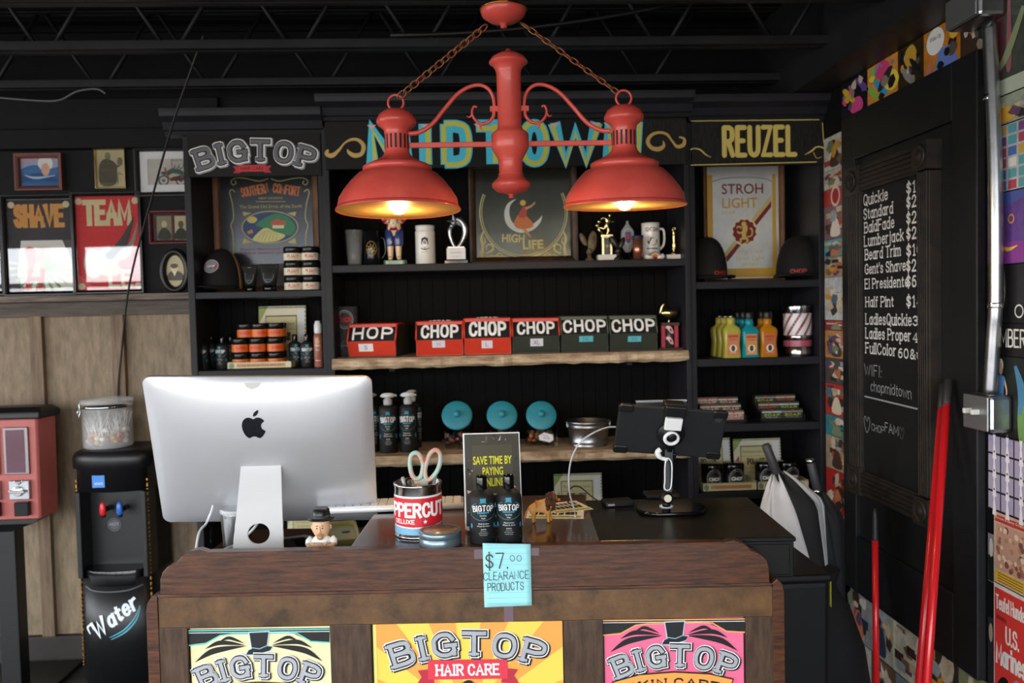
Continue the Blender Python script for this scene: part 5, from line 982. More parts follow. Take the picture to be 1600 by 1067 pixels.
def umbrella(label, top, low, canopy_top, mats, rmax, handle_r, knob):
    top, low, ct = Vector(top), Vector(low), Vector(canopy_top); t = thing('closed_umbrella', label, 'umbrella', low); d = low-top; u = d.normalized(); s1 = u.cross(Vector((0, 1, 0))).normalized(); s2 = u.cross(s1)
    f_ = lambda p: tuple(Vector(p)-low); hb = top+(ct-top)*.8
    MB(mat('grey_rubber_handle', '3b3c40', .5)).tube([f_(top), f_(top+(hb-top)*.05), f_(hb-(hb-top)*.05), f_(hb)], [handle_r*.8, handle_r, handle_r*1.05, handle_r*.8], 14).build('handle', t)
    if knob:
        for p in (top, hb): MB(CHROME).tube([f_(p-u*.006), f_(p+u*.01)], handle_r*1.06, 14).build('handle_ring', t)
    MB(BMT).tube([f_(hb), f_(low)], .006, 8).build('shaft', t); L = (low-ct).length; n = 8
    for g in range(n):
        b = MB(mats[g % len(mats)]); th0 = 2*PI*g/n; 
        def pt(i, j):
            th = th0+2*PI/n*i; tip = abs(math.cos(PI*i))**3; r_ = rmax*(.2+.8*min(j/.22, 1)**.8 if j < .22 else 1-.86*((j-.22)/.78)); out_ = 1+(.25 if g % 2 else -.12)*math.sin(PI*i)*(1-j)
            p = ct+u*(L*j-.035*tip*(1-j)**4+.0)+(s1*math.cos(th)+s2*math.sin(th)*.55)*r_*out_; return f_(p)
        b.grid(pt, 8, 20).build('canopy_panel', t, solid=.001)
    return t
WHC = mat('white_umbrella_cloth', 'd5d6da', .8, var=.1); BKC = mat('black_umbrella_cloth', '202124', .8)
umbrella('closed black and white golf umbrella leaning behind the black cash drawer', W(1196, 694, 3.05), WZ(1275, 1000, .5) if False else W(1292, 985, 2.98), W(1219, 752, 3.04), [WHC, BKC, WHC, WHC, WHC, WHC, BKC, WHC], .125, .0165, False)
umbrella('closed black umbrella with silver-ringed grey handle beside the white and black one', W(1266, 719, 3.12), W(1316, 960, 3.06), W(1280, 778, 3.11), [BKC], .075, .0165, True)
# ================================================================== goods: builders shared by shelves and counter
def hgt(px, py, Y, Z): return W(px, py, Y).z-Z
TEAL = P('2b8ea6'); LGREY = P('b9bcc0')
def bottle_art(p, r, z0, h, hatc, st=.0005):
    a = Art(); k = h
    def hat(x, z, s_): a.poly([(x-.5*s_, z), (x+.5*s_, z), (x+.32*s_, z+.14*s_), (x+.36*s_, z+.6*s_), (x-.36*s_, z+.6*s_), (x-.32*s_, z+.14*s_)], hatc, 2)
    hat(0, z0+k*.80, r*.62); a.pen('BIGTOP', 0, z0+k*.66, k*.1, WHITE, 3, .17, w=r*1.5, serif=.2, arc=r*3.6); a.rect(-r*.45, r*.45, z0+k*.605, z0+k*.635, hatc, 2, 3)
    a.line([(-r*.5, z0+k*.8), (-r*.95, z0+k*.74), (-r*1.0, z0+k*.58), (-r*.55, z0+k*.5), (0, z0+k*.47), (r*.55, z0+k*.5), (r*1.0, z0+k*.58), (r*.95, z0+k*.74), (r*.5, z0+k*.8)], r*.035, hatc, 1, smooth=3)
    a.text('Hair & Body', 0, z0+k*.545, k*.036, WHITE, 2, w=r*.5); a.text('Wash', 0, z0+k*.50, k*.03, WHITE, 2, w=r*.3)
    for q_, w_ in ((.40, .8), (.355, .95), (.25, .5), (.215, .75), (.18, .6)): a.text('Wash & shine' if q_ > .3 else 'cleansing shampoo', 0, z0+k*q_, k*.024, WHITE if q_ > .3 else LGREY, 2, w=r*w_)
    a.text('***', 0, z0+k*.29, k*.025, WHITE, 2, w=r*.4)
    for sg in (-1, 1): a.disc(sg*r*1.0, z0+k*.36, r*.1, hatc, 1, k*.05)
    a.line([(-r*1.0, z0+k*.12), (r*1.0, z0+k*.12)], k*.008, hatc, 1); a.build('printing', p, wrap(r+.0003), st)
def shampoo(label, loc, h, r, group=None, capf=.36, cat='bottle', rz=0):
    t = thing('shampoo_bottle', label, cat, loc, rz, group); hb = h*.77
    MB(BMT).lathe([(0, 0), (r*.9, 0), (r, .004), (r, hb*.82), (r*.96, hb*.9), (r*.78, hb*.97), (r*.5, hb), (r*.42, hb+.004)], (0, 0, 0), 32).build('body', t)
    MB(BGL).lathe([(r*capf*1.15, hb+.001), (r*capf*1.2, hb+.004), (r*capf*1.2, h-.006), (r*capf*1.05, h-.001), (0, h)], (0, 0, 0), 24).build('cap', t); bottle_art(t, r, 0, hb, TEAL); return t
# ------------------------------------------------------------------ on the counter: middle part
zt = ZT+.0002
def on(px, py, Y, Z=ZT): p = W(px, py, Y); return (p.x, Y, Z+.0003)
Y = 2.064; k = Y/F
s1 = shampoo('black shampoo bottle on the counter by the blue note, the one beside the sign edge', on(754.5, 848, Y), 106*k, 20.5*k, rz=R(4)); s2 = dup(s1, on(796.5, 848, Y+.002), R(-4), 'black shampoo bottle on the counter by the blue note, the one beside the toy lion')
def tin_can():
    Y = 2.165; k = Y/F; r = 36.5*k; h = hgt(655, 752, Y, ZT); t = thing('paint_can', 'silver paint can with red lettered label holding scissors and pens on the counter', 'can', on(655, 841, Y), 0)
    MB(CHROME).lathe([(r*.9, .004), (r, .002), (r+.002, 0), (r+.002, .004), (r, .006), (r, h-.008), (r+.002, h-.005), (r+.002, h), (r-.002, h), (r-.003, h-.004), (r-.006, h-.006), (r-.006, .006), (0, .006)], (0, 0, 0), 48).build('body', t)
    a = Art(); n = 26; RD = P('cf2230', .4); BL = P('7fb4d2', .4); z0, z1 = h*.14, h*.83; U = r*2.3
    def band(zf0, zf1, m, l):
        vs = []; 
        for i in range(n+1): u = -U+2*U*i/n; vs += [(u, zf0(u)), (u, zf1(u))]
        a.raw(vs, [(2*i, 2*i+2, 2*i+3, 2*i+1) for i in range(n)], m, l)
    bot = lambda u: h*(.20+.05*abs(u/U)); band(lambda u: h*.08, bot, BL, 1); band(bot, lambda u: h*.80, WHITE, 1); band(lambda u: bot(u)+h*.025, lambda u: h*.765, RD, 2)
    a.pen('UPPERCUT', r*.02, h*.43, h*.23, WHITE, 3, .23, w=r*2.85, dens=2); a.pen('DELUXE', -r*.42, h*.295, h*.07, WHITE, 3, .22, w=r*.95, dens=3)
    a.poly([(r*.5+h*.045*(1 if i % 2 == 0 else .42)*math.sin(PI*i/5), h*.325+h*.045*(1 if i % 2 == 0 else .42)*math.cos(PI*i/5)) for i in range(10)], WHITE, 3)
    a.build('label', t, wrap(r+.0004, 0, -PI/2-.16), .0007); return t, r, h, Y
can, rc, hc_, yc_ = tin_can()
MINT = mat('mint_floral_plastic', '86d0c4', .4, col2='d98a78', vscale=38)
sc_ = thing('scissors', 'mint floral-handled scissors standing in the silver can', 'scissors', (W(662, 800, 2.165).x, 2.165, ZT+.02), 0); ox_ = W(662, 800, 2.165).x
def sp(px, py): p = W(px, py, 2.165); return (p.x-ox_, 0, p.z-ZT-.02)
for lp in ([(641, 717), (645, 709), (652, 708), (658, 715), (661, 726), (660, 736), (657, 745), (650, 748), (644, 742), (641, 730)], [(667, 722), (672, 709), (680, 703), (687, 708), (688, 720), (684, 734), (676, 745), (669, 750), (665, 745), (664, 734)]):
    MB(MINT).tube(catmull([sp(*p) for p in lp], 4, True), .0062, 8, True).build('handle_loop', sc_)
MB(MINT).loft([[sp(645, 748), sp(672, 748), (sp(672, 748)[0], .008, sp(672, 748)[2]), (sp(645, 748)[0], .008, sp(645, 748)[2])], [sp(652, 770), sp(664, 770), (sp(664, 770)[0], .008, sp(664, 770)[2]), (sp(652, 770)[0], .008, sp(652, 770)[2])]], True, False).build('handle_base', sc_, .002)
MB(CHROME).loft([[(x, y, sp(658, 768)[2]) for x, y in ((sp(652, 768)[0], .001), (sp(664, 768)[0], .001), (sp(664, 768)[0], .006), (sp(652, 768)[0], .006))], [(-.002, .001, 0), (.002, .001, 0), (.002, .006, 0), (-.002, .006, 0)]], True, False).build('blade', sc_)
for i, (px, py, c, lb) in enumerate(((629, 745, '9da0a2', 'grey pen leaning in the silver can, by its rim on the computer side'), (639, 750, '4d5054', 'dark marker in the silver can under the scissors'), (681, 742, '8b949c', 'grey-blue marker in the silver can beside the scissors, towards the sign'))):
    b0 = Vector((can.location.x+(px-655)*.0004, 2.165+.012*(i-1), ZT+.009)); t1 = W(px, py, 2.165+.02*(i-1)); t = thing('marker_pen', lb, 'pen', b0); d = t1-b0
    MB(P(c, .35)).tube([(0, 0, 0), tuple(d*.8), tuple(d*.99), tuple(d)], [.0045, .0048, .0046, .003], 10).build('barrel', t); MB(P('2c2d30', .35)).tube([tuple(d*.62), tuple(d*.7)], .0052, 10).build('cap_band', t)
Y = 2.06; k = Y/F; tn = thing('round_tin', 'flat round grey-blue tin with clear lid in front of the silver can', 'tin', on(688.5, 853, Y), .3); r = 33*k
MB(mat('blue_grey_tin', '8ba0aa', .3, .7, var=.2, vscale=20)).lathe([(r*.95, 0), (r, .002), (r, .016), (r*.97, .018), (r*.97, .02), (r*1.01, .021), (r*1.01, .032), (r*.98, .036), (r*.9, .037), (r*.88, .035), (0, .035)], (0, 0, 0), 40).build('tin_body', tn)
MB(mat('brown_soap', 'a5896f', .25, col2='7d6552', vscale=25)).lathe([(r*.86, .035), (r*.84, .0365), (0, .0368)], (0, 0, 0), 32).build('lid_window', tn)
# sign: save time by paying online
sg_ = thing('counter_sign', 'small white-edged counter sign in yellow letters about paying, behind two black bottles', 'sign', (W(773, 840, 2.19).x, 2.19, ZT+.0005), R(14), rx=R(-10), ry=R(2.2)); Y = 2.17; k = Y/F; ws = 47.5*k; hs = 151*k
MB(P('f3f3f2', .3)).box(-ws, ws, 0, .003, .0, hs).build('panel', sg_, .001); MB(P('f3f3f2', .3)).box(-ws, -ws+.012, -.025, .003, 0, .003).build('foot', sg_, .0005)
a = Art(); GB = P('4a463d', .35); m_ = .0035; a.rect(-ws+m_, ws-m_, .008, hs-m_, GB, 1); rn = random.Random(6)
for i in range(40):
    x = rn.choice([-1, 1])*rn.uniform(ws*.62, ws*.88) if i < 30 else rn.uniform(-ws*.8, ws*.8); z = rn.uniform(.02, hs-.012) if i < 30 else rn.uniform(hs*.9, hs*.96); a.poly([(x+rn.uniform(-.009, .009), z+rn.uniform(-.009, .009)) for _ in range(3)], P(rn.choice(['d9d4c8', '8a6a5a', '1d1b19', 'c9b8a8', '3a3630', '7a4a40']), .35), 2+i*.02)
a.rect(-ws*.7, ws*.7, .02, hs*.87, P('55513f', .35), 3)
YT = P('ece43a', .35)
for tx, z, w_ in (('SAVE TIME BY', .665, 1.36), ('PAYING', .55, .72), ('ONLINE!', .435, .86)): a.text(tx, -ws*.0, hs*z, hs*.088, YT, 4, w=ws*w_, bold=.02, xs=1)
a.ring(ws*.05, hs*.24, ws*.36, .0025, P('cfcfc6', .35), 4); a.disc(ws*.05, hs*.24, ws*.3, INK, 4); a.text('CHOP', ws*.05, hs*.215, hs*.05, WHITE, 5, w=ws*.42, bold=.03)
a.build('printing', sg_, front(-.0003))
# toy lion
Y = 2.235; k = Y/F; lion = thing('toy_lion', 'small plastic toy lion with dark mane standing on the counter', 'toy lion', on(846, 820, Y), 0)
def skin(name, parent, V, E_, rad, m, sub=2, root=0):
    me = bpy.data.meshes.new(name); me.from_pydata(V, E_, []); me.materials.append(m); o = bpy.data.objects.new(name, me); COL.objects.link(o); o.parent = parent
    q = o.modifiers.new('skin', 'SKIN'); 
    if not me.skin_vertices: 
        bm = __import__('bmesh').new(); bm.from_mesh(me); bm.verts.layers.skin.verify(); bm.to_mesh(me); bm.free()
    for i, r_ in enumerate(rad): sv = me.skin_vertices[0].data[i]; sv.radius = (r_, r_) if not isinstance(r_, tuple) else r_; sv.use_root = i == root
    q.use_smooth_shade = True; s_ = o.modifiers.new('sub', 'SUBSURF'); s_.levels = s_.render_levels = sub; return o
TAN = mat('lion_tan_plastic', 'cf9248', .5, var=.15, vscale=30); MANE = mat('lion_mane', '6d3a16', .7, col2='1a100a', vscale=60, bump=.6, bscale=300)
L = .001
V = [(-18, 0, 36), (0, 0, 37), (14, 0, 38), (23, 0, 48), (29, 0, 56), (37, 0, 51),  # spine .. head, muzzle
     (-19, -6, 24), (-16, -6, 14), (-20, -6, 4), (-15, -6.5, 2), (-20, 6, 24), (-14, 6, 14), (-17, 6, 4), (-12, 6.5, 2),
     (14, -6, 22), (15, -6, 12), (14, -6, 3), (19, -6.5, 2), (17, 6, 22), (21, 6, 12), (20, 6, 3), (25, 6.5, 2), (-26, 2, 34), (-34, 3, 20), (-36, 3, 8)]
E_ = [(0, 1), (1, 2), (2, 3), (3, 4), (4, 5), (0, 6), (6, 7), (7, 8), (8, 9), (0, 10), (10, 11), (11, 12), (12, 13), (2, 14), (14, 15), (15, 16), (16, 17), (2, 18), (18, 19), (19, 20), (20, 21), (0, 22), (22, 23), (23, 24)]
rad = [11, 11.5, 12, 10, 9, 6, 6.5, 4, 3.3, 3.2, 6.5, 4, 3.3, 3.2, 6, 4.2, 3.6, 3.4, 6, 4.2, 3.6, 3.4, 2.4, 1.7, 2.6]
sk = 1.22*L; skin('body', lion, [(x*sk, y*sk, z*sk) for x, y, z in V], E_, [r_*sk for r_ in rad], TAN, 2, 1)
b = MB(MANE); rn = random.Random(2)
for i in range(110):
    th = rn.uniform(0, 2*PI); rr_ = rn.uniform(.55, 1); x = rn.uniform(12, 29); z = 47+rr_*17*math.sin(th)-max(0, 24-x)*.4; y = rr_*14*math.cos(th); b.ell((x*sk, y*sk, z*sk), 4.6*sk, 3.8*sk, 6.5*sk, 7, 6)
b.build('mane', lion); b = MB(mat('lion_muzzle', 'a8713a', .5)); b.ell((40*sk, 0, 49*sk), 4*sk, 4.5*sk, 3.2*sk).build('muzzle', lion); b = MB(INK); b.ell((43.5*sk, 0, 50.5*sk), 1.4*sk, 2*sk, 1.4*sk, 8, 6); b.build('nose', lion)
for s_ in (-1, 1): MB(INK).ell((37*sk, s_*5*sk, 56*sk), 1.1*sk, 1.1*sk, 1.1*sk, 8, 6).build('eye', lion); MB(TAN).ell((28*sk, s_*9*sk, 64*sk), 2.4*sk, 1.6*sk, 3*sk, 8, 6).build('ear', lion)
# flyers, keyboard
def sheet(name, label, px, z, rz, w_, d_, col, draw):
    p = WZ(px[0], px[1], z); t = thing(name, label, 'flyer', (p.x, p.y, z), rz); MB(P(col)).box(-w_/2, w_/2, -d_/2, d_/2, 0, .0006).build('paper', t); a = Art(); draw(a, w_, d_); a.build('printing', t, lambda u, v, l: (u, v, .0006+l)); return t
def fly(a, w_, d_):
    rn = random.Random(9); a.rect(-w_*.45, w_*.45, -d_*.45, -d_*.3, P('9aa84a'), 1)
    for i in range(7): a.rect(-w_*.4+i*w_*.115, -w_*.31+i*w_*.115, -d_*.2, d_*.05, INK, 1); a.rect(-w_*.4+i*w_*.115, -w_*.32+i*w_*.115, d_*.12, d_*.34, P('3a3a3c'), 1)
sheet('flyer', 'printed white flyer with green border lying on the counter behind the toy lion', (868, 801), ZT+.0005, R(-8), .16, .13, 'e9e8e2', fly); sheet('flyer', 'second printed flyer lying partly under the first, against the cash drawer', (884, 792), ZT+.0012, R(18), .12, .12, 'dcd9d2', fly)
kb = thing('keyboard', 'slim silver keyboard with white keys lying behind the silver can', 'keyboard', (W(610, 800, 2.43).x, 2.41, zt), R(1))
MB(ALU).box(-.215, .215, 0, .13, .004, .009).build('deck', kb, .001); MB(ALU2).cyl((-.215, .004, .0095), .0095, .43, 'x', 20).build('battery_tube', kb)
b = MB(WPL)
for r_ in range(5):
    for c_ in range(17): b.box(-.208+c_*.0246, -.208+c_*.0246+.021, .022+r_*.021, .022+r_*.021+.018, .009, .0125)
o = b.build('keys', kb); o['kind'] = 'stuff'
# ------------------------------------------------------------------ cash drawer, tablet, charger
CDM = mat('cash_drawer_black', '131314', .3, bump=.03, bscale=400); ZD = 1.06
fl_, fr_, rl_ = WZ(935, 845, ZD), WZ(1225.6, 828, ZD), WZ(903, 781, ZD); fl_.y = max(fl_.y, 2.075); ang = math.atan2(fr_.y-fl_.y, fr_.x-fl_.x); wD = (fr_-fl_).length; ang = max(min(ang, .03), -.06)
dr = thing('cash_drawer', 'black steel cash drawer carrying the tablet stand at the end of the counter', 'cash drawer', (fl_.x, fl_.y, .9555), CANG); dD = .45; hD = ZD-.9555
MB(CDM).box(0, wD, .004, dD, 0, hD-.012).build('case', dr, .003); MB(CDM).box(-.004, wD+.004, -.003, dD, hD-.012, hD).build('lid', dr, .004); MB(CDM).box(.012, wD-.012, -.001, .005, .008, hD-.018).build('drawer_front', dr, .002); MB(CHROME).cyl((wD*.5, -.004, hD*.5), .009, .005, 'y', 16).build('lock', dr)
for p in ((.03, .1), (.03, .3)): MB(BGL).cyl((-.006, p[0]+.06, hD*.45), .008, .006, 'x', 12).build('side_screw', dr)
ts = thing('tablet_stand', 'black and white jointed tablet stand on the cash drawer', 'tablet stand', (*WZ(1048, 797, ZD)[:2], ZD+.0003)); yS = ts.location.y; xS = ts.location.x; kS = yS/F
def tp_(px, py, Y): p = W(px, py, Y); return (p.x-xS, p.y-yS, p.z-ZD)
MB(BGL).loft([[(x, y, z) for x, y in rrect(-.098*s_, .098*s_, -.075*s_, .075*s_, .06*s_, 6)] for s_, z in ((.98, 0), (1, .003), (1, .008), (.97, .011))], True, True).build('base', ts)
MB(P('d5d6d8', .3)).lathe([(.02, .011), (.02, .014), (.012, .017), (.011, .02)], tp_(1041, 0, yS)[:2]+(0,) if False else (tp_(1041, 784, yS)[0], 0, 0), 24).build('swivel_ring', ts)
pv = tp_(1041, 777, yS-.01); MB(BPL).cyl((pv[0]-.004, pv[1], pv[2]), .0165, .03, 'x', 24).build('pivot', ts) if False else MB(BPL).lathe([(.0001, -.016), (.0165, -.016), (.0165, .012), (.0001, .012)], (pv[0], pv[1], pv[2]), 24, 'y').build('pivot', ts)
MB(CREAM).lathe([(.0105, -.0175), (.011, -.0165), (.011, -.015)], (pv[0]+.001, pv[1], pv[2]), 24, 'y').build('pivot_cap', ts); MB(BPL).cyl((pv[0], pv[1], .014), .012, pv[2]-.026, 'z', 16).build('neck', ts)
a0, a1 = Vector(tp_(1043, 770, yS+.01)), Vector(tp_(1045, 700, yS+.03))
b = MB(BPL); b.loft([[(p.x-w_, p.y-.008, p.z), (p.x+w_, p.y-.008, p.z), (p.x+w_, p.y+.008, p.z), (p.x-w_, p.y+.008, p.z)] for p, w_ in ((a0, .014), (a0.lerp(a1, .25), .0145), (a1, .013))], True, False); b.build('arm', ts, .003)
WT = P('eeeeec', .3); lo = [(1038, 764), (1048, 764), (1049, 742), (1050, 722), (1042, 716), (1040, 740)]
MB(WT).tube(catmull([tp_(x, y, yS-.002) for x, y in ((1042, 766), (1048, 762), (1050, 740), (1049, 722), (1042, 716), (1039, 730), (1039, 750), (1038, 762))], 4, True), .0022, 6, True).build('arm_trim', ts)
MB(WT).tube(catmull([tp_(x, y, yS+.005) for x, y in ((1043, 718), (1032, 715), (1027, 707), (1032, 702))], 4), [.006]*5+[.008]*8, 8).build('release_lever', ts)
TA = [W(966, 631, yS+.005), W(1138, 643, yS+.005), W(1122, 716, yS+.05), W(960, 704, yS+.05)]; cT = sum(TA, Vector())/4; uT = ((TA[1]-TA[0])+(TA[2]-TA[3])).normalized(); vT = ((TA[0]-TA[3])+(TA[1]-TA[2])); vT = (vT-uT*vT.dot(uT)).normalized(); nT = uT.cross(vT)
if nT.y > 0: nT = -nT
wTb = ((TA[1]-TA[0]).length+(TA[2]-TA[3]).length)/4; hTb = ((TA[0]-TA[3]).length+(TA[1]-TA[2]).length)/4
MB(BPL).tube([tuple(a1-Vector((0, 0, .01))), tuple(a1.lerp(Vector((cT.x-xS, cT.y-yS, cT.z-ZD)), .55)), (cT.x-xS-.0, cT.y-yS-.034, cT.z-ZD+.0)], .012, 14).build('ball_joint', ts)
MT = Matrix(((uT.x, -nT.x, vT.x, cT.x), (uT.y, -nT.y, vT.y, cT.y), (uT.z, -nT.z, vT.z, cT.z), (0, 0, 0, 1)))
tb = thing('tablet', 'tablet in a thick black case seen from behind, held by the white and black stand', 'tablet', (0, 0, 0)); tb.matrix_world = MT
MB(BMT).prism(rrect(-wTb, wTb, -hTb, hTb, .018, 5), -.006, .008).build('case', tb, .004); MB(BGL).prism(rrect(-wTb+.012, wTb-.012, -hTb+.012, hTb-.012, .006, 3), .0082, .009).build('screen', tb)
for sx, sz in ((-1, 1), (1, 1), (-1, -1), (1, -1)): MB(BPL).prism(rrect(min(sx*wTb, sx*(wTb-.04))-.002, max(sx*wTb, sx*(wTb-.04))+.002, min(sz*hTb, sz*(hTb-.02))-.002, max(sz*hTb, sz*(hTb-.02))+.002, .008, 4), -.009, .006).build('corner_bumper', tb, .003)
MB(P('3a3b3e', .2)).lathe([(.011, -.0085), (.011, -.006), (.0001, -.006)][::-1], (wTb-.025, 0, hTb-.022), 20, 'y').build('camera_ring', tb)
def tm(x, y, z): p = MT @ Vector((x, y, z)); return (p.x-xS, p.y-yS, p.z-ZD)
b = MB(BPL); b.T = Matrix.Translation((-xS, -yS, -ZD)) @ MT; b.box(-.03, .03, -.03, .02, hTb-.018, hTb+.014).box(-.03, .03, -.012, .02, hTb+.004, hTb+.016); b.lathe([(0, -.046), (.011, -.046), (.013, -.03), (.04, -.022), (.04, -.012)], (0, 0, -.0), 24, 'y'); b.box(-.02, .02, -.016, -.0095, -.005, hTb-.01); b.box(-.028, .028, -.014, .016, -hTb-.01, -hTb+.01); b.box(-.018, .018, -.016, -.0095, -hTb, 0); b.build('clamp', ts, .003)
b = MB(WT); b.T = Matrix.Translation((-xS, -yS, -ZD)) @ MT; b.box(-.026, .024, -.034, -.02, hTb-.058, hTb-.02).build('clamp_cover', ts, .003)
b = MB(WT); b.T = Matrix.Translation((-xS, -yS, -ZD)) @ MT; b.tube([(.019*math.cos(a_*PI/14)-.002, -.036, .017*math.sin(a_*PI/14)-.006) for a_ in range(28)], .0055, 8, True).build('joint_collar', ts)
cdp = thing('card_reader', 'dark slab with a pale top edge standing behind the tablet on the cash drawer', 'card reader', (W(1029, 640, 2.56).x, 2.53, ZD+.0003)); hC = hgt(1029, 625, 2.55, ZD); MB(P('3d4046', .4)).box(-.075, .082, 0, .012, hC-.06, hC).box(.012, .03, .002, .012, .01, hC-.06).build('slab', cdp, .002); MB(P('aab4bd', .3)).box(-.075, .082, -.001, .013, hC-.004, hC+.001).build('top_edge', cdp); MB(BPL).box(-.05, .05, -.02, .05, 0, .012).build('foot', cdp, .003)
bp_ = thing('power_bank', 'small flat black power bank on the cash drawer beside the tablet stand', 'power bank', (*WZ(965, 789, ZD)[:2], ZD+.0003), R(8)); MB(BPL).box(-.044, .044, -.028, .028, 0, .016).build('case', bp_, .004); MB(P('9a9b9e', .4)).box(-.038, -.018, -.0288, -.0275, .005, .011).build('port', bp_)
def cab(label, pts, r_, m): return tag(MB(m).tube(catmull(pts, 6), r_, 8).build('charging_cable'), label, 'cable')
yq = bp_.location.y
cab('thin black cable looping from the power bank down beside the cash drawer', [(bp_.location.x-.052, yq-.01, ZD+.012), W(925, 776, yq), W(908, 762, yq), W(896, 760, yq), W(888, 770, yq+.01), W(888, 785, yq), W(893, 798, 2.36), (W(899, 806, 2.3).x-.012, 2.3, ZT+.004)], .0022, WIRE)
cab('white charging cable hanging from the tablet edge down to the counter', [W(962, 667, yS+.02), W(948, 668, yS-.0), W(926, 677, yS-.03), W(906, 692, yS-.03), W(894, 714, yS-.03), W(889, 740, yS-.03), W(890, 770, yS-.03), W(897, 795, 2.36), (W(899, 806, 2.3).x-.004, 2.27, ZT+.004)], .0026, mat('pale_grey_cable', 'b7b9bd', .4))
# ------------------------------------------------------------------ lower left of the counter
ZL = .9553
bb = thing('bobblehead_figure', 'bobblehead figurine with black hat, goatee, white shirt and folded arms, beside the computer stand', 'figurine', on(503, 858, 2.135, ZL-.0003)); kB = 2.135/F; yB = 2.135
def bz(py): return W(503, py, yB).z-ZL
SKN = mat('figurine_skin', 'e0b48e', .45); zh0, zh1 = bz(840), bz(808); zhc = (zh0+zh1)/2; rx = 14.5*kB; rz_ = (zh1-zh0)*.62
lo = []
for i in range(13): t_ = i/12; z = zhc-rz_+2*rz_*t_; w_ = math.sin(PI*(.02+.96*t_))**.55*(1 if t_ > .45 else .72+.62*t_); lo.append([(rx*w_*math.cos(a_*PI/12), rx*.95*w_*math.sin(a_*PI/12)-.0*t_, z) for a_ in range(24)])
MB(SKN).loft(lo).build('head', bb); zs = bz(836)
b = MB(mat('white_shirt_paint', 'efefec', .4)); b.loft([[(w_*math.cos(a_*PI/12), d_*math.sin(a_*PI/12), z) for a_ in range(24)] for w_, d_, z in ((.024, .016, bz(900)), (.026, .018, bz(870)), (.029, .019, bz(850)), (.028, .017, bz(842)), (.018, .013, bz(838)), (.009, .008, bz(833)))]); b.build('torso', bb)
for s_ in (-1, 1):
    MB(mat('white_shirt_paint', 'efefec', .4)).tube([(s_*.024, 0, bz(840)), (s_*.031, -.002, bz(845)), (s_*.031, -.008, bz(849))], [.009, .01, .0095], 12).build('sleeve', bb)
    MB(SKN).tube(catmull([(s_*.031, -.009, bz(849)), (s_*.024, -.022, bz(851)), (0, -.026, bz(848.5-s_)), (-s_*.016, -.023, bz(847))], 4), [.007]*5+[.0062]*5+[.006]*3, 12).build('forearm', bb)
    b = MB(SKN)
    for f_ in range(4): b.tube([(-s_*.016, -.024, bz(845.4+f_*1.1)), (-s_*.021, -.023, bz(845.4+f_*1.1)), (-s_*.0245, -.0195, bz(845.6+f_*1.1))], [.0022, .002, .0017], 7)
    b.tube([(-s_*.013, -.026, bz(846.5)), (-s_*.016, -.028, bz(844)), (-s_*.019, -.0265, bz(843))], [.0025, .0022, .0018], 7); b.build('hand', bb)
    MB(INK).ell((s_*.0072, -rx*.93, bz(822)), .0022, .0014, .0016, 8, 6).build('eye', bb); MB(SKN).ell((s_*rx*1.0, 0, bz(823)), .003, .004, .006, 8, 6).build('ear', bb); MB(P('7a5a3a')).ell((s_*.0072, -rx*.93, bz(818.5)), .0042, .0016, .0009, 8, 6).build('eyebrow', bb)
MB(SKN).loft([[(w_*math.cos(a_*PI/6), -rx*.95-d_+.6*w_*math.sin(a_*PI/6), bz(py)) for a_ in range(12)] for w_, d_, py in ((.0012, 0, 819), (.002, .003, 824), (.003, .006, 827), (.0022, .002, 829))]).build('nose', bb)
b = MB(P('a98a5c', .7)); b.ell((0, -rx*.80, bz(836)), .0085, .006, .008, 14, 10); b.tube(catmull([(-.008, -rx*.86, bz(833)), (0, -rx*.99, bz(831)), (.008, -rx*.86, bz(833))], 5), .0019, 8); b.build('goatee', bb); MB(P('a35a4a')).ell((0, -rx*.965, bz(832.6)), .0045, .0012, .0011, 8, 6).build('mouth', bb)
b = MB(P('1a1a1c', .35)); b.lathe([(.0001, bz(809)), (rx*1.32, bz(811)), (rx*1.42, bz(809.5)), (rx*1.4, bz(808.5)), (rx*1.05, bz(808)), (rx*.98, bz(802)), (rx*.9, bz(795)), (rx*.72, bz(793)), (.0001, bz(794.5))], (0, 0, 0), 32).build('hat', bb); MB(P('3a3a3e', .4)).lathe([(rx*1.06, bz(808)), (rx*1.0, bz(803.5)), (rx*.97, bz(803.5))], (0, 0, 0), 32).build('hat_band', bb)
for s_ in (-1, 1): MB(P('2a2e3a')).tube([(s_*.011, 0, bz(898)), (s_*.012, 0, .03), (s_*.012, 0, .012)], [.0125, .011, .0105], 14).build('trouser_leg', bb); MB(INK).ell((s_*.012, -.006, .011), .01, .016, .007, 14, 8).build('shoe', bb)
MB(BGL).lathe([(.035, 0), (.035, .006), (.0001, .007)][::-1], (0, 0, 0), 28).build('base', bb)
tu = thing('steel_tumbler', 'brushed steel tumbler half hidden behind the computer stand', 'tumbler', on(371, 850, 2.42, ZL-.0003)); MB(mat('brushed_steel', 'c4c7ca', .25, 1)).lathe([(0, 0), (.034, 0), (.037, .004), (.044, .125), (.044, .14), (.041, .142), (.04, .13), (.034, .01), (0, .008)], (0, 0, 0), 36).build('cup', tu); MB(P('b7babd', .3)).lathe([(.0442, .128), (.0452, .13), (.0452, .138), (.0442, .14)], (0, 0, 0), 36).build('rolled_rim', tu)
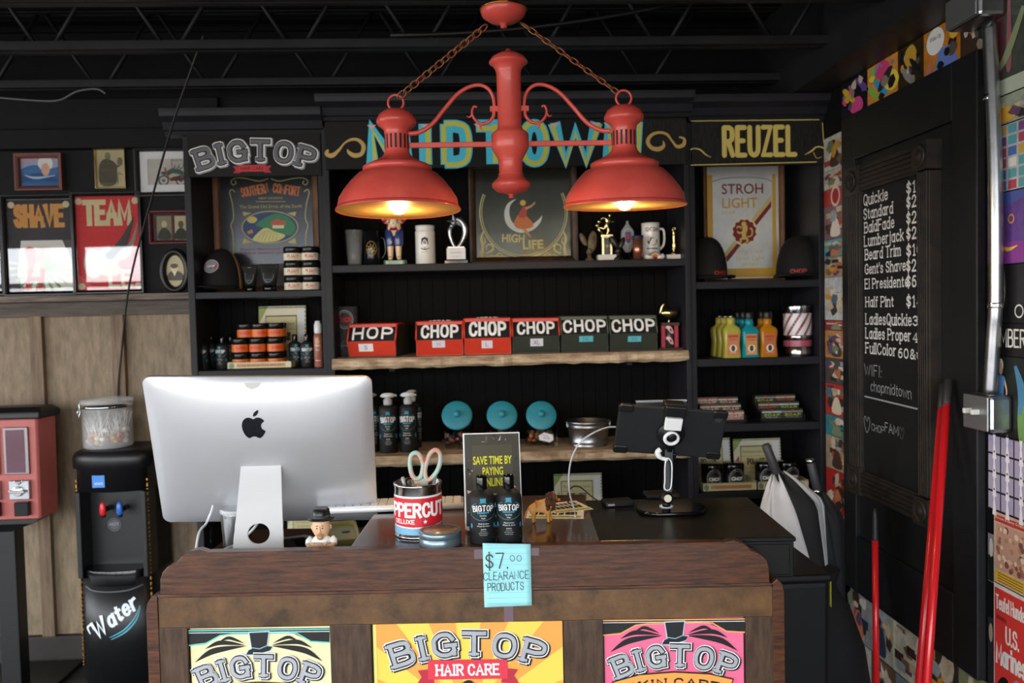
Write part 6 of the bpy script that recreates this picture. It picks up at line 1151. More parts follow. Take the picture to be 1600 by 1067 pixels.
tr = thing('pencil_tray', 'olive green tray with a round hole beside the raised counter top', 'tray', on(535, 845, 2.3, ZL-.0003), R(12)); MB(mat('olive_tin', '6d6a2c', .5, var=.2)).loft([[(x, y, z) for x, y in rrect(-.045+d_, .045-d_, -.1+d_, .1-d_, .015, 4)] for d_, z in ((.004, 0), (0, .004), (0, .095), (.004, .098), (.008, .096), (.012, .09))], True, False).build('tray_body', tr); MB(INK).lathe([(.011, .0905), (.011, .0915), (0.0001, .0915)], (0.01, 0, 0), 20).build('hole', tr)
st_ = thing('stapler', 'black stapler on the counter between computer stand and figurine', 'stapler', on(466, 855, 2.30, ZL-.0003), R(-6)); MB(BPL).box(-.07, .07, -.02, .02, 0, .012).build('base', st_, .004); MB(BGL).prism([(-.07, .05), (-.068, .075), (.02, .085), (.072, .07), (.074, .045), (.06, .03), (-.05, .014), (-.07, .03)], -.016, .016).build('top_arm', st_, .005); MB(CHROME).box(-.045, .072, -.012, .012, .018, .03).build('magazine', st_, .001)
# ================================================================== shelf goods
def spot(px, Y, Z, py=450): return (W(px, py, Y).x, Y, Z+.0004)
def jar(name, label, loc, r, h, body, lidm, bandm, group, txt=None, tcol=None, lidh=.34, cat='jar', rz=0):
    t = thing(name, label, cat, loc, rz, group); hb = h*(1-lidh)
    MB(body).lathe([(0, 0), (r*.95, 0), (r, .003), (r, hb)], (0, 0, 0), 28).build('body', t); MB(lidm).lathe([(r*.98, hb), (r*1.03, hb+.002), (r*1.03, h-.003), (r*.99, h), (0, h)], (0, 0, 0), 28).build('lid', t)
    a = Art(); a.rect(-r*2.2, r*2.2, hb*.12, hb*.9, bandm, 1, 20)
    if txt: a.pen(txt, r*.25, hb*.4, hb*.32, tcol, 2, .2, w=r*1.3); a.text('hair pomade', r*.2, hb*.2, hb*.12, tcol, 2, w=r*1.1)
    a.build('label', t, wrap(r+.0003)); return t
Y = 3.9; k = Y/F
# ---- left bookcase, upper shelf
BLJ = mat('black_jar', '161617', .25); CRM = P('d9d3bd'); JRED = P('b9302a')
proto = None
for ci, (px, cn) in enumerate(((458, 'left'), (485.5, 'right'))):
    for ri in range(3):
        rn_ = ('bottom', 'middle', 'top')[ri]; lb = 'black-lidded cream pomade jar, %s of the %s stack beside the bar mirror' % (rn_, cn); hz = .0665; loc = spot(px, 3.86, ZS['L1']+ri*(hz+.0004), 430)
        if proto is None: proto = jar('pomade_jar', lb, loc, 13.2*k, hz, BLJ, BLJ, CRM, 'cream pomade jars on the upper left shelf', 'PLIANT', JRED, .38)
        else: dup(proto, loc, None, lb)
for ri in range(3): dup(proto, spot(492, 3.95, ZS['L1']+ri*.0669, 430), R(20), 'black-lidded cream pomade jar half hidden behind the right stack, %s one' % ('bottom', 'middle', 'top')[ri])
def tube_pack(label, px, Y, wpx, py0):
    k = Y/F; h = hgt(px, py0, Y, ZS['L1']); t = thing('cream_tube', label, 'tube', spot(px, Y, ZS['L1'], 440), 0, 'black cream tubes on the upper left shelf'); w_ = wpx*k/2
    MB(BGL).lathe([(0, 0), (w_*.62, 0), (w_*.66, .003), (w_*.66, h*.22), (w_*.6, h*.24)], (0, 0, 0), 24).build('cap', t)
    b = MB(BMT); b.loft([[(a_*math.cos(q_*PI/12), c_*math.sin(q_*PI/12), z) for q_ in range(24)] for a_, c_, z in ((w_*.68, w_*.62, h*.24), (w_*.76, w_*.55, h*.5), (w_*.9, w_*.3, h*.8), (w_, w_*.08, h*.95), (w_, w_*.06, h))]); b.build('tube_body', t)
    a = Art(); a.ring(0, h*.62, w_*.5, .0012, P('9aa59a'), 1, ry=h*.3); a.poly([(-w_*.3, h*.82), (w_*.3, h*.82), (w_*.2, h*.86), (w_*.2, h*.93), (-w_*.2, h*.93), (-w_*.2, h*.86)], P('b5c83a'), 2); a.text('BIGTOP', 0, h*.72, h*.07, LGREY, 2, w=w_*.95, bold=.03); a.text('shave', 0, h*.6, h*.045, LGREY, 2, w=w_*.6); a.text('cream for men', 0, h*.42, h*.03, P('8fa6c2'), 2, w=w_*.7); a.text('100 ml', 0, h*.34, h*.03, P('8fa6c2'), 2, w=w_*.5)
    a.build('printing', t, lambda u, v, l: (u, -max(.0, (w_*.62*(1-max(v/h-.35, 0)/.62)))*1.0*math.sqrt(max(0, 1-(u/w_/1.05)**2))-.002-l, v)); return t
tube_pack('black cream tube with green hat mark, beside the black cap', 391, 3.9, 25, 415); tube_pack('wider black cream tube with green hat mark, beside the cream jars', 421, 3.86, 31, 413)
def cap_hat(label, loc, w_, h, rz, patch, mesh_back=None, lettering=None):
    t = thing('baseball_cap', label, 'cap', loc, rz); rr_ = w_/2; CT = mat('black_cap_cloth', '101012', .85, var=.2, bump=.1, bscale=300)
    def dome(i, j): th = 2*PI*i; ph = PI/2*j; return (rr_*math.cos(th)*math.cos(ph)**.8, rr_*1.15*math.sin(th)*math.cos(ph)**.8, h*math.sin(ph)**.9+.001)
    b = MB(CT); n = 32
    if mesh_back:
        f1 = MB(CT); f1.grid(lambda i, j: dome(.5+.5*i+.06*(1-2*i) if False else .5+.5*i, j), 20, 12).build('crown', t, solid=.002); MB(mesh_back).grid(lambda i, j: dome(.5*i, j), 20, 12).build('mesh_back', t, solid=.002)
    else: b.grid(dome, n, 12).build('crown', t, solid=.002)
    def vis(i, j): th = PI+PI*(.1+.8*i); q_ = 1+.75*j*math.sin(PI*(.1+.8*i))**.7; return (rr_*math.cos(th)*min(q_, 1.12)*1.0, rr_*1.13*math.sin(th)*q_, .012-.014*abs(math.cos(th))*j-.004*j+.003)
    MB(CT).grid(vis, 20, 6).build('visor', t, solid=.003); MB(CT).ell((0, 0, h+.001), .007, .007, .005, 10, 6).build('top_button', t)
    a = Art()
    if patch: a.disc(0, h*.56, .036, P('c9ccd2'), 1, .03); a.disc(0, h*.56, .033, P('2a2a2e'), 2, .027); a.disc(0, h*.56, .031, P('8d9096'), 3, .025); a.rect(-.029, .029, h*.56-.0095, h*.56+.0095, P('c22a2c'), 4); a.text('CHOP', 0, h*.56-.005, .01, WHITE, 5, w=.042, bold=.03)
    if lettering: a.pen(lettering, 0, h*.08, .017, P('a82a20'), 1, .2, w=.07, jit=.2)
    if patch:
        fy = lambda v: -rr_*1.15*math.cos(math.asin(min(.999, v/h)))**.8
        v0 = h*.56; sl = (fy(v0+.02)-fy(v0-.02))/.04; a.build('patch', t, lambda u, v, l: (u, fy(v0)+sl*(v-v0)-.003-l+u*u*4, v), .0006)
    else: a.build('embroidery', t, lambda u, v, l: (u, -rr_*1.15*math.cos(math.asin(min(.999, (v/h))))**.8*math.sqrt(max(.05, 1-(u/rr_)**2))-.003-l, v))
    return t
cap_hat('black cap with tan mesh back and oval red badge on the upper left shelf', (W(346, 450, 3.9).x, 3.92, ZS['L1']+.016), 58*k, .185, R(-16), True, mat('tan_mesh', '8a6a4a', .9, var=.3, vscale=200))
SCM = mat('bar_mirror', '3c4046', .22, .35, var=.2, vscale=6)
t, q, wd, H, a = picture('bar_mirror', 'framed bar mirror lettered Southern Comfort with an oval river scene, on the upper left shelf', (340, 248, 499, 457), .03, .025, MWOOD, SCM, glass=False, y=4.07, cat='mirror')
a.rect(-wd+.03, wd-.03, .03, q(420, 412)[1], DWOOD, 1)
SG = P('b9ad6a'); SO = P('c06a35'); s = 4.07/F
for sg in (-1, 1):
    m = lambda x: 419+sg*x+ (4 if sg > 0 else 0)
    a.line([q(m(x), y) for x, y in ((0, 279), (14, 283), (34, 279), (50, 278), (58, 283), (55, 289), (50, 286), (52, 282))], 1.3*s, SG, 1, smooth=3); a.line([q(m(x), y) for x, y in ((52, 300), (57, 296), (60, 301), (56, 318), (54, 340), (58, 352), (55, 366), (54, 400))], 1.3*s, SG, 1, smooth=3)
    a.poly([q(m(40), 331), q(m(26), 333), q(m(38), 338)], SG, 1); a.poly([q(m(40), 381), q(m(26), 379), q(m(38), 372)], SG, 1)
a.pen('SOUTHERN', *q(399, 304), 13*s, SO, 2, .16, w=40*s, rot=.16); a.pen('COMFORT', *q(447, 303), 13*s, SO, 2, .16, w=40*s, rot=-.16); a.text('NEW ORLEANS', *q(423, 311), 3*s, SG, 2, w=36*s); a.line([q(400, 315), q(446, 315)], .8*s, SG, 2); a.text('The Grand Old Drink of the South', *q(423, 325), 5*s, SG, 2, w=94*s)
c = q(422, 355); a.disc(c[0], c[1], 43*s, SG, 2, 25*s, 40); a.disc(c[0], c[1], 41.5*s, P('22406e'), 3, 23.6*s, 40)
def sc2(p): return [q(*v) for v in p]
a.poly(catmull(sc2([(400, 352), (412, 342), (430, 334), (448, 338), (460, 350), (461, 360), (450, 368), (420, 358)]), 4, True), P('2f7d52'), 4); a.poly(catmull(sc2([(395, 375), (405, 362), (416, 356), (430, 362), (446, 368), (432, 377), (412, 378)]), 4, True), P('c9c480'), 5); a.poly(catmull(sc2([(386, 343), (394, 338), (402, 342), (398, 348), (390, 348)]), 4, True), P('c9b96a'), 5)
a.poly(sc2([(424, 352), (424, 346), (434, 342), (446, 346), (446, 352)]), P('b9553a'), 6); a.rect(q(426, 356)[0], q(444, 356)[0], q(426, 357)[1], q(426, 351)[1], P('d9cfb0'), 6); a.poly(sc2([(386, 362), (394, 358), (396, 364), (388, 366)]), P('b9806a'), 5)
for i in range(6): a.line(sc2([(402+i*6, 376), (408+i*5, 366), (416+i*3, 360)]), .5*s, P('7d7a4a'), 6)
a.text('Peaches flavoured in', *q(407, 391), 4*s, P('8d2f3c'), 2, w=60*s); a.text('Mellow Southern style', *q(412, 398), 5*s, P('8d2f3c'), 2, w=62*s); a.text('No 1', *q(420, 406), 3*s, SG, 2); fin(a, t)
# ---- left bookcase, second shelf
Z2 = ZS['L2']; ORG = P('d9702c', .4); OR2 = P('c9342a', .4)
def display_box(name, label, px, Y, Z, wpx, dep, front_h, lid_top, heading, y_lid=None, lidw=None, tilt=R(-6), lettered=True, liddx=0, group=None):
    """a printed card tray with its lid standing up behind; px = centre"""
    k = Y/F; w_ = wpx*k/2; t = thing(name, label, 'display box', spot(px, Y, Z, 560), 0, group); CB = P('cfc7a0'); 
    MB(CB).box(-w_, w_, 0, dep, 0, .004).box(-w_, w_, 0, .003, 0, front_h).box(-w_, w_, dep-.003, dep, 0, front_h).box(-w_, -w_+.003, 0, dep, 0, front_h).box(w_-.003, w_, 0, dep, 0, front_h).build('tray', t)
    a = Art(); GR = P('6f8a6a')
    a.rect(-w_*.7, w_*.8, front_h*.3, front_h*.75, P('b58a5a'), 1); a.text('premium hair goods', w_*.1, front_h*.4, front_h*.22, P('7a4a2c'), 2, w=w_*1.2); a.disc(-w_*.86, front_h*.5, w_*.09, GR, 1, front_h*.35)
    for i in range(26): x = -w_+2*w_*(i+.5)/26; a.disc(x, front_h*.94, w_*.022, INK, 2, front_h*.05, 6); a.disc(x, front_h*.06, w_*.022, INK, 2, front_h*.05, 6)
    a.build('front_print', t, front(-.0004)); lw = (lidw or wpx)*k/2; lh = lid_top-.004
    l = bpy.data.objects.new('lid', None); COL.objects.link(l); l.parent = t; l.location = (liddx*k, dep, .004); l.rotation_euler.x = tilt
    MB(P('d9d3b5')).box(-lw, lw, 0, .004, 0, lh).build('lid_panel', l); a = Art()
    a.rect(-lw*.72, lw*.62, lh*.04, lh*.84, INK, 1); a.rect(-lw*.69, lw*.59, lh*.06, lh*.82, P('c9c08f'), 2); a.rect(lw*.68, lw*.93, lh*.02, lh*.93, P('d9dadb'), 1)
    a.poly([(-lw, lh*.45), (-lw*.78, lh*.62), (-lw*.78, lh*.45), (-lw, lh*.25)], P('a8262e') if lettered == 2 else P('a9b06a'), 2); a.poly([(-lw, lh), (-lw*.6, lh), (-lw, lh*.7)], P('8fa05a'), 1)
    for i in range(30): a.poly(circ(-lw+2*lw*(i+.5)/30, lh*.975, lw*.025, lh*.016, 6), INK, 2)
    for i in range(14): a.poly(circ(lw*.975, lh*(i+.5)/14, lw*.02, lh*.022, 6), INK, 2)
    a.text('The Sensation of the Century!', -lw*.05, lh*.66, lh*.07, P('4a3a22'), 3, w=lw*1.15); a.line([(-lw*.66, lh*.6), (lw*.56, lh*.6)], .001, INK, 3); a.pen(heading, -lw*.05, lh*.42, lh*.12, P('3c3424'), 3, .2, w=lw*.75, serif=.3)
    for i in range(3): a.text('hair and beard goods of note', -lw*.05, lh*(.3-.1*i), lh*.045, P('6a5a3a'), 3, w=lw*(1.0-.15*i))
    a.text('TONIC', lw*.25, lh*.1, lh*.06, P('3f8f98'), 4, w=lw*.4, bold=.02) if lettered == 2 else None
    a.build('lid_print', l, front(-.0004)); return t
k2 = 3.84/F
display_box('display_box', 'cream printed display box with raised lid holding the orange jars, second left shelf', 405, 3.8, Z2, 99, .2, .032, hgt(424, 478, 4.0, Z2), 'OPERATOR', lidw=76, liddx=20)
oproto = None; r_o = .0385*1.0
rowsO = [(0, (375.5, 403, 430.5), .005), (1, (375, 402.5, 430.5), .005), (2, (384.5, 406.5, 432), .005)]
hz = .0665; names3 = ('left', 'middle', 'right')
for ri, pxs, _ in rowsO:
    for dpt, dn in ((0, 'front'), (1, 'back')):
        for ci, px in enumerate(pxs):
            Yj = 3.845+dpt*.085; loc = spot(px+dpt*4, Yj, Z2+.0045+ri*(hz+.0005), 540); lb = 'orange hair clay jar with black lid, %s row, %s %s in the display box' % (('bottom', 'middle', 'top')[ri], dn, names3[ci])
            if oproto is None: oproto = jar('clay_jar', lb, loc, .0365, hz, BLJ, BLJ, ORG, 'orange jars in the display box', 'HAIRIUM', OR2, .34)
            else: dup(oproto, loc, R((ri*37+ci*23) % 50-25), lb)
kb2 = 3.86/F
for i, (px, Yb, lb) in enumerate(((316, 3.85, 'black shampoo bottle at the outer end of the second left shelf'), (348, 3.85, 'black shampoo bottle on the second left shelf, just left of the orange jars'), (330, 3.96, 'black shampoo bottle standing behind the pair left of the orange jars, outer one'), (361, 3.97, 'black shampoo bottle standing behind the pair left of the orange jars, inner one'), (480, 3.84, 'black shampoo bottle on the second left shelf beside the amber foam bottle'), (461.5, 3.9, 'black shampoo bottle on the second left shelf, close against the orange jars'))):
    if i == 0: sb0 = shampoo(lb, spot(px, Yb, Z2, 560), .151, 9.6*kb2*1.02, 'shampoo bottles on the second left shelf')
    else: dup(sb0, spot(px, Yb, Z2, 560), R(8*i-20), lb)
fb = thing('foam_bottle', 'amber foam bottle with clear white pump cap on the second left shelf', 'bottle', spot(498, 3.82, Z2, 560)); k = 3.82/F
MB(mat('amber_bottle', 'a9675a', .2, var=.25, vscale=20)).lathe([(0, 0), (6.4*k, 0), (6.8*k, .003), (6.8*k, 45*k), (6*k, 50*k), (5*k, 52*k)], (0, 0, 0), 24).build('body', fb); MB(P('dcdfe3', .25)).lathe([(5.2*k, 52*k), (5.8*k, 54*k), (5.8*k, 66*k), (4.2*k, 68*k), (4.2*k, 71*k), (0, 72*k)], (0, 0, 0), 24).build('pump_cap', fb)
a = Art(); a.disc(0, 40*k, 3*k, P('c9a43a'), 1, 3.5*k); a.text('FOAM', 0, 32*k, 3*k, CREAM, 1, w=8*k); a.text('volume', 0, 26*k, 2*k, CREAM, 1, w=7*k); a.rect(-4*k, 4*k, 10*k, 11*k, CREAM, 1, 4); a.build('printing', fb, wrap(6.8*k+.0003))
lb4 = [(322, 3.85, 'black shampoo bottle low behind the computer on the bottom left shelf')]
dup(sb0, spot(322, 3.85, ZS['L4'], 840), 0, lb4[0][2]); display_box('display_box', 'cream printed display box low behind the computer stand', 460, 3.88, ZS['L4'], 60, .14, .04, .2, 'CREATOR')
# ---- middle bookcase, top shelf
ZC1 = ZS['C1']; Yt = 3.86; k = Yt/F
def sh_(px, py): return hgt(px, py, Yt, ZC1)
GLS = mat('drinking_glass', 'e8ecee', .05, trans=.85, ior=1.25)
t = thing('pint_glass', 'clear tapered pint glass at the outer end of the top middle shelf', 'glass', spot(554, Yt, ZC1, 400)); h = sh_(554, 360); MB(GLS).lathe([(0, 0), (10*k, 0), (10.4*k, .002), (13.8*k, h), (13.2*k, h), (10*k, .012), (0, .01)], (0, 0, 0), 32).build('glass_body', t)
DM = mat('dark_glass_mug', '121214', .1)
t = thing('beer_mug', 'dark mug with a gold emblem beside the pint glass', 'mug', spot(582, Yt, ZC1, 400)); h = sh_(582, 361); MB(DM).lathe([(0, 0), (13.4*k, 0), (14*k, .003), (13.2*k, h*.5), (13.6*k, h-.002), (12.8*k, h), (12.4*k, h-.004), (12*k, .01), (0, .01)], (0, 0, 0), 32).build('mug_body', t)
a = Art(); GD = P('a8893c', .3); a.ring(0, h*.48, 8*k, .0018, GD, 1, ry=11*k); a.ring(0, h*.48, 4*k, .0016, GD, 1); 
for i in range(8): an = i*PI/4; a.taper([(4.5*k*math.cos(an), h*.48+4.5*k*math.sin(an)), (7.5*k*math.cos(an+.3), h*.48+9*k*math.sin(an+.3))], (.003, .0008), GD, 2)
a.disc(0, h*.48, 2*k, GD, 2); a.build('emblem', t, wrap(13.7*k)); MB(DM).tube(catmull([(13*k, 0, h*.8), (19*k, .0, h*.75), (20*k, 0, h*.4), (14*k, 0, h*.2)], 5), .005, 8).build('handle', t)
# ceramic figurine, hands to head
t = thing('ceramic_figurine', 'glazed figurine in red jacket and blue shorts holding its hands to its head', 'figurine', spot(617, Yt, ZC1, 400)); G = lambda n, c: mat('glaze_'+n, c, .2, coat=.5)
SK2 = G('skin', 'e0c09a'); k = Yt/F
def fz(py): return sh_(617, py)
MB(G('green', '4f7a3c')).prism(rrect(-17*k, 19*k, -12*k, 12*k, 6*k), 0, fz(407), 'z').build('base', t, .003)
V = [(0, 0, fz(352)), (0, 0, fz(345)), (0, 0, fz(337)), (0, -.002, fz(327)), (0, -.002, fz(318)), (-6*k, 0, fz(368)), (-6.5*k, 0, fz(388)), (-6.5*k, 0, fz(404)), (-7*k, -7*k, fz(405)), (6*k, 0, fz(368)), (6*k, 0, fz(388)), (6*k, 0, fz(404)), (8*k, -7*k, fz(405)), (-13*k, 0, fz(347)), (-17*k, -2*k, fz(339)), (-11*k, -3*k, fz(331)), (13*k, 0, fz(347)), (18*k, -2*k, fz(339)), (12*k, -3*k, fz(331))]
E_ = [(0, 1), (1, 2), (2, 3), (3, 4), (0, 5), (5, 6), (6, 7), (7, 8), (0, 9), (9, 10), (10, 11), (11, 12), (1, 13), (13, 14), (14, 15), (1, 16), (16, 17), (17, 18)]
skin('body', t, V, E_, [10*k, 10*k, 5*k, 9*k, 9*k, 7*k, 5.4*k, 4*k, 3.4*k, 7*k, 5.4*k, 4*k, 3.4*k, 4.6*k, 3.6*k, 3*k, 4.6*k, 3.6*k, 3*k], SK2, 2, 0)
b = MB(G('blue', '2c3b72'))
for sx in (-1, 1): b.lathe([(7.4*k, fz(385)), (7.8*k, fz(383)), (8.4*k, fz(362)), (7*k, fz(358)), (0.001, fz(357))], (sx*6.3*k, 0, 0), 16)
b.build('shorts', t); b = MB(G('red', 'a02430')); b.lathe([(12.4*k, fz(361)), (12.2*k, fz(355)), (11.6*k, fz(344)), (7*k, fz(338))], (0, 1.4*k, 0), 20, sx=1, sy=.92); b.tube([(-12*k, 0, fz(346)), (-15*k, -1*k, fz(342))], 5.2*k, 10).tube([(12*k, 0, fz(346)), (15*k, -1*k, fz(342))], 5.2*k, 10); b.build('jacket', t)
MB(G('shirt', 'e6d9b8')).ell((0, -9.2*k, fz(348)), 6*k, 3.4*k, 9*k).build('shirt_front', t); MB(INK).ell((0, -12.4*k, fz(350)), 1*k, .8*k, 1*k, 8, 6).build('button', t)
for sx in (-1, 1):
    MB(INK).ell((sx*3.2*k, -9.4*k, fz(323)), 1.1*k, .8*k, 1.2*k, 8, 6).build('eye', t); MB(SK2).ell((sx*9.5*k, 0, fz(323)), 1.6*k, 2*k, 2.6*k, 8, 6).build('ear', t)
    for f_ in range(4): MB(SK2).tube([(sx*(11.5-f_*.4)*k, -(3+f_*1.2)*k, fz(331)), (sx*(9.8-f_*.3)*k, -(5+f_*1.2)*k, fz(328.5-f_*.8))], 1*k, 6).build('finger', t)
MB(SK2).ell((0, -10.6*k, fz(324.6)), 1.4*k, 1.8*k, 1.8*k, 8, 6).build('nose', t); MB(JRED).ell((0, -9.2*k, fz(328.5)), 2.6*k, .8*k, .8*k, 8, 6).build('mouth', t); MB(G('hair', '5a3a22')).lathe([(9.6*k, fz(320)), (9.4*k, fz(314)), (5*k, fz(308)), (.001, fz(307))], (0, .6*k, 0), 20).build('hair', t)
MB(SK2).loft([[(14*k+x, y, z) for x, y, z in ((0, -4*k, fz(404)), (0, 4*k, fz(404)), (0, 2*k, fz(397)), (0, -2*k, fz(397)))], [(22*k+x, y, z) for x, y, z in ((0, -3*k, fz(409)), (0, 3*k, fz(409)), (0, 2*k, fz(406)), (0, -2*k, fz(406)))]], True, False).build('base_spur', t) if False else None
# white stein
t = thing('ceramic_stein', 'white ceramic stein with a black crest on the top middle shelf', 'mug', spot(665, Yt, ZC1, 400)); h = sh_(665, 353); CER = mat('white_ceramic', 'e6e4df', .25, coat=.3)
MB(CER).lathe([(0, 0), (15.6*k, 0), (16*k, .004), (15.4*k, .012), (15.2*k, h*.78), (15.6*k, h*.8), (15.6*k, h*.83), (14.4*k, h*.87), (14.4*k, h*.92), (15*k, h*.94), (15*k, h), (13.6*k, h), (13.4*k, .02), (0, .02)], (0, 0, 0), 36).build('stein_body', t); MB(CER).tube(catmull([(0, 15*k, h*.8), (0, 24*k, h*.75), (0, 24*k, h*.35), (0, 15*k, h*.2)], 5), .006, 8).build('handle', t)
a = Art(); a.poly([(-5*k, h*.66), (0, h*.7), (5*k, h*.66), (5.4*k, h*.52), (0, h*.4), (-5.4*k, h*.52)], INK, 1); a.taper([(-7*k, h*.42), (0, h*.38), (7*k, h*.42)], (.002, .006, .002), INK, 2); a.disc(0, h*.56, 2.4*k, P('8d8f95'), 2, 3*k); a.text('BREWING', 0, h*.3, h*.03, P('8d9096'), 1, w=10*k); a.build('crest', t, wrap(15.4*k))
# star trophy
SIL = mat('silver_cast', 'b5b8bc', .3, .9)
t = thing('star_trophy', 'silver trophy of two arching figures holding a star, white plate on the base', 'trophy', spot(713, Yt, ZC1, 400)); 
def tz(py): return sh_(713, py)
MB(BGL).box(-18*k, 18*k, -12*k, 12*k, 0, tz(407)).box(-15*k, 15*k, -9*k, 9*k, tz(407), tz(388)).build('base', t, .002); MB(P('ecebea')).box(-14.4*k, 14.4*k, -9.4*k, -9*k, tz(405.5), tz(388.5)).build('plate', t); a = Art(); a.text('AWARD', 0, tz(397), 3*k, P('9a9a9c'), 1, w=18*k); a.text('of excellence', 0, tz(402), 2*k, P('9a9a9c'), 1, w=16*k); a.build('engraving', t, front(-9.5*k))
MB(SIL).box(-13*k, 13*k, -6*k, 6*k, tz(388), tz(386)).build('foot_plate', t)
for lb, pts, r_ in (('arm', [(-2, 386), (-6, 378), (-9, 368), (-9, 358), (-6, 352)], (3, 2.6, 3, 3.2, 2)), ('arm', [(3, 386), (9, 378), (14, 366), (14, 354), (8, 345), (1, 342)], (3, 3, 4, 4.6, 4, 2.4))): MB(SIL).tube(catmull([(x*k, 0, tz(y)) for x, y in pts], 4), [v*k for v in catmull([(v,) for v in r_], 4) for v in v], 10).build('arching_figure', t)
MB(SIL).ell((-6*k, 0, tz(353)), 3.4*k, 3.2*k, 3.6*k).build('figure_head', t)
st5 = [(-1*k+(13 if i % 2 == 0 else 5)*k*math.sin(2*PI*i/10-.25), tz(346)+(13 if i % 2 == 0 else 5)*k*math.cos(2*PI*i/10-.25)) for i in range(10)]
b = MB(SIL); c0 = (-1*k, tz(346)); vs = [(x, 0, z) for x, z in st5]+[(c0[0], -3*k, c0[1]), (c0[0], 3*k, c0[1])]; b.add(vs, [(i, (i+1) % 10, 10) for i in range(10)]+[((i+1) % 10, i, 11) for i in range(10)]); b.build('star', t)
# High Life mirror
t, q, wd, H, a = picture('bar_mirror', 'dark wood framed bar mirror lettered High Life with a crescent moon', (735, 254, 904, 411), .033, .03, DWOOD, mat('dark_bar_mirror', '43463e', .2, .5, var=.3, vscale=7), glass=False, y=4.07, cat='mirror'); s = 4.07/F; GM = P('c9bd7c')
c = q(818, 332)
for r_, w_ in ((68, 1.6), (65, .9)): a.line([(c[0]+r_*s*math.cos(x), c[1]+r_*1.02*s*math.sin(x)) for x in [PI*.86+i*PI*1.28/40 for i in range(41)]], w_*s, GM, 1)
for sg in (-1, 1):
    for p, w_ in ((((64, 404), (50, 400), (30, 402), (14, 403)), (5, 3, 4, 1)), (((66, 402), (64, 385), (66, 372), (62, 360)), (6, 4, 4, 1)), (((58, 396), (48, 390), (50, 382), (58, 384), (57, 391)), (3, 3, 2.5, 2, 1)), (((44, 401), (38, 396), (32, 399)), (3, 2, 1)), (((66, 384), (60, 378), (62, 370)), (2.5, 2, 1))): a.taper([q(818+sg*x, y) for x, y in p], [v*s for v in w_], GM, 2)
a.taper([q(*p) for p in ((806, 311), (795, 320), (792, 335), (797, 350), (812, 359), (830, 356), (842, 346), (847, 337))], [v*s for v in (.5, 5, 8, 9, 9, 8, 5, .5)], P('cfd6d2'), 2, 6)
a.poly(catmull([q(*p) for p in ((803, 348), (808, 338), (815, 330), (823, 338), (832, 348), (832, 355), (816, 358), (806, 355))], 4, True), P('c9743a'), 3); a.poly(catmull([q(*p) for p in ((810, 338), (815, 326), (820, 322), (823, 330), (820, 340))], 4, True), P('b9403c'), 4); a.taper([q(*p) for p in ((818, 357), (824, 364), (829, 371))], [v*s for v in (5, 4, 2)], P('c98a55'), 3); a.disc(*q(817, 317), 4.5*s, P('d9b35a'), 4); a.taper([q(*p) for p in ((821, 326), (830, 322), (836, 316))], [v*s for v in (4, 3, 2)], P('cf9a6a'), 4)
a.text('HIGH', *q(802, 379), 13*s, GM, 3, w=35*s, bold=.025, rot=-.04); a.text('LIFE', *q(833, 389), 14*s, GM, 3, w=32*s, bold=.025, rot=.02); fin(a, t)
# right end of the top shelf
WNG = mat('brown_carved_wood', '7a6a50', .6, col2='4a3c2a', vscale=40)
def wings(name, label, px, m, dx, py, Yw=3.84):
    t = thing(name, label, 'figurine', spot(px, Yw, ZC1, 400)); h = lambda y: hgt(px, y, Yw, ZC1); k = Yw/F
    MB(m).lathe([(7*k, 0), (7*k, 3*k), (3*k, 6*k), (3*k, 10*k), (5*k, 14*k), (3*k, 18*k)], (0, 0, 0), 16).build('pedestal', t)
    for (x, y, rx_, rz_, an) in dx: b = MB(m); b.at((x*k, 0, h(y)), (0, R(an), 0)); b.ell((0, 0, 0), rx_*k, 3*k, rz_*k, 16, 12); b.build('wing', t)
    MB(m).ell((0, -2*k, 15*k), 4*k, 4*k, 6*k).build('body', t)
wings('carved_bird', 'brown carved bird with two upright wings beside the High Life mirror', 921, WNG, ((-9, 374, 4.5, 11, -25), (5, 378, 7, 17, 8)), 363)
def gold_trophy(label, px, w0, yb, yc, yt, col, marble):
    t = thing('gold_trophy', label, 'trophy', spot(px, 3.84, ZC1, 400)); k = 3.84/F; h = lambda y: hgt(px, y, 3.84, ZC1)
    MB(marble).box(-w0*k, w0*k, -10*k, 10*k, 0, h(yb)).build('base', t, .002); return t, k, h
MARB = mat('white_marble', 'e9e6df', .3, var=.1, vscale=12)
t, k, h = gold_trophy('gold running-figure trophy on a gold and black column with white base', 948, 15, 398.5, 371, 333, None, MARB)
MB(GOLDM).box(-8*k, 8*k, -6*k, 6*k, h(398.5), h(371)).build('column', t, .001); MB(BGL).box(-5*k, 5*k, -6.2*k, -5.8*k, h(398), h(372)).build('column_panel', t); a = Art(); a.disc(0, h(385), 2.5*k, GD, 1); a.line([(0, h(395)), (0, h(375))], .001, GD, 1); a.build('emblem', t, front(-6.4*k)); MB(GOLDM).box(-9.5*k, 9.5*k, -7*k, 7*k, h(371), h(367)).build('column_top', t, .001)
V = [(0, 0, h(352)), (3, 0, h(344)), (5, 0, h(339)), (6.5, 0, h(334.5)), (-4, 0, h(358)), (-10, 0, h(355)), (-14, 0, h(360)), (4, 0, h(359)), (1, 0, h(366)), (5, 0, h(367)), (-4, -2, h(340)), (-9, -2, h(343)), (8, 2, h(347)), (13, 2, h(345))]
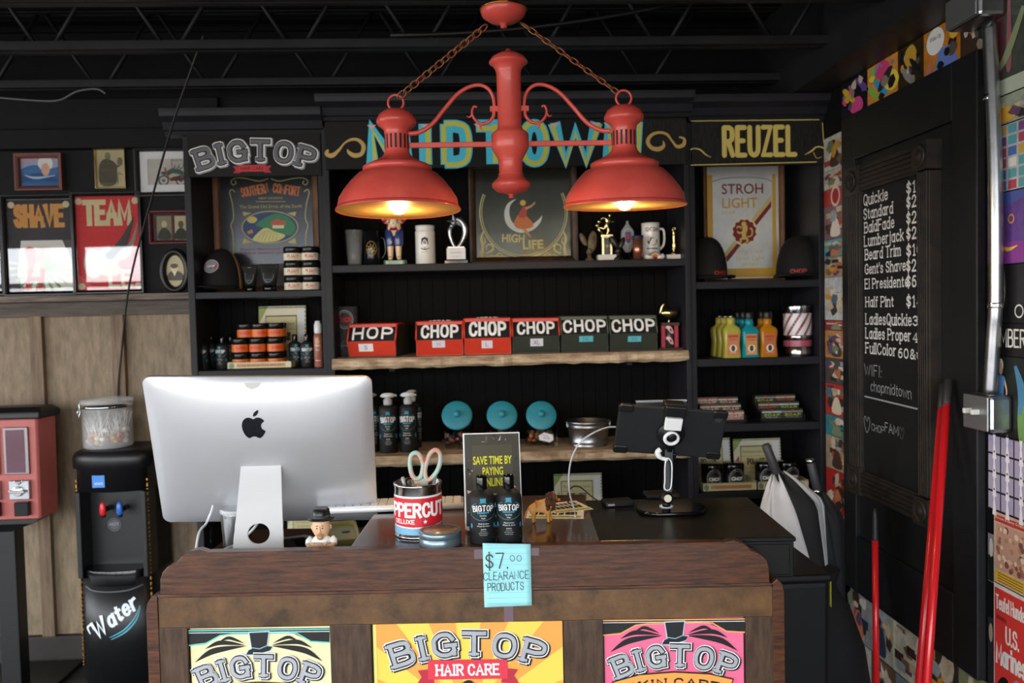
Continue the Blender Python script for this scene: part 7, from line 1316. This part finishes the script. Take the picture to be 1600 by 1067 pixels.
V = [(x*k, y*k, z) for x, y, z in V]; skin('runner', t, V, [(0, 1), (1, 2), (2, 3), (0, 4), (4, 5), (5, 6), (0, 7), (7, 8), (8, 9), (1, 10), (10, 11), (1, 12), (12, 13)], [v*k for v in (3, 3.4, 1.8, 2.8, 2.5, 1.8, 1.4, 2.6, 1.8, 1.4, 1.6, 1.3, 1.6, 1.3)], GOLDM, 2, 0)
b = MB(GOLDM); b.ell((-11*k, 0, h(346)), 3*k, 2.4*k, 3*k).ell((-14*k, 0, h(352)), 3*k, 2*k, 3*k).tube([(-13*k, 0, h(347)), (-11*k, 0, h(360)), (-6*k, 0, h(366))], 1.6*k, 8); b.build('second_runner', t)
t = thing('bell_trophy', 'clear bell-shaped award with a red and blue crest beside the gold trophy', 'trophy', spot(981, 3.9, ZC1, 400)); k = 3.9/F; h = lambda y: hgt(981, y, 3.9, ZC1)
MB(BGL).lathe([(0, 0), (9*k, 0), (9*k, 3*k), (4*k, 8*k), (4*k, 14*k)], (0, 0, 0), 20).build('base', t); MB(mat('clear_award', 'dfe3e6', .08, trans=.6, ior=1.3)).lathe([(4*k, 14*k), (9*k, h(385)), (11*k, h(372)), (10*k, h(361)), (5*k, h(354)), (2*k, h(350)), (2*k, h(346)), (0, h(345))], (0, 0, 0), 24, sy=.5).build('award_body', t); a = Art(); a.poly([(-4*k, h(363)), (4*k, h(363)), (4*k, h(375)), (0, h(382)), (-4*k, h(375))], P('3a4a8a'), 1); a.disc(0, h(371), 2.6*k, P('b9333a'), 2, 5*k); a.ring(0, h(370), 8*k, .0015, P('d9dadc'), 1, ry=12*k); a.build('crest', t, front(-5.8*k))
t = thing('copper_cup', 'copper tumbler with dark blue rim in front of the white stein', 'cup', spot(997, 3.81, ZC1, 400)); k = 3.81/F; h = hgt(997, 368, 3.81, ZC1); MB(mat('copper_sleeve', 'c9836a', .25, .8)).lathe([(0, 0), (7.6*k, 0), (8.4*k, h*.88)], (0, 0, 0), 24).build('cup_body', t); MB(P('2a2c55', .3)).lathe([(8.4*k, h*.88), (8.8*k, h*.9), (8.8*k, h), (8*k, h), (7.8*k, h*.9)], (0, 0, 0), 24).build('rim', t)
wings('winged_award', 'small dark winged award at the foot of the clear bell award', 966, mat('dark_pewter', '3a3836', .35, .7), ((-6, 378, 4.5, 11, -28), (6, 380, 4, 10, 24)), 372, 3.8)
t = thing('lettered_stein', 'white stein lettered IGHT DAN beside the small gold trophy', 'mug', spot(1017, 3.9, ZC1, 400)); k = 3.9/F; h = hgt(1017, 349, 3.9, ZC1); MB(CER).lathe([(0, 0), (14*k, 0), (14.4*k, .004), (14*k, h*.9), (14.6*k, h), (13.4*k, h), (13*k, .02), (0, .02)], (0, 0, 0), 32).build('stein_body', t); MB(CER).tube(catmull([(14*k, 0, h*.85), (21*k, 0, h*.8), (21*k, 0, h*.45), (14*k, 0, h*.3)], 5), .006, 8).build('handle', t)
a = Art(); a.text('IGHT DAN', 0, h*.76, h*.12, P('5a5d66'), 1, w=22*k, bold=.02); a.disc(0, h*.5, 8*k, P('3f4148'), 1, 6*k); a.disc(-1*k, h*.56, 7*k, P('d9d9d8'), 2, 4*k); a.rect(-9*k, 9*k, h*.3, h*.33, P('3f4148'), 1, 6); a.build('lettering', t, wrap(14.4*k))
t = thing('rainbow_ornament', 'small ceramic rainbow between two white clouds on the top shelf', 'ornament', spot(1023, 3.81, ZC1, 400)); k = 3.81/F
for i, c_ in enumerate(('4a6fa8', 'c9b03a', 'd9702c', 'c2302c')): r0 = (11-i*2.2)*k; MB(P(c_, .3)).loft([[(rr_*math.cos(x), y, 2*k+rr_*math.sin(x)) for rr_, y in ((r0, -3*k), (r0, 3*k), (r0-2.2*k, 3*k), (r0-2.2*k, -3*k))] for x in [PI*j/16 for j in range(17)]], True, False).build('rainbow_band', t)
for sx in (-1, 1): b = MB(CER); b.ell((sx*9*k, 0, 4*k), 7*k, 4.5*k, 4*k).ell((sx*12*k, 0, 5*k), 4*k, 4*k, 4.4*k); b.build('cloud', t)
t = thing('small_gold_trophy', 'small gold figure trophy on a low white base beside the lettered stein', 'trophy', spot(1055, 3.84, ZC1, 400)); k = 3.84/F; h = lambda y: hgt(1055, y, 3.84, ZC1)
MB(MARB).box(-15*k, 15*k, -8*k, 8*k, 0, h(398)).build('base', t, .002); MB(GOLDM).lathe([(5*k, h(398)), (5*k, h(396)), (2*k, h(394)), (2*k, h(391)), (4*k, h(389)), (1.5*k, h(387))], (-2*k, 0, 0), 16).build('stem', t)
V = [(-2, 0, h(375)), (-1.5, 0, h(368)), (-1.5, 0, h(362)), (-1.5, 0, h(358)), (-3, 0, h(382)), (-2.4, 0, h(389)), (-.4, 0, h(382)), (-1, 0, h(389)), (-4, -1, h(360)), (-3, -1, h(354)), (1, 1, h(360)), (.5, 1, h(354))]; skin('figure', t, [(x*k, y*k, z) for x, y, z in V], [(0, 1), (1, 2), (2, 3), (0, 4), (4, 5), (0, 6), (6, 7), (2, 8), (8, 9), (2, 10), (10, 11)], [v*k for v in (2.2, 2.8, 1.8, 2.2, 1.7, 1.2, 1.7, 1.2, 1.2, 1, 1.2, 1)], GOLDM, 2, 0)
# ---- middle bookcase, bins of T-shirts
ZB2 = ZS['C2']; OR_ = mat('orange_red_bin', 'cf3a22', .4, var=.1, vscale=8); GN_ = mat('dark_green_bin', '2f352a', .5, var=.2, vscale=10); GRL = mat('olive_bin_rim', '4d5240', .45, var=.2)
SH = mat('black_tshirt', '161619', .85, var=.2)
def bin_(label, x0, x1, ybot, ylip, ytop, body, rimm, side, tag_m, tag_t, tag_px, Yb, rz, word, dep=.34, wl=None, shlb='', extra=None, arc=.35):
    cx_ = (x0+x1)/2; k = Yb/F; w_ = (x1-x0)*k/2; t = thing('shirt_bin', label, 'bin', spot(cx_, Yb, ZB2, ybot), rz, 'T-shirt bins on the plank'); h = hgt(cx_, ytop, Yb+.02, ZB2); hl = hgt(cx_, ylip, Yb, ZB2); g = .0035
    b = MB(side); b.box(-w_, -w_+g, 0, dep, 0, hl).box(w_-g, w_, 0, dep, 0, hl)
    for sx in (-1, 1): b.prism([(0.0, hl), (.03, h), (dep, h), (dep, hl)], sx*w_ if sx < 0 else w_-g, -w_+g if sx < 0 else w_, 'x')
    b.box(-w_, w_, dep-g, dep, 0, h).box(-w_, w_, 0, dep, 0, g); b.build('sides', t)
    MB(body).loft([[(-w_*.97, .008, .001), (w_*.97, .008, .001), (w_*.97, .012, .001), (-w_*.97, .012, .001)], [(-w_, -.012, hl), (w_, -.012, hl), (w_, -.006, hl), (-w_, -.006, hl)]], True, False).build('front_panel', t, .001)
    b = MB(rimm); b.tube([(-w_+.001, -.008, hl), (-w_+.001, .028, h), (-w_+.001, dep, h), (w_-.001, dep, h), (w_-.001, .028, h), (w_-.001, -.008, hl)], .0042, 6); b.tube([(-w_, .03, h), (w_, .03, h)], .0048, 6).box(-w_, w_, .024, .034, h-.013, h); b.build('rim', t)
    tp0 = (tag_px[0]-cx_)*k; tp1 = (tag_px[1]-cx_)*k; z1, z0 = hgt(cx_, tag_px[2], Yb, ZB2), hgt(cx_, tag_px[3], Yb, ZB2); a = Art(); a.rect(tp0, tp1, z0, z1, tag_m, 1); a.pen(tag_t, (tp0+tp1)/2, z0+(z1-z0)*.25, (z1-z0)*.5, P('5a5f80'), 2, .14)
    a.build('size_tag', t, lambda u, v, l: (u, .008-.02*v/hl-l-.0006, v))
    # the folded shirts inside
    def shirt(lb, zo, yo, wd_, word_):
        s_ = thing('folded_shirt', lb, 'T-shirt', t.location+Vector((0, 0, .0)), rz, 'folded T-shirts in the bins'); ws = w_-.006; zt_ = h-.014+zo; zb_ = hl-.03
        def face(i, j): u = -ws+2*ws*i; arc_ = math.sin(PI*j); return (u, .004+yo+.03*j-.012*arc_, zb_+(zt_-zb_)*j+.004*math.sin(5*i+yo*90))
        b = MB(SH); b.grid(face, 14, 10); tpz = [face(i/14, 1) for i in range(15)]; b.grid(lambda i, j: (-ws+2*ws*i, face(i, 1)[1]+.12*j, face(i, 1)[2]-.012*j), 14, 3); b.grid(lambda i, j: (-ws+2*ws*i, face(i, 0)[1]+.02+.2*j, face(i, 0)[2]-.002), 14, 2); b.build('cloth', s_)
        a = Art(); H_ = zt_-zb_; hh = H_-.032-.004; sq = .22; a.pen(word_, 0, .032+.002+hh*.1, hh*.82, WHITE, 1, sq, w=ws*wd_*.95-hh*.2, gap=2.8, dens=1.2)
        a.build('lettering', s_, lambda u, v, l: (u, face(min(max((u/ws+1)/2, 0), 1), min(max(v/H_, 0), 1))[1]-.002-l-.0*u, zb_+v+.005*math.cos(u/ws*1.6)*arc*3)); return s_
    shirt(shlb, 0, 0, wl or 1.75, word)
    if extra: shirt(extra, .018, .035, 1.3, word)
    return t
bin_('orange-red bin of T-shirts standing apart at the outer end of the plank', 543, 620, 559, 533, 507, OR_, OR_, GN_, P('e3e3e6'), 'S', (561, 584, 537, 549), 3.79, R(-9), 'HOP', .28, 1.85, 'black T-shirt lettered CHOP in the bin standing apart on the plank')
for i, (x0, x1, yb_, yl, yt_, bm_, rm_, sd_, tm_, tt, tpx, nm) in enumerate(((651, 724, 557.5, 531, 503, OR_, OR_, OR_, P('d9dae6'), 'M', (676, 696, 532, 543), 'orange-red bin tagged in white, the second bin from the computer side'), (726, 799, 555.5, 528, 498, OR_, OR_, OR_, P('d9dae6'), 'L', (753, 770, 532, 544), 'orange-red bin touching the first dark green bin'), (801, 875, 553.5, 525, 498, GN_, OR_, GN_, P('d9dae6'), 'XL', (829, 849, 529, 541), 'dark green bin with orange rim and white tag'), (877, 951, 551.5, 522, 495, GN_, GRL, GN_, P('58bccb'), '2XL', (905, 927, 525, 534), 'dark green bin with blue tag, between two green bins'), (953, 1028, 549, 521, 494, GN_, GRL, GN_, P('58bccb'), '3XL', (981, 1002, 525, 534), 'dark green bin with blue tag beside the striped trophy'))):
    bin_(nm, x0, x1, yb_, yl, yt_, bm_, rm_, sd_, tm_, tt, tpx, 3.79, R(-1), 'CHOP', .27, 1.8 if i < 3 else 2.05, 'black T-shirt lettered CHOP in the '+nm[:nm.find(' bin')+4]+(' tagged '+tt), 'second black T-shirt folded behind the first in the '+('bin tagged '+tt) if i in (0, 1) else None)
t = thing('printed_glass', 'clear glass with a red and white CHOP emblem at the outer end of the plank', 'glass', spot(544, 3.93, ZB2, 540)); k = 3.93/F; h = hgt(544, 479, 3.93, ZB2); MB(mat('smoky_glass', '8a8c92', .06, trans=.75, ior=1.2)).lathe([(0, 0), (13*k, 0), (13.4*k, .004), (16.5*k, h), (15.8*k, h), (12.6*k, .012), (0, .01)], (0, 0, 0), 32).build('glass_body', t)
a = Art(); z = h*.74; a.ring(-2*k, z, 13*k, .003, P('b9bcc0'), 1, ry=14*k); a.ring(-2*k, z, 10.5*k, .0015, P('b9bcc0'), 1, ry=11.5*k); a.text('CHOP', -2*k, z-4*k, 8*k, P('c9252c'), 2, w=23*k, bold=.04); a.disc(-2*k, h*.22, 9*k, P('5a5d62'), 1, 9*k); a.text('barbers', -2*k, h*.2, 3*k, P('a9acb2'), 2, w=14*k); a.build('emblem', t, wrapf(lambda v: (13.4+3.1*v/h)*k+.0003))
t = thing('barber_trophy', 'small trophy with a gold cushion top and red striped barber pole column', 'trophy', spot(1046, 3.83, ZB2, 540)); k = 3.83/F; h = lambda y: hgt(1046, y, 3.83, ZB2)
MB(DWOOD).box(-19*k, 19*k, -12*k, 12*k, 0, h(543)).build('base', t, .002); MB(DWOOD).box(-14*k, 14*k, -10*k, 10*k, h(508.5), h(504)).build('top_plate', t, .001)
for x in (-10.5, 10.5): MB(mat('red_sparkle', 'b52a42', .3, var=.3, vscale=200)).box((x-3)*k, (x+3)*k, -5*k, 5*k, h(543), h(508.5)).build('red_pillar', t, .001)
MB(P('3a3632', .3)).cyl((0, 0, h(543)), 7*k, h(508.5)-h(543), 'z', 24).build('pole', t); a = Art()
for z0 in (537, 520): a.taper([(-8*k, h(z0-9)), (-2*k, h(z0-8)), (3*k, h(z0-2)), (8*k, h(z0))], [v*k for v in (3, 6, 6, 3)], P('e9b9c0'), 1)
a.build('stripe', t, wrap(7*k+.0004)); MB(GOLDM).lathe([(3*k, h(504)), (1.6*k, h(502)), (1.6*k, h(499.5)), (4*k, h(498)), (9*k, h(496)), (14*k, h(492)), (15*k, h(488)), (12*k, h(483)), (0, h(480))], (0, 0, 0), 20, sy=.7).build('cushion_top', t); MB(GOLDM).tube(catmull([(-14*k, 0, h(490)), (-12*k, 0, h(482)), (-9*k, 0, h(476)), (-6*k, 0, h(475))], 4), [2.4*k]*5+[2.8*k]*5+[2*k]*3, 8).build('curl', t)
# ---- middle bookcase, lower plank
Z3 = ZS['C3']; Y3 = 3.83; k = Y3/F
def pump(label, loc, h, r, rz=0):
    t = thing('pump_bottle', label, 'bottle', loc, rz, 'pump bottles on the lower plank'); hb = h*.80
    MB(BMT).lathe([(0, 0), (r*.93, 0), (r, .004), (r, hb*.9), (r*.93, hb*.96), (r*.6, hb*.995), (r*.42, hb)], (0, 0, 0), 32).build('body', t); G2 = P('b9bcc0', .3)
    MB(G2).lathe([(r*.42, hb), (r*.46, hb+.002), (r*.46, hb+h*.085), (r*.3, hb+h*.1), (r*.3, hb+h*.13)], (0, 0, 0), 20).build('pump_collar', t)
    MB(P('dcdfe2', .3)).loft([[(x, y, hb+z*h) for x, y in ((-w_, -.009), (w_, -.009), (w_, .009), (-w_, .009))] for w_, z in ((r*.55, .125), (r*.8, .15), (r*.62, .185), (r*.25, .2))], True, True).tube([(r*.5, 0, hb+h*.165), (r*.85, 0, hb+h*.16), (r*.92, 0, hb+h*.14)], .004, 8).build('pump_head', t); bottle_art(t, r, 0, hb, TEAL); return t
hp = hgt(608, 613, Y3, Z3); p0 = pump('black pump bottle beside the computer on the lower plank, nearest the front', spot(607.5, 3.80, Z3, 690), hp, 14.4*k, R(3)); p1 = dup(p0, spot(639, 3.81, Z3, 690), R(-6), 'black pump bottle on the lower plank with another close behind it'); p2 = dup(p0, spot(645, 3.92, Z3, 690), R(60), 'black pump bottle half hidden behind the second pump bottle'); p3 = dup(p0, spot(578, 3.83, Z3, 690), R(40), 'black pump bottle mostly hidden by the edge of the computer')
GJ = mat('candy_jar_glass', 'ffffff', .03, trans=1, ior=1.18); LIDT = mat('teal_painted_lid', '2f93a8', .45, var=.08)
def candy_jar(label, px, fill, tagd):
    Yj = 3.80; k = Yj/F; t = thing('candy_jar', label, 'jar', spot(px, Yj, Z3, 690), 0); h = hgt(px, 642, Yj+.04, Z3); w_ = 25*k
    pr = [(0, .0), (0, h*.5), (.05, h*.98), (.17, h*.98), (.2, h*.8), (.2, 0)]
    b = MB(GJ); lo = []
    for sx, ins in ((-1, .02), (-.8, 0), (.8, 0), (1, .02)):
        c_ = (.1, h*.5); lo.append([(sx*w_, c_[0]+(y-c_[0])*(1-ins*4), c_[1]+(z-c_[1])*(1-ins*3)) for y, z in pr])
    b.loft(lo, True, False); b.build('jar_body', t, .008)
    lr = 24*k; an = math.atan2(h*.48, .05); cz_ = hgt(px, 650, Yj-.01, Z3)
    A = Matrix.Translation((0, .012, cz_)) @ Matrix.Rotation(R(62), 4, 'X'); b = MB(LIDT); b.T = A; b.lathe([(lr*.9, -.014), (lr*.9, -.004), (lr, -.004), (lr*1.0, .003), (lr*.94, .006), (lr*.5, .009), (0, .009)], (0, 0, 0), 40); b.build('lid', t); b = MB(LIDT); b.T = A; b.lathe([(.012, .008), (.011, .016), (.0155, .02), (.0165, .026), (.013, .032), (0, .034)], (0, 0, 0), 24); b.build('lid_knob', t)
    b = MB(); rn = random.Random(px)
    for i in range(60): c_ = rn.choice(fill); b.use(P(c_, .3)); b.ell((rn.uniform(-w_*.8, w_*.8), rn.uniform(.025, .17), rn.uniform(.018, h*.38)), .011, .009, .009, 8, 6)
    o = b.build('contents', t); o['kind'] = 'stuff'; o['label'] = 'wrapped sweets in the jar'
    if tagd:
        a = Art(); o_ = [(-.012, .0), (.035, -.012), (.052, -.002), (.05, .022), (.01, .034), (-.016, .02)]; a.poly([(x-.0, z+h*.22) for x, z in o_], P('e9e8ef'), 1); a.text('candy', .014, h*.22+.015, .007, P('6a6a72'), 2, w=.032, rot=-.2); a.text('$2.00', .02, h*.22+.003, .007, P('4a4a52'), 2, w=.028, rot=-.2); a.build('price_tag', t, front(-.006))
    return t
candy_jar('teal-lidded glass sweet jar on the lower plank, nearest the pump bottles', 715, ('4a3038', '2c2a3a', '5a4a3c', '8a4a3a'), False); candy_jar('teal-lidded glass sweet jar on the lower plank, the middle jar with red sweets', 785.5, ('a02a34', '2c2a55', 'b06a2c', '3a2c30'), False); candy_jar('teal-lidded glass sweet jar with white price tag, beside the metal bucket', 847, ('b9602a', '2c2a2c', '4a4a4c', '6a5a3a'), True)
t = thing('metal_bucket', 'small galvanised metal bucket on the lower plank behind the tablet', 'bucket', spot(919.5, 3.84, Z3, 690)); k = 3.84/F; h = hgt(919, 656, 3.84, Z3); r0, r1 = 29*k, 33*k
MB(GALV).lathe([(0, .003), (r0, .003), (r0+.002, 0), (r0+.003, .004), (r0+.001, .007), (r0+.002, .018), (r0+.004, .02), (r0+.0025, .023), (r1-.002, h*.76), (r1+.002, h*.78), (r1-.001, h*.8), (r1, h-.012), (r1+.004, h-.01), (r1+.005, h-.003), (r1+.002, h), (r1-.002, h-.004), (r0-.003, .008), (0, .006)], (0, 0, 0), 48).build('bucket_body', t)
MB(GALV).tube([(-r1-.003, 0, h*.86), (-r1-.006, -.004, h*.5), (-r1-.002, -.012, h*.25), (-r1*.8, -r1*.62, h*.12), (0, -r1-.006, h*.06), (r1*.8, -r1*.62, h*.12), (r1+.002, -.012, h*.25), (r1+.006, -.004, h*.5), (r1+.003, 0, h*.86)], .0016, 6).build('bail_handle', t) if False else None
for sx in (-1, 1): MB(GALV).box(sx*r1-.006, sx*r1+.006, -.012, .004, h-.03, h-.004).build('ear', t, .001)
display_box('display_box', 'cream printed display box with raised lid low behind the cash drawer, beside the toy lion', 904, 3.86, ZS['C4'], 74, .1, .05, hgt(904, 741, 3.96, ZS['C4']), 'GREATER', lidw=78)
# ---- right bookcase
t, q, wd, H, a = picture('bar_mirror', 'pale bar mirror lettered Stroh Light with a red and gold crest, between two black caps', (1100, 252, 1229, 442), .022, .03, MWOOD, mat('window_bright_mirror', 'dfe3e2', .35, .4, var=.15, vscale=9), glass=False, y=4.07, cat='mirror'); s = 4.07/F; GO = P('c9a044', .3); MR = P('7a1f22'); iw = wd-.022  # pale silver stands in for the bright window mirrored in it
a.rect(-iw, -iw+9*s, .03, H-.06, GO, 1); a.rect(iw-10*s, iw-4*s, .03, H-.06, GO, 1); a.line([q(1113, 284), q(1130, 279), q(1165, 277), q(1195, 279), q(1206, 284)], 2*s, P('9fa3a2'), 1, smooth=3)
a.poly([q(1113, 420), q(1212, 418), q(1208, 432), q(1118, 434)], GO, 1)
a.text('STROH', *q(1160, 303), 16*s, MR, 3, w=66*s, bold=.008); a.text('LIGHT', *q(1156, 325), 16*s, GO, 3, w=56*s, bold=.012); a.text('BEER', *q(1139, 334), 4*s, P('d0c08a'), 3, w=22*s)
a.poly([q(1204, 305), q(1205, 316), q(1134, 402), q(1130, 398)], P('c9bc7a'), 2); a.poly([q(1205, 314), q(1205, 323), q(1136, 410), q(1134, 402)], MR, 2)
c = q(1163, 362); a.disc(c[0], c[1], 21*s, P('e3d9c0'), 3, 22*s); a.poly([(c[0]+(18.5+(1.2 if i % 2 else -1.2))*s*math.cos(i*PI/12), c[1]+(19+(1.2 if i % 2 else -1.2))*s*math.sin(i*PI/12)) for i in range(24)], MR, 4)
LN = P('d0b868')
for p, w_ in ((((1161, 350), (1164, 356), (1162, 366), (1164, 374)), (5, 8, 7, 5)), (((1159, 356), (1153, 354), (1151, 357)), (3, 2.5, 2)), (((1160, 363), (1154, 364), (1152, 361)), (3, 2.5, 2)), (((1163, 372), (1157, 374), (1158, 379)), (4, 3, 2.5)), (((1166, 372), (1168, 377), (1164, 380)), (4, 3, 2)), (((1167, 370), (1174, 368), (1175, 360), (1172, 356)), (2, 2, 2.5, 3.5))): a.taper([q(*v) for v in p], [v*s for v in w_], LN, 5)
a.disc(*q(1162, 350), 4*s, LN, 5)
for i, (tx, y) in enumerate((("What's new", 396), ('Stroh Light', 408), ('tonight', 417))): a.text(tx, *q(1172, y), 8*s, P('cfc08c'), 3, w=(42, 46, 26)[i]*s)
fin(a, t)
for lb, px, rz in (('plain black cap with red stitched lettering, on the side of the middle bookcase', 1106, R(24)), ('plain black cap with red stitched lettering, on the side of the right wall', 1250, R(-24))): cap_hat(lb, (W(px, 430, 3.9).x, 3.905, ZS['R1']+.017), (62 if px < 1200 else 78)*3.9/F*.92, .195, rz, False, None, 'CHOP')
# tonic bottles, square shouldered
def tonic(label, loc, h, w_, col, lab, cap, rz=0):
    t = thing('tonic_bottle', label, 'bottle', loc, rz, 'coloured tonic bottles'); m = mat('tonic_'+col, col, .12, trans=.3, ior=1.35)
    def sq(a_, z, r_=.3): return [(x, y, z) for x, y in rrect(-a_, a_, -a_*.8, a_*.8, a_*r_, 4)]
    MB(m).loft([sq(w_*.95, 0), sq(w_, .003), sq(w_*.86, h*.3), sq(w_, h*.55), sq(w_*.9, h*.62, .5), sq(w_*.5, h*.68, .9), sq(w_*.42, h*.72, .99), sq(w_*.5, h*.74, .99), sq(w_*.42, h*.77, .99), sq(w_*.46, h*.82, .99)]).build('body', t)
    MB(cap).lathe([(w_*.5, h*.82), (w_*.52, h*.83), (w_*.52, h*.95), (w_*.47, h*.97)] if cap is BPL else [(w_*.3, h*.82), (w_*.3, h*.86), (w_*.1, h*.88), (w_*.1, h)], (0, 0, 0), 16).build('cap' if cap is BPL else 'dropper', t)
    a = Art(); a.rect(-w_*.62, w_*.62, h*.06, h*.5, P(lab), 1); a.rect(-w_*.56, w_*.56, h*.42, h*.47, P('b9402a'), 2); a.text('TONIC', 0, h*.36, h*.04, P('4a2a1c'), 2, w=w_*.9); a.disc(0, h*.2, w_*.42, CREAM, 2); a.disc(0, h*.2, w_*.22, P('3a3a34'), 3, w_*.34); a.text('groom', 0, h*.09, h*.025, CREAM, 2, w=w_*.7); a.build('label', t, lambda u, v, l: (u, -w_*.8-.0012-l+.000, v)); return t
k = 3.83/F; ht = hgt(1140, 486, 3.83, ZS['R2'])
for ci, (col, lab, cap, px, nm, n, hh) in enumerate((('c9c258', 'c97a50', CHROME, 1142, 'yellow', 3, 1.04), ('1f9fae', 'c98a4a', BPL, 1170.5, 'turquoise', 3, 1.0), ('d08a1c', 'b9683a', BPL, 1199, 'amber', 2, 1.0))):
    for d in range(n):
        loc = spot(px-d*8.5, 3.80+d*.075, ZS['R2'], 540); lb = '%s tonic bottle on the second right shelf, %s of its file' % (nm, ('front', 'second', 'last')[d])
        if d == 0: pr_ = tonic(lb, loc, ht*hh, 14*k, col, lab, cap)
        else: dup(pr_, loc, 0, lb)
t = thing('striped_canister', 'steel canister with slanting red and white stripes on the second right shelf', 'canister', spot(1246, 3.85, ZS['R2'], 540)); k = 3.85/F; h = hgt(1246, 477, 3.85, ZS['R2']); r = 21.5*k; STL = mat('polished_steel', 'c9ccd0', .18, 1)
MB(STL).lathe([(0, 0), (r, 0), (r*1.02, .003), (r*1.0, h*.16), (r*.97, h*.17), (r*.97, h*.33), (r, h*.34), (r, h*.4), (r*.98, h*.41), (r*.98, h*.84), (r*1.01, h*.85), (r*1.02, h*.98), (r, h), (0, h)], (0, 0, 0), 48).build('body', t); a = Art(); WH = P('dcdce0', .3); DR = P('8a2f3a', .3); a.rect(-r*1.7, r*1.7, h*.41, h*.84, WH, 1, 24); 
for i in range(-3, 5):
    pts = []; 
    for j in range(9): u = (i*.62-.5+1.0*j/8)*r; v = h*(.41+.43*j/8); pts.append((min(max(u, -r*1.69), r*1.69), v))
    a.taper(pts, [.011]*9, DR, 2, 1)
a.rect(-r*1.7, r*1.7, h*.19, h*.31, P('a8546a', .3), 1, 24); a.text('REUZEL', r*.2, h*.88, h*.07, INK, 1, w=r*1.3, bold=.02); a.build('wrap_print', t, wrap(r*1.0+.0012))
# small boxed goods in stepped trays
def stepped(label, px0, px1, ytop, ybot, cols, rowsn, palette, Z, Yb, group):
    k = Yb/F; w_ = (px1-px0)*k; H_ = hgt((px0+px1)/2, ytop, Yb+.08, Z); t = thing('display_tray', label, 'display tray', spot((px0+px1)/2, Yb, Z, 650)); MB(BPL).box(-w_/2-.006, w_/2+.006, -.008, .14, 0, .006).prism([(-.008, .006), (-.008, .03), (.14, H_*.7), (.14, .006)], w_/2+.002, w_/2+.006, 'x').prism([(-.008, .006), (-.008, .03), (.14, H_*.7), (.14, .006)], -w_/2-.006, -w_/2-.002, 'x').build('tray_body', t)
    first = {}
    for r_ in range(rowsn):
        for c_ in range(cols):
            cw_ = w_/cols-.002; bh = H_*.42; key = palette[(r_*cols+c_) % len(palette)]; zb_ = .007+r_*(H_-bh-.004)/max(rowsn-1, 1); loc = t.location+Vector((-w_/2+(c_+.5)*w_/cols, .002+r_*.045, zb_)); lb = 'small printed soap box in the %s, %s row, %s' % (group, ('front', 'middle', 'back')[r_], ('left', 'right')[c_] if cols == 2 else 'one')
            if r_: MB(BPL).box(loc.x-t.location.x-cw_/2, loc.x-t.location.x+cw_/2, .002+r_*.045, .04+r_*.045, .006, zb_-.0005).build('riser', t)
            b = thing('soap_box', lb, 'box', loc, 0, 'soap boxes in the %s' % group); MB(P(key[0])).box(-cw_/2, cw_/2, 0, .038, .0003, bh).build('carton', b, .001); a = Art(); a.rect(-cw_/2, cw_/2, bh*.66, bh*.8, P(key[1]), 1); a.disc(0, bh*.84, bh*.12, P('b5282c'), 2); a.pen('SOAP', 0, bh*.3, bh*.24, P(key[2]), 2, .2, w=cw_*.75); a.text('hand made', 0, bh*.12, bh*.1, P(key[1]), 2, w=cw_*.6); a.build('printing', b, front(-.0004))
stepped('black stepped tray of small brown and pink boxes, third right shelf', 1097, 1164, 622, 658, 2, 3, (('4a4038', 'c9b9a0', 'd9c9b0'), ('8a6a5c', 'd9b9a8', 'e0d0c0'), ('5a4c42', 'cfc4b2', 'd9d0c0')), ZS['R3'], 3.83, 'tray next to the tablet')
stepped('black stepped tray of small dark boxes with green lettering, third right shelf', 1189, 1256, 618, 655, 2, 3, (('33352c', 'a9c4c4', 'a8b83a'), ('2e2c2a', '8a8a84', 'a8b83a'), ('3c3a34', 'b5a48a', 'b9342c')), ZS['R3'], 3.83, 'tray next to the right wall')
# bottom visible shelf: display boxes with black jars
for bi, (px, lw, ldx, nm) in enumerate(((1138, 70, -14, 'behind the tablet'), (1222, 80, -20, 'behind the umbrella handles'))):
    display_box('display_box', 'open cream display box with raised lid and two black CHOP jars, '+nm, px, 3.78, ZS['R4'], 88 if bi == 0 else 84, .17, .04, hgt(px, 685, 3.95, ZS['R4']), 'POMADE', lidw=lw, liddx=ldx, lettered=2)
    for j, jx in enumerate(((1112, 1146) if bi == 0 else (1196, 1232))):
        loc = spot(jx, 3.84, ZS['R4']+.0045, 740); lb = 'black pomade jar lettered CHOP, %s one in the display box %s' % (('first', 'second')[j], nm)
        if bi == 0 and j == 0:
            k = 3.84/F; cj = thing('pomade_jar', lb, 'jar', loc, 0, 'black CHOP jars'); r = 16*k; h = .118; MB(BLJ).lathe([(0, 0), (r, 0), (r*1.02, .004), (r*1.02, h*.62), (r*.98, h*.64)], (0, 0, 0), 32).build('body', cj); MB(BGL).lathe([(r, h*.645), (r*1.05, h*.66), (r*1.05, h*.97), (r, h), (0, h)], (0, 0, 0), 32).build('lid', cj)
            a = Art(); a.disc(0, h*.42, r*.78, P('8d8f92'), 1, h*.4); a.disc(0, h*.42, r*.7, P('1d1d1f'), 2, h*.36); a.ring(0, h*.42, r*.6, .0012, P('8d8f92'), 3, ry=h*.31); a.text('CHOP', 0, h*.36, h*.14, WHITE, 4, w=r*1.1, bold=.03); a.line([(-r*.9, h*.05), (r*.9, h*.05)], .002, P('8d8f92'), 1); a.build('label', cj, wrap(r*1.05+.0006))
        else: dup(cj, loc, R(6*j-3), lb)
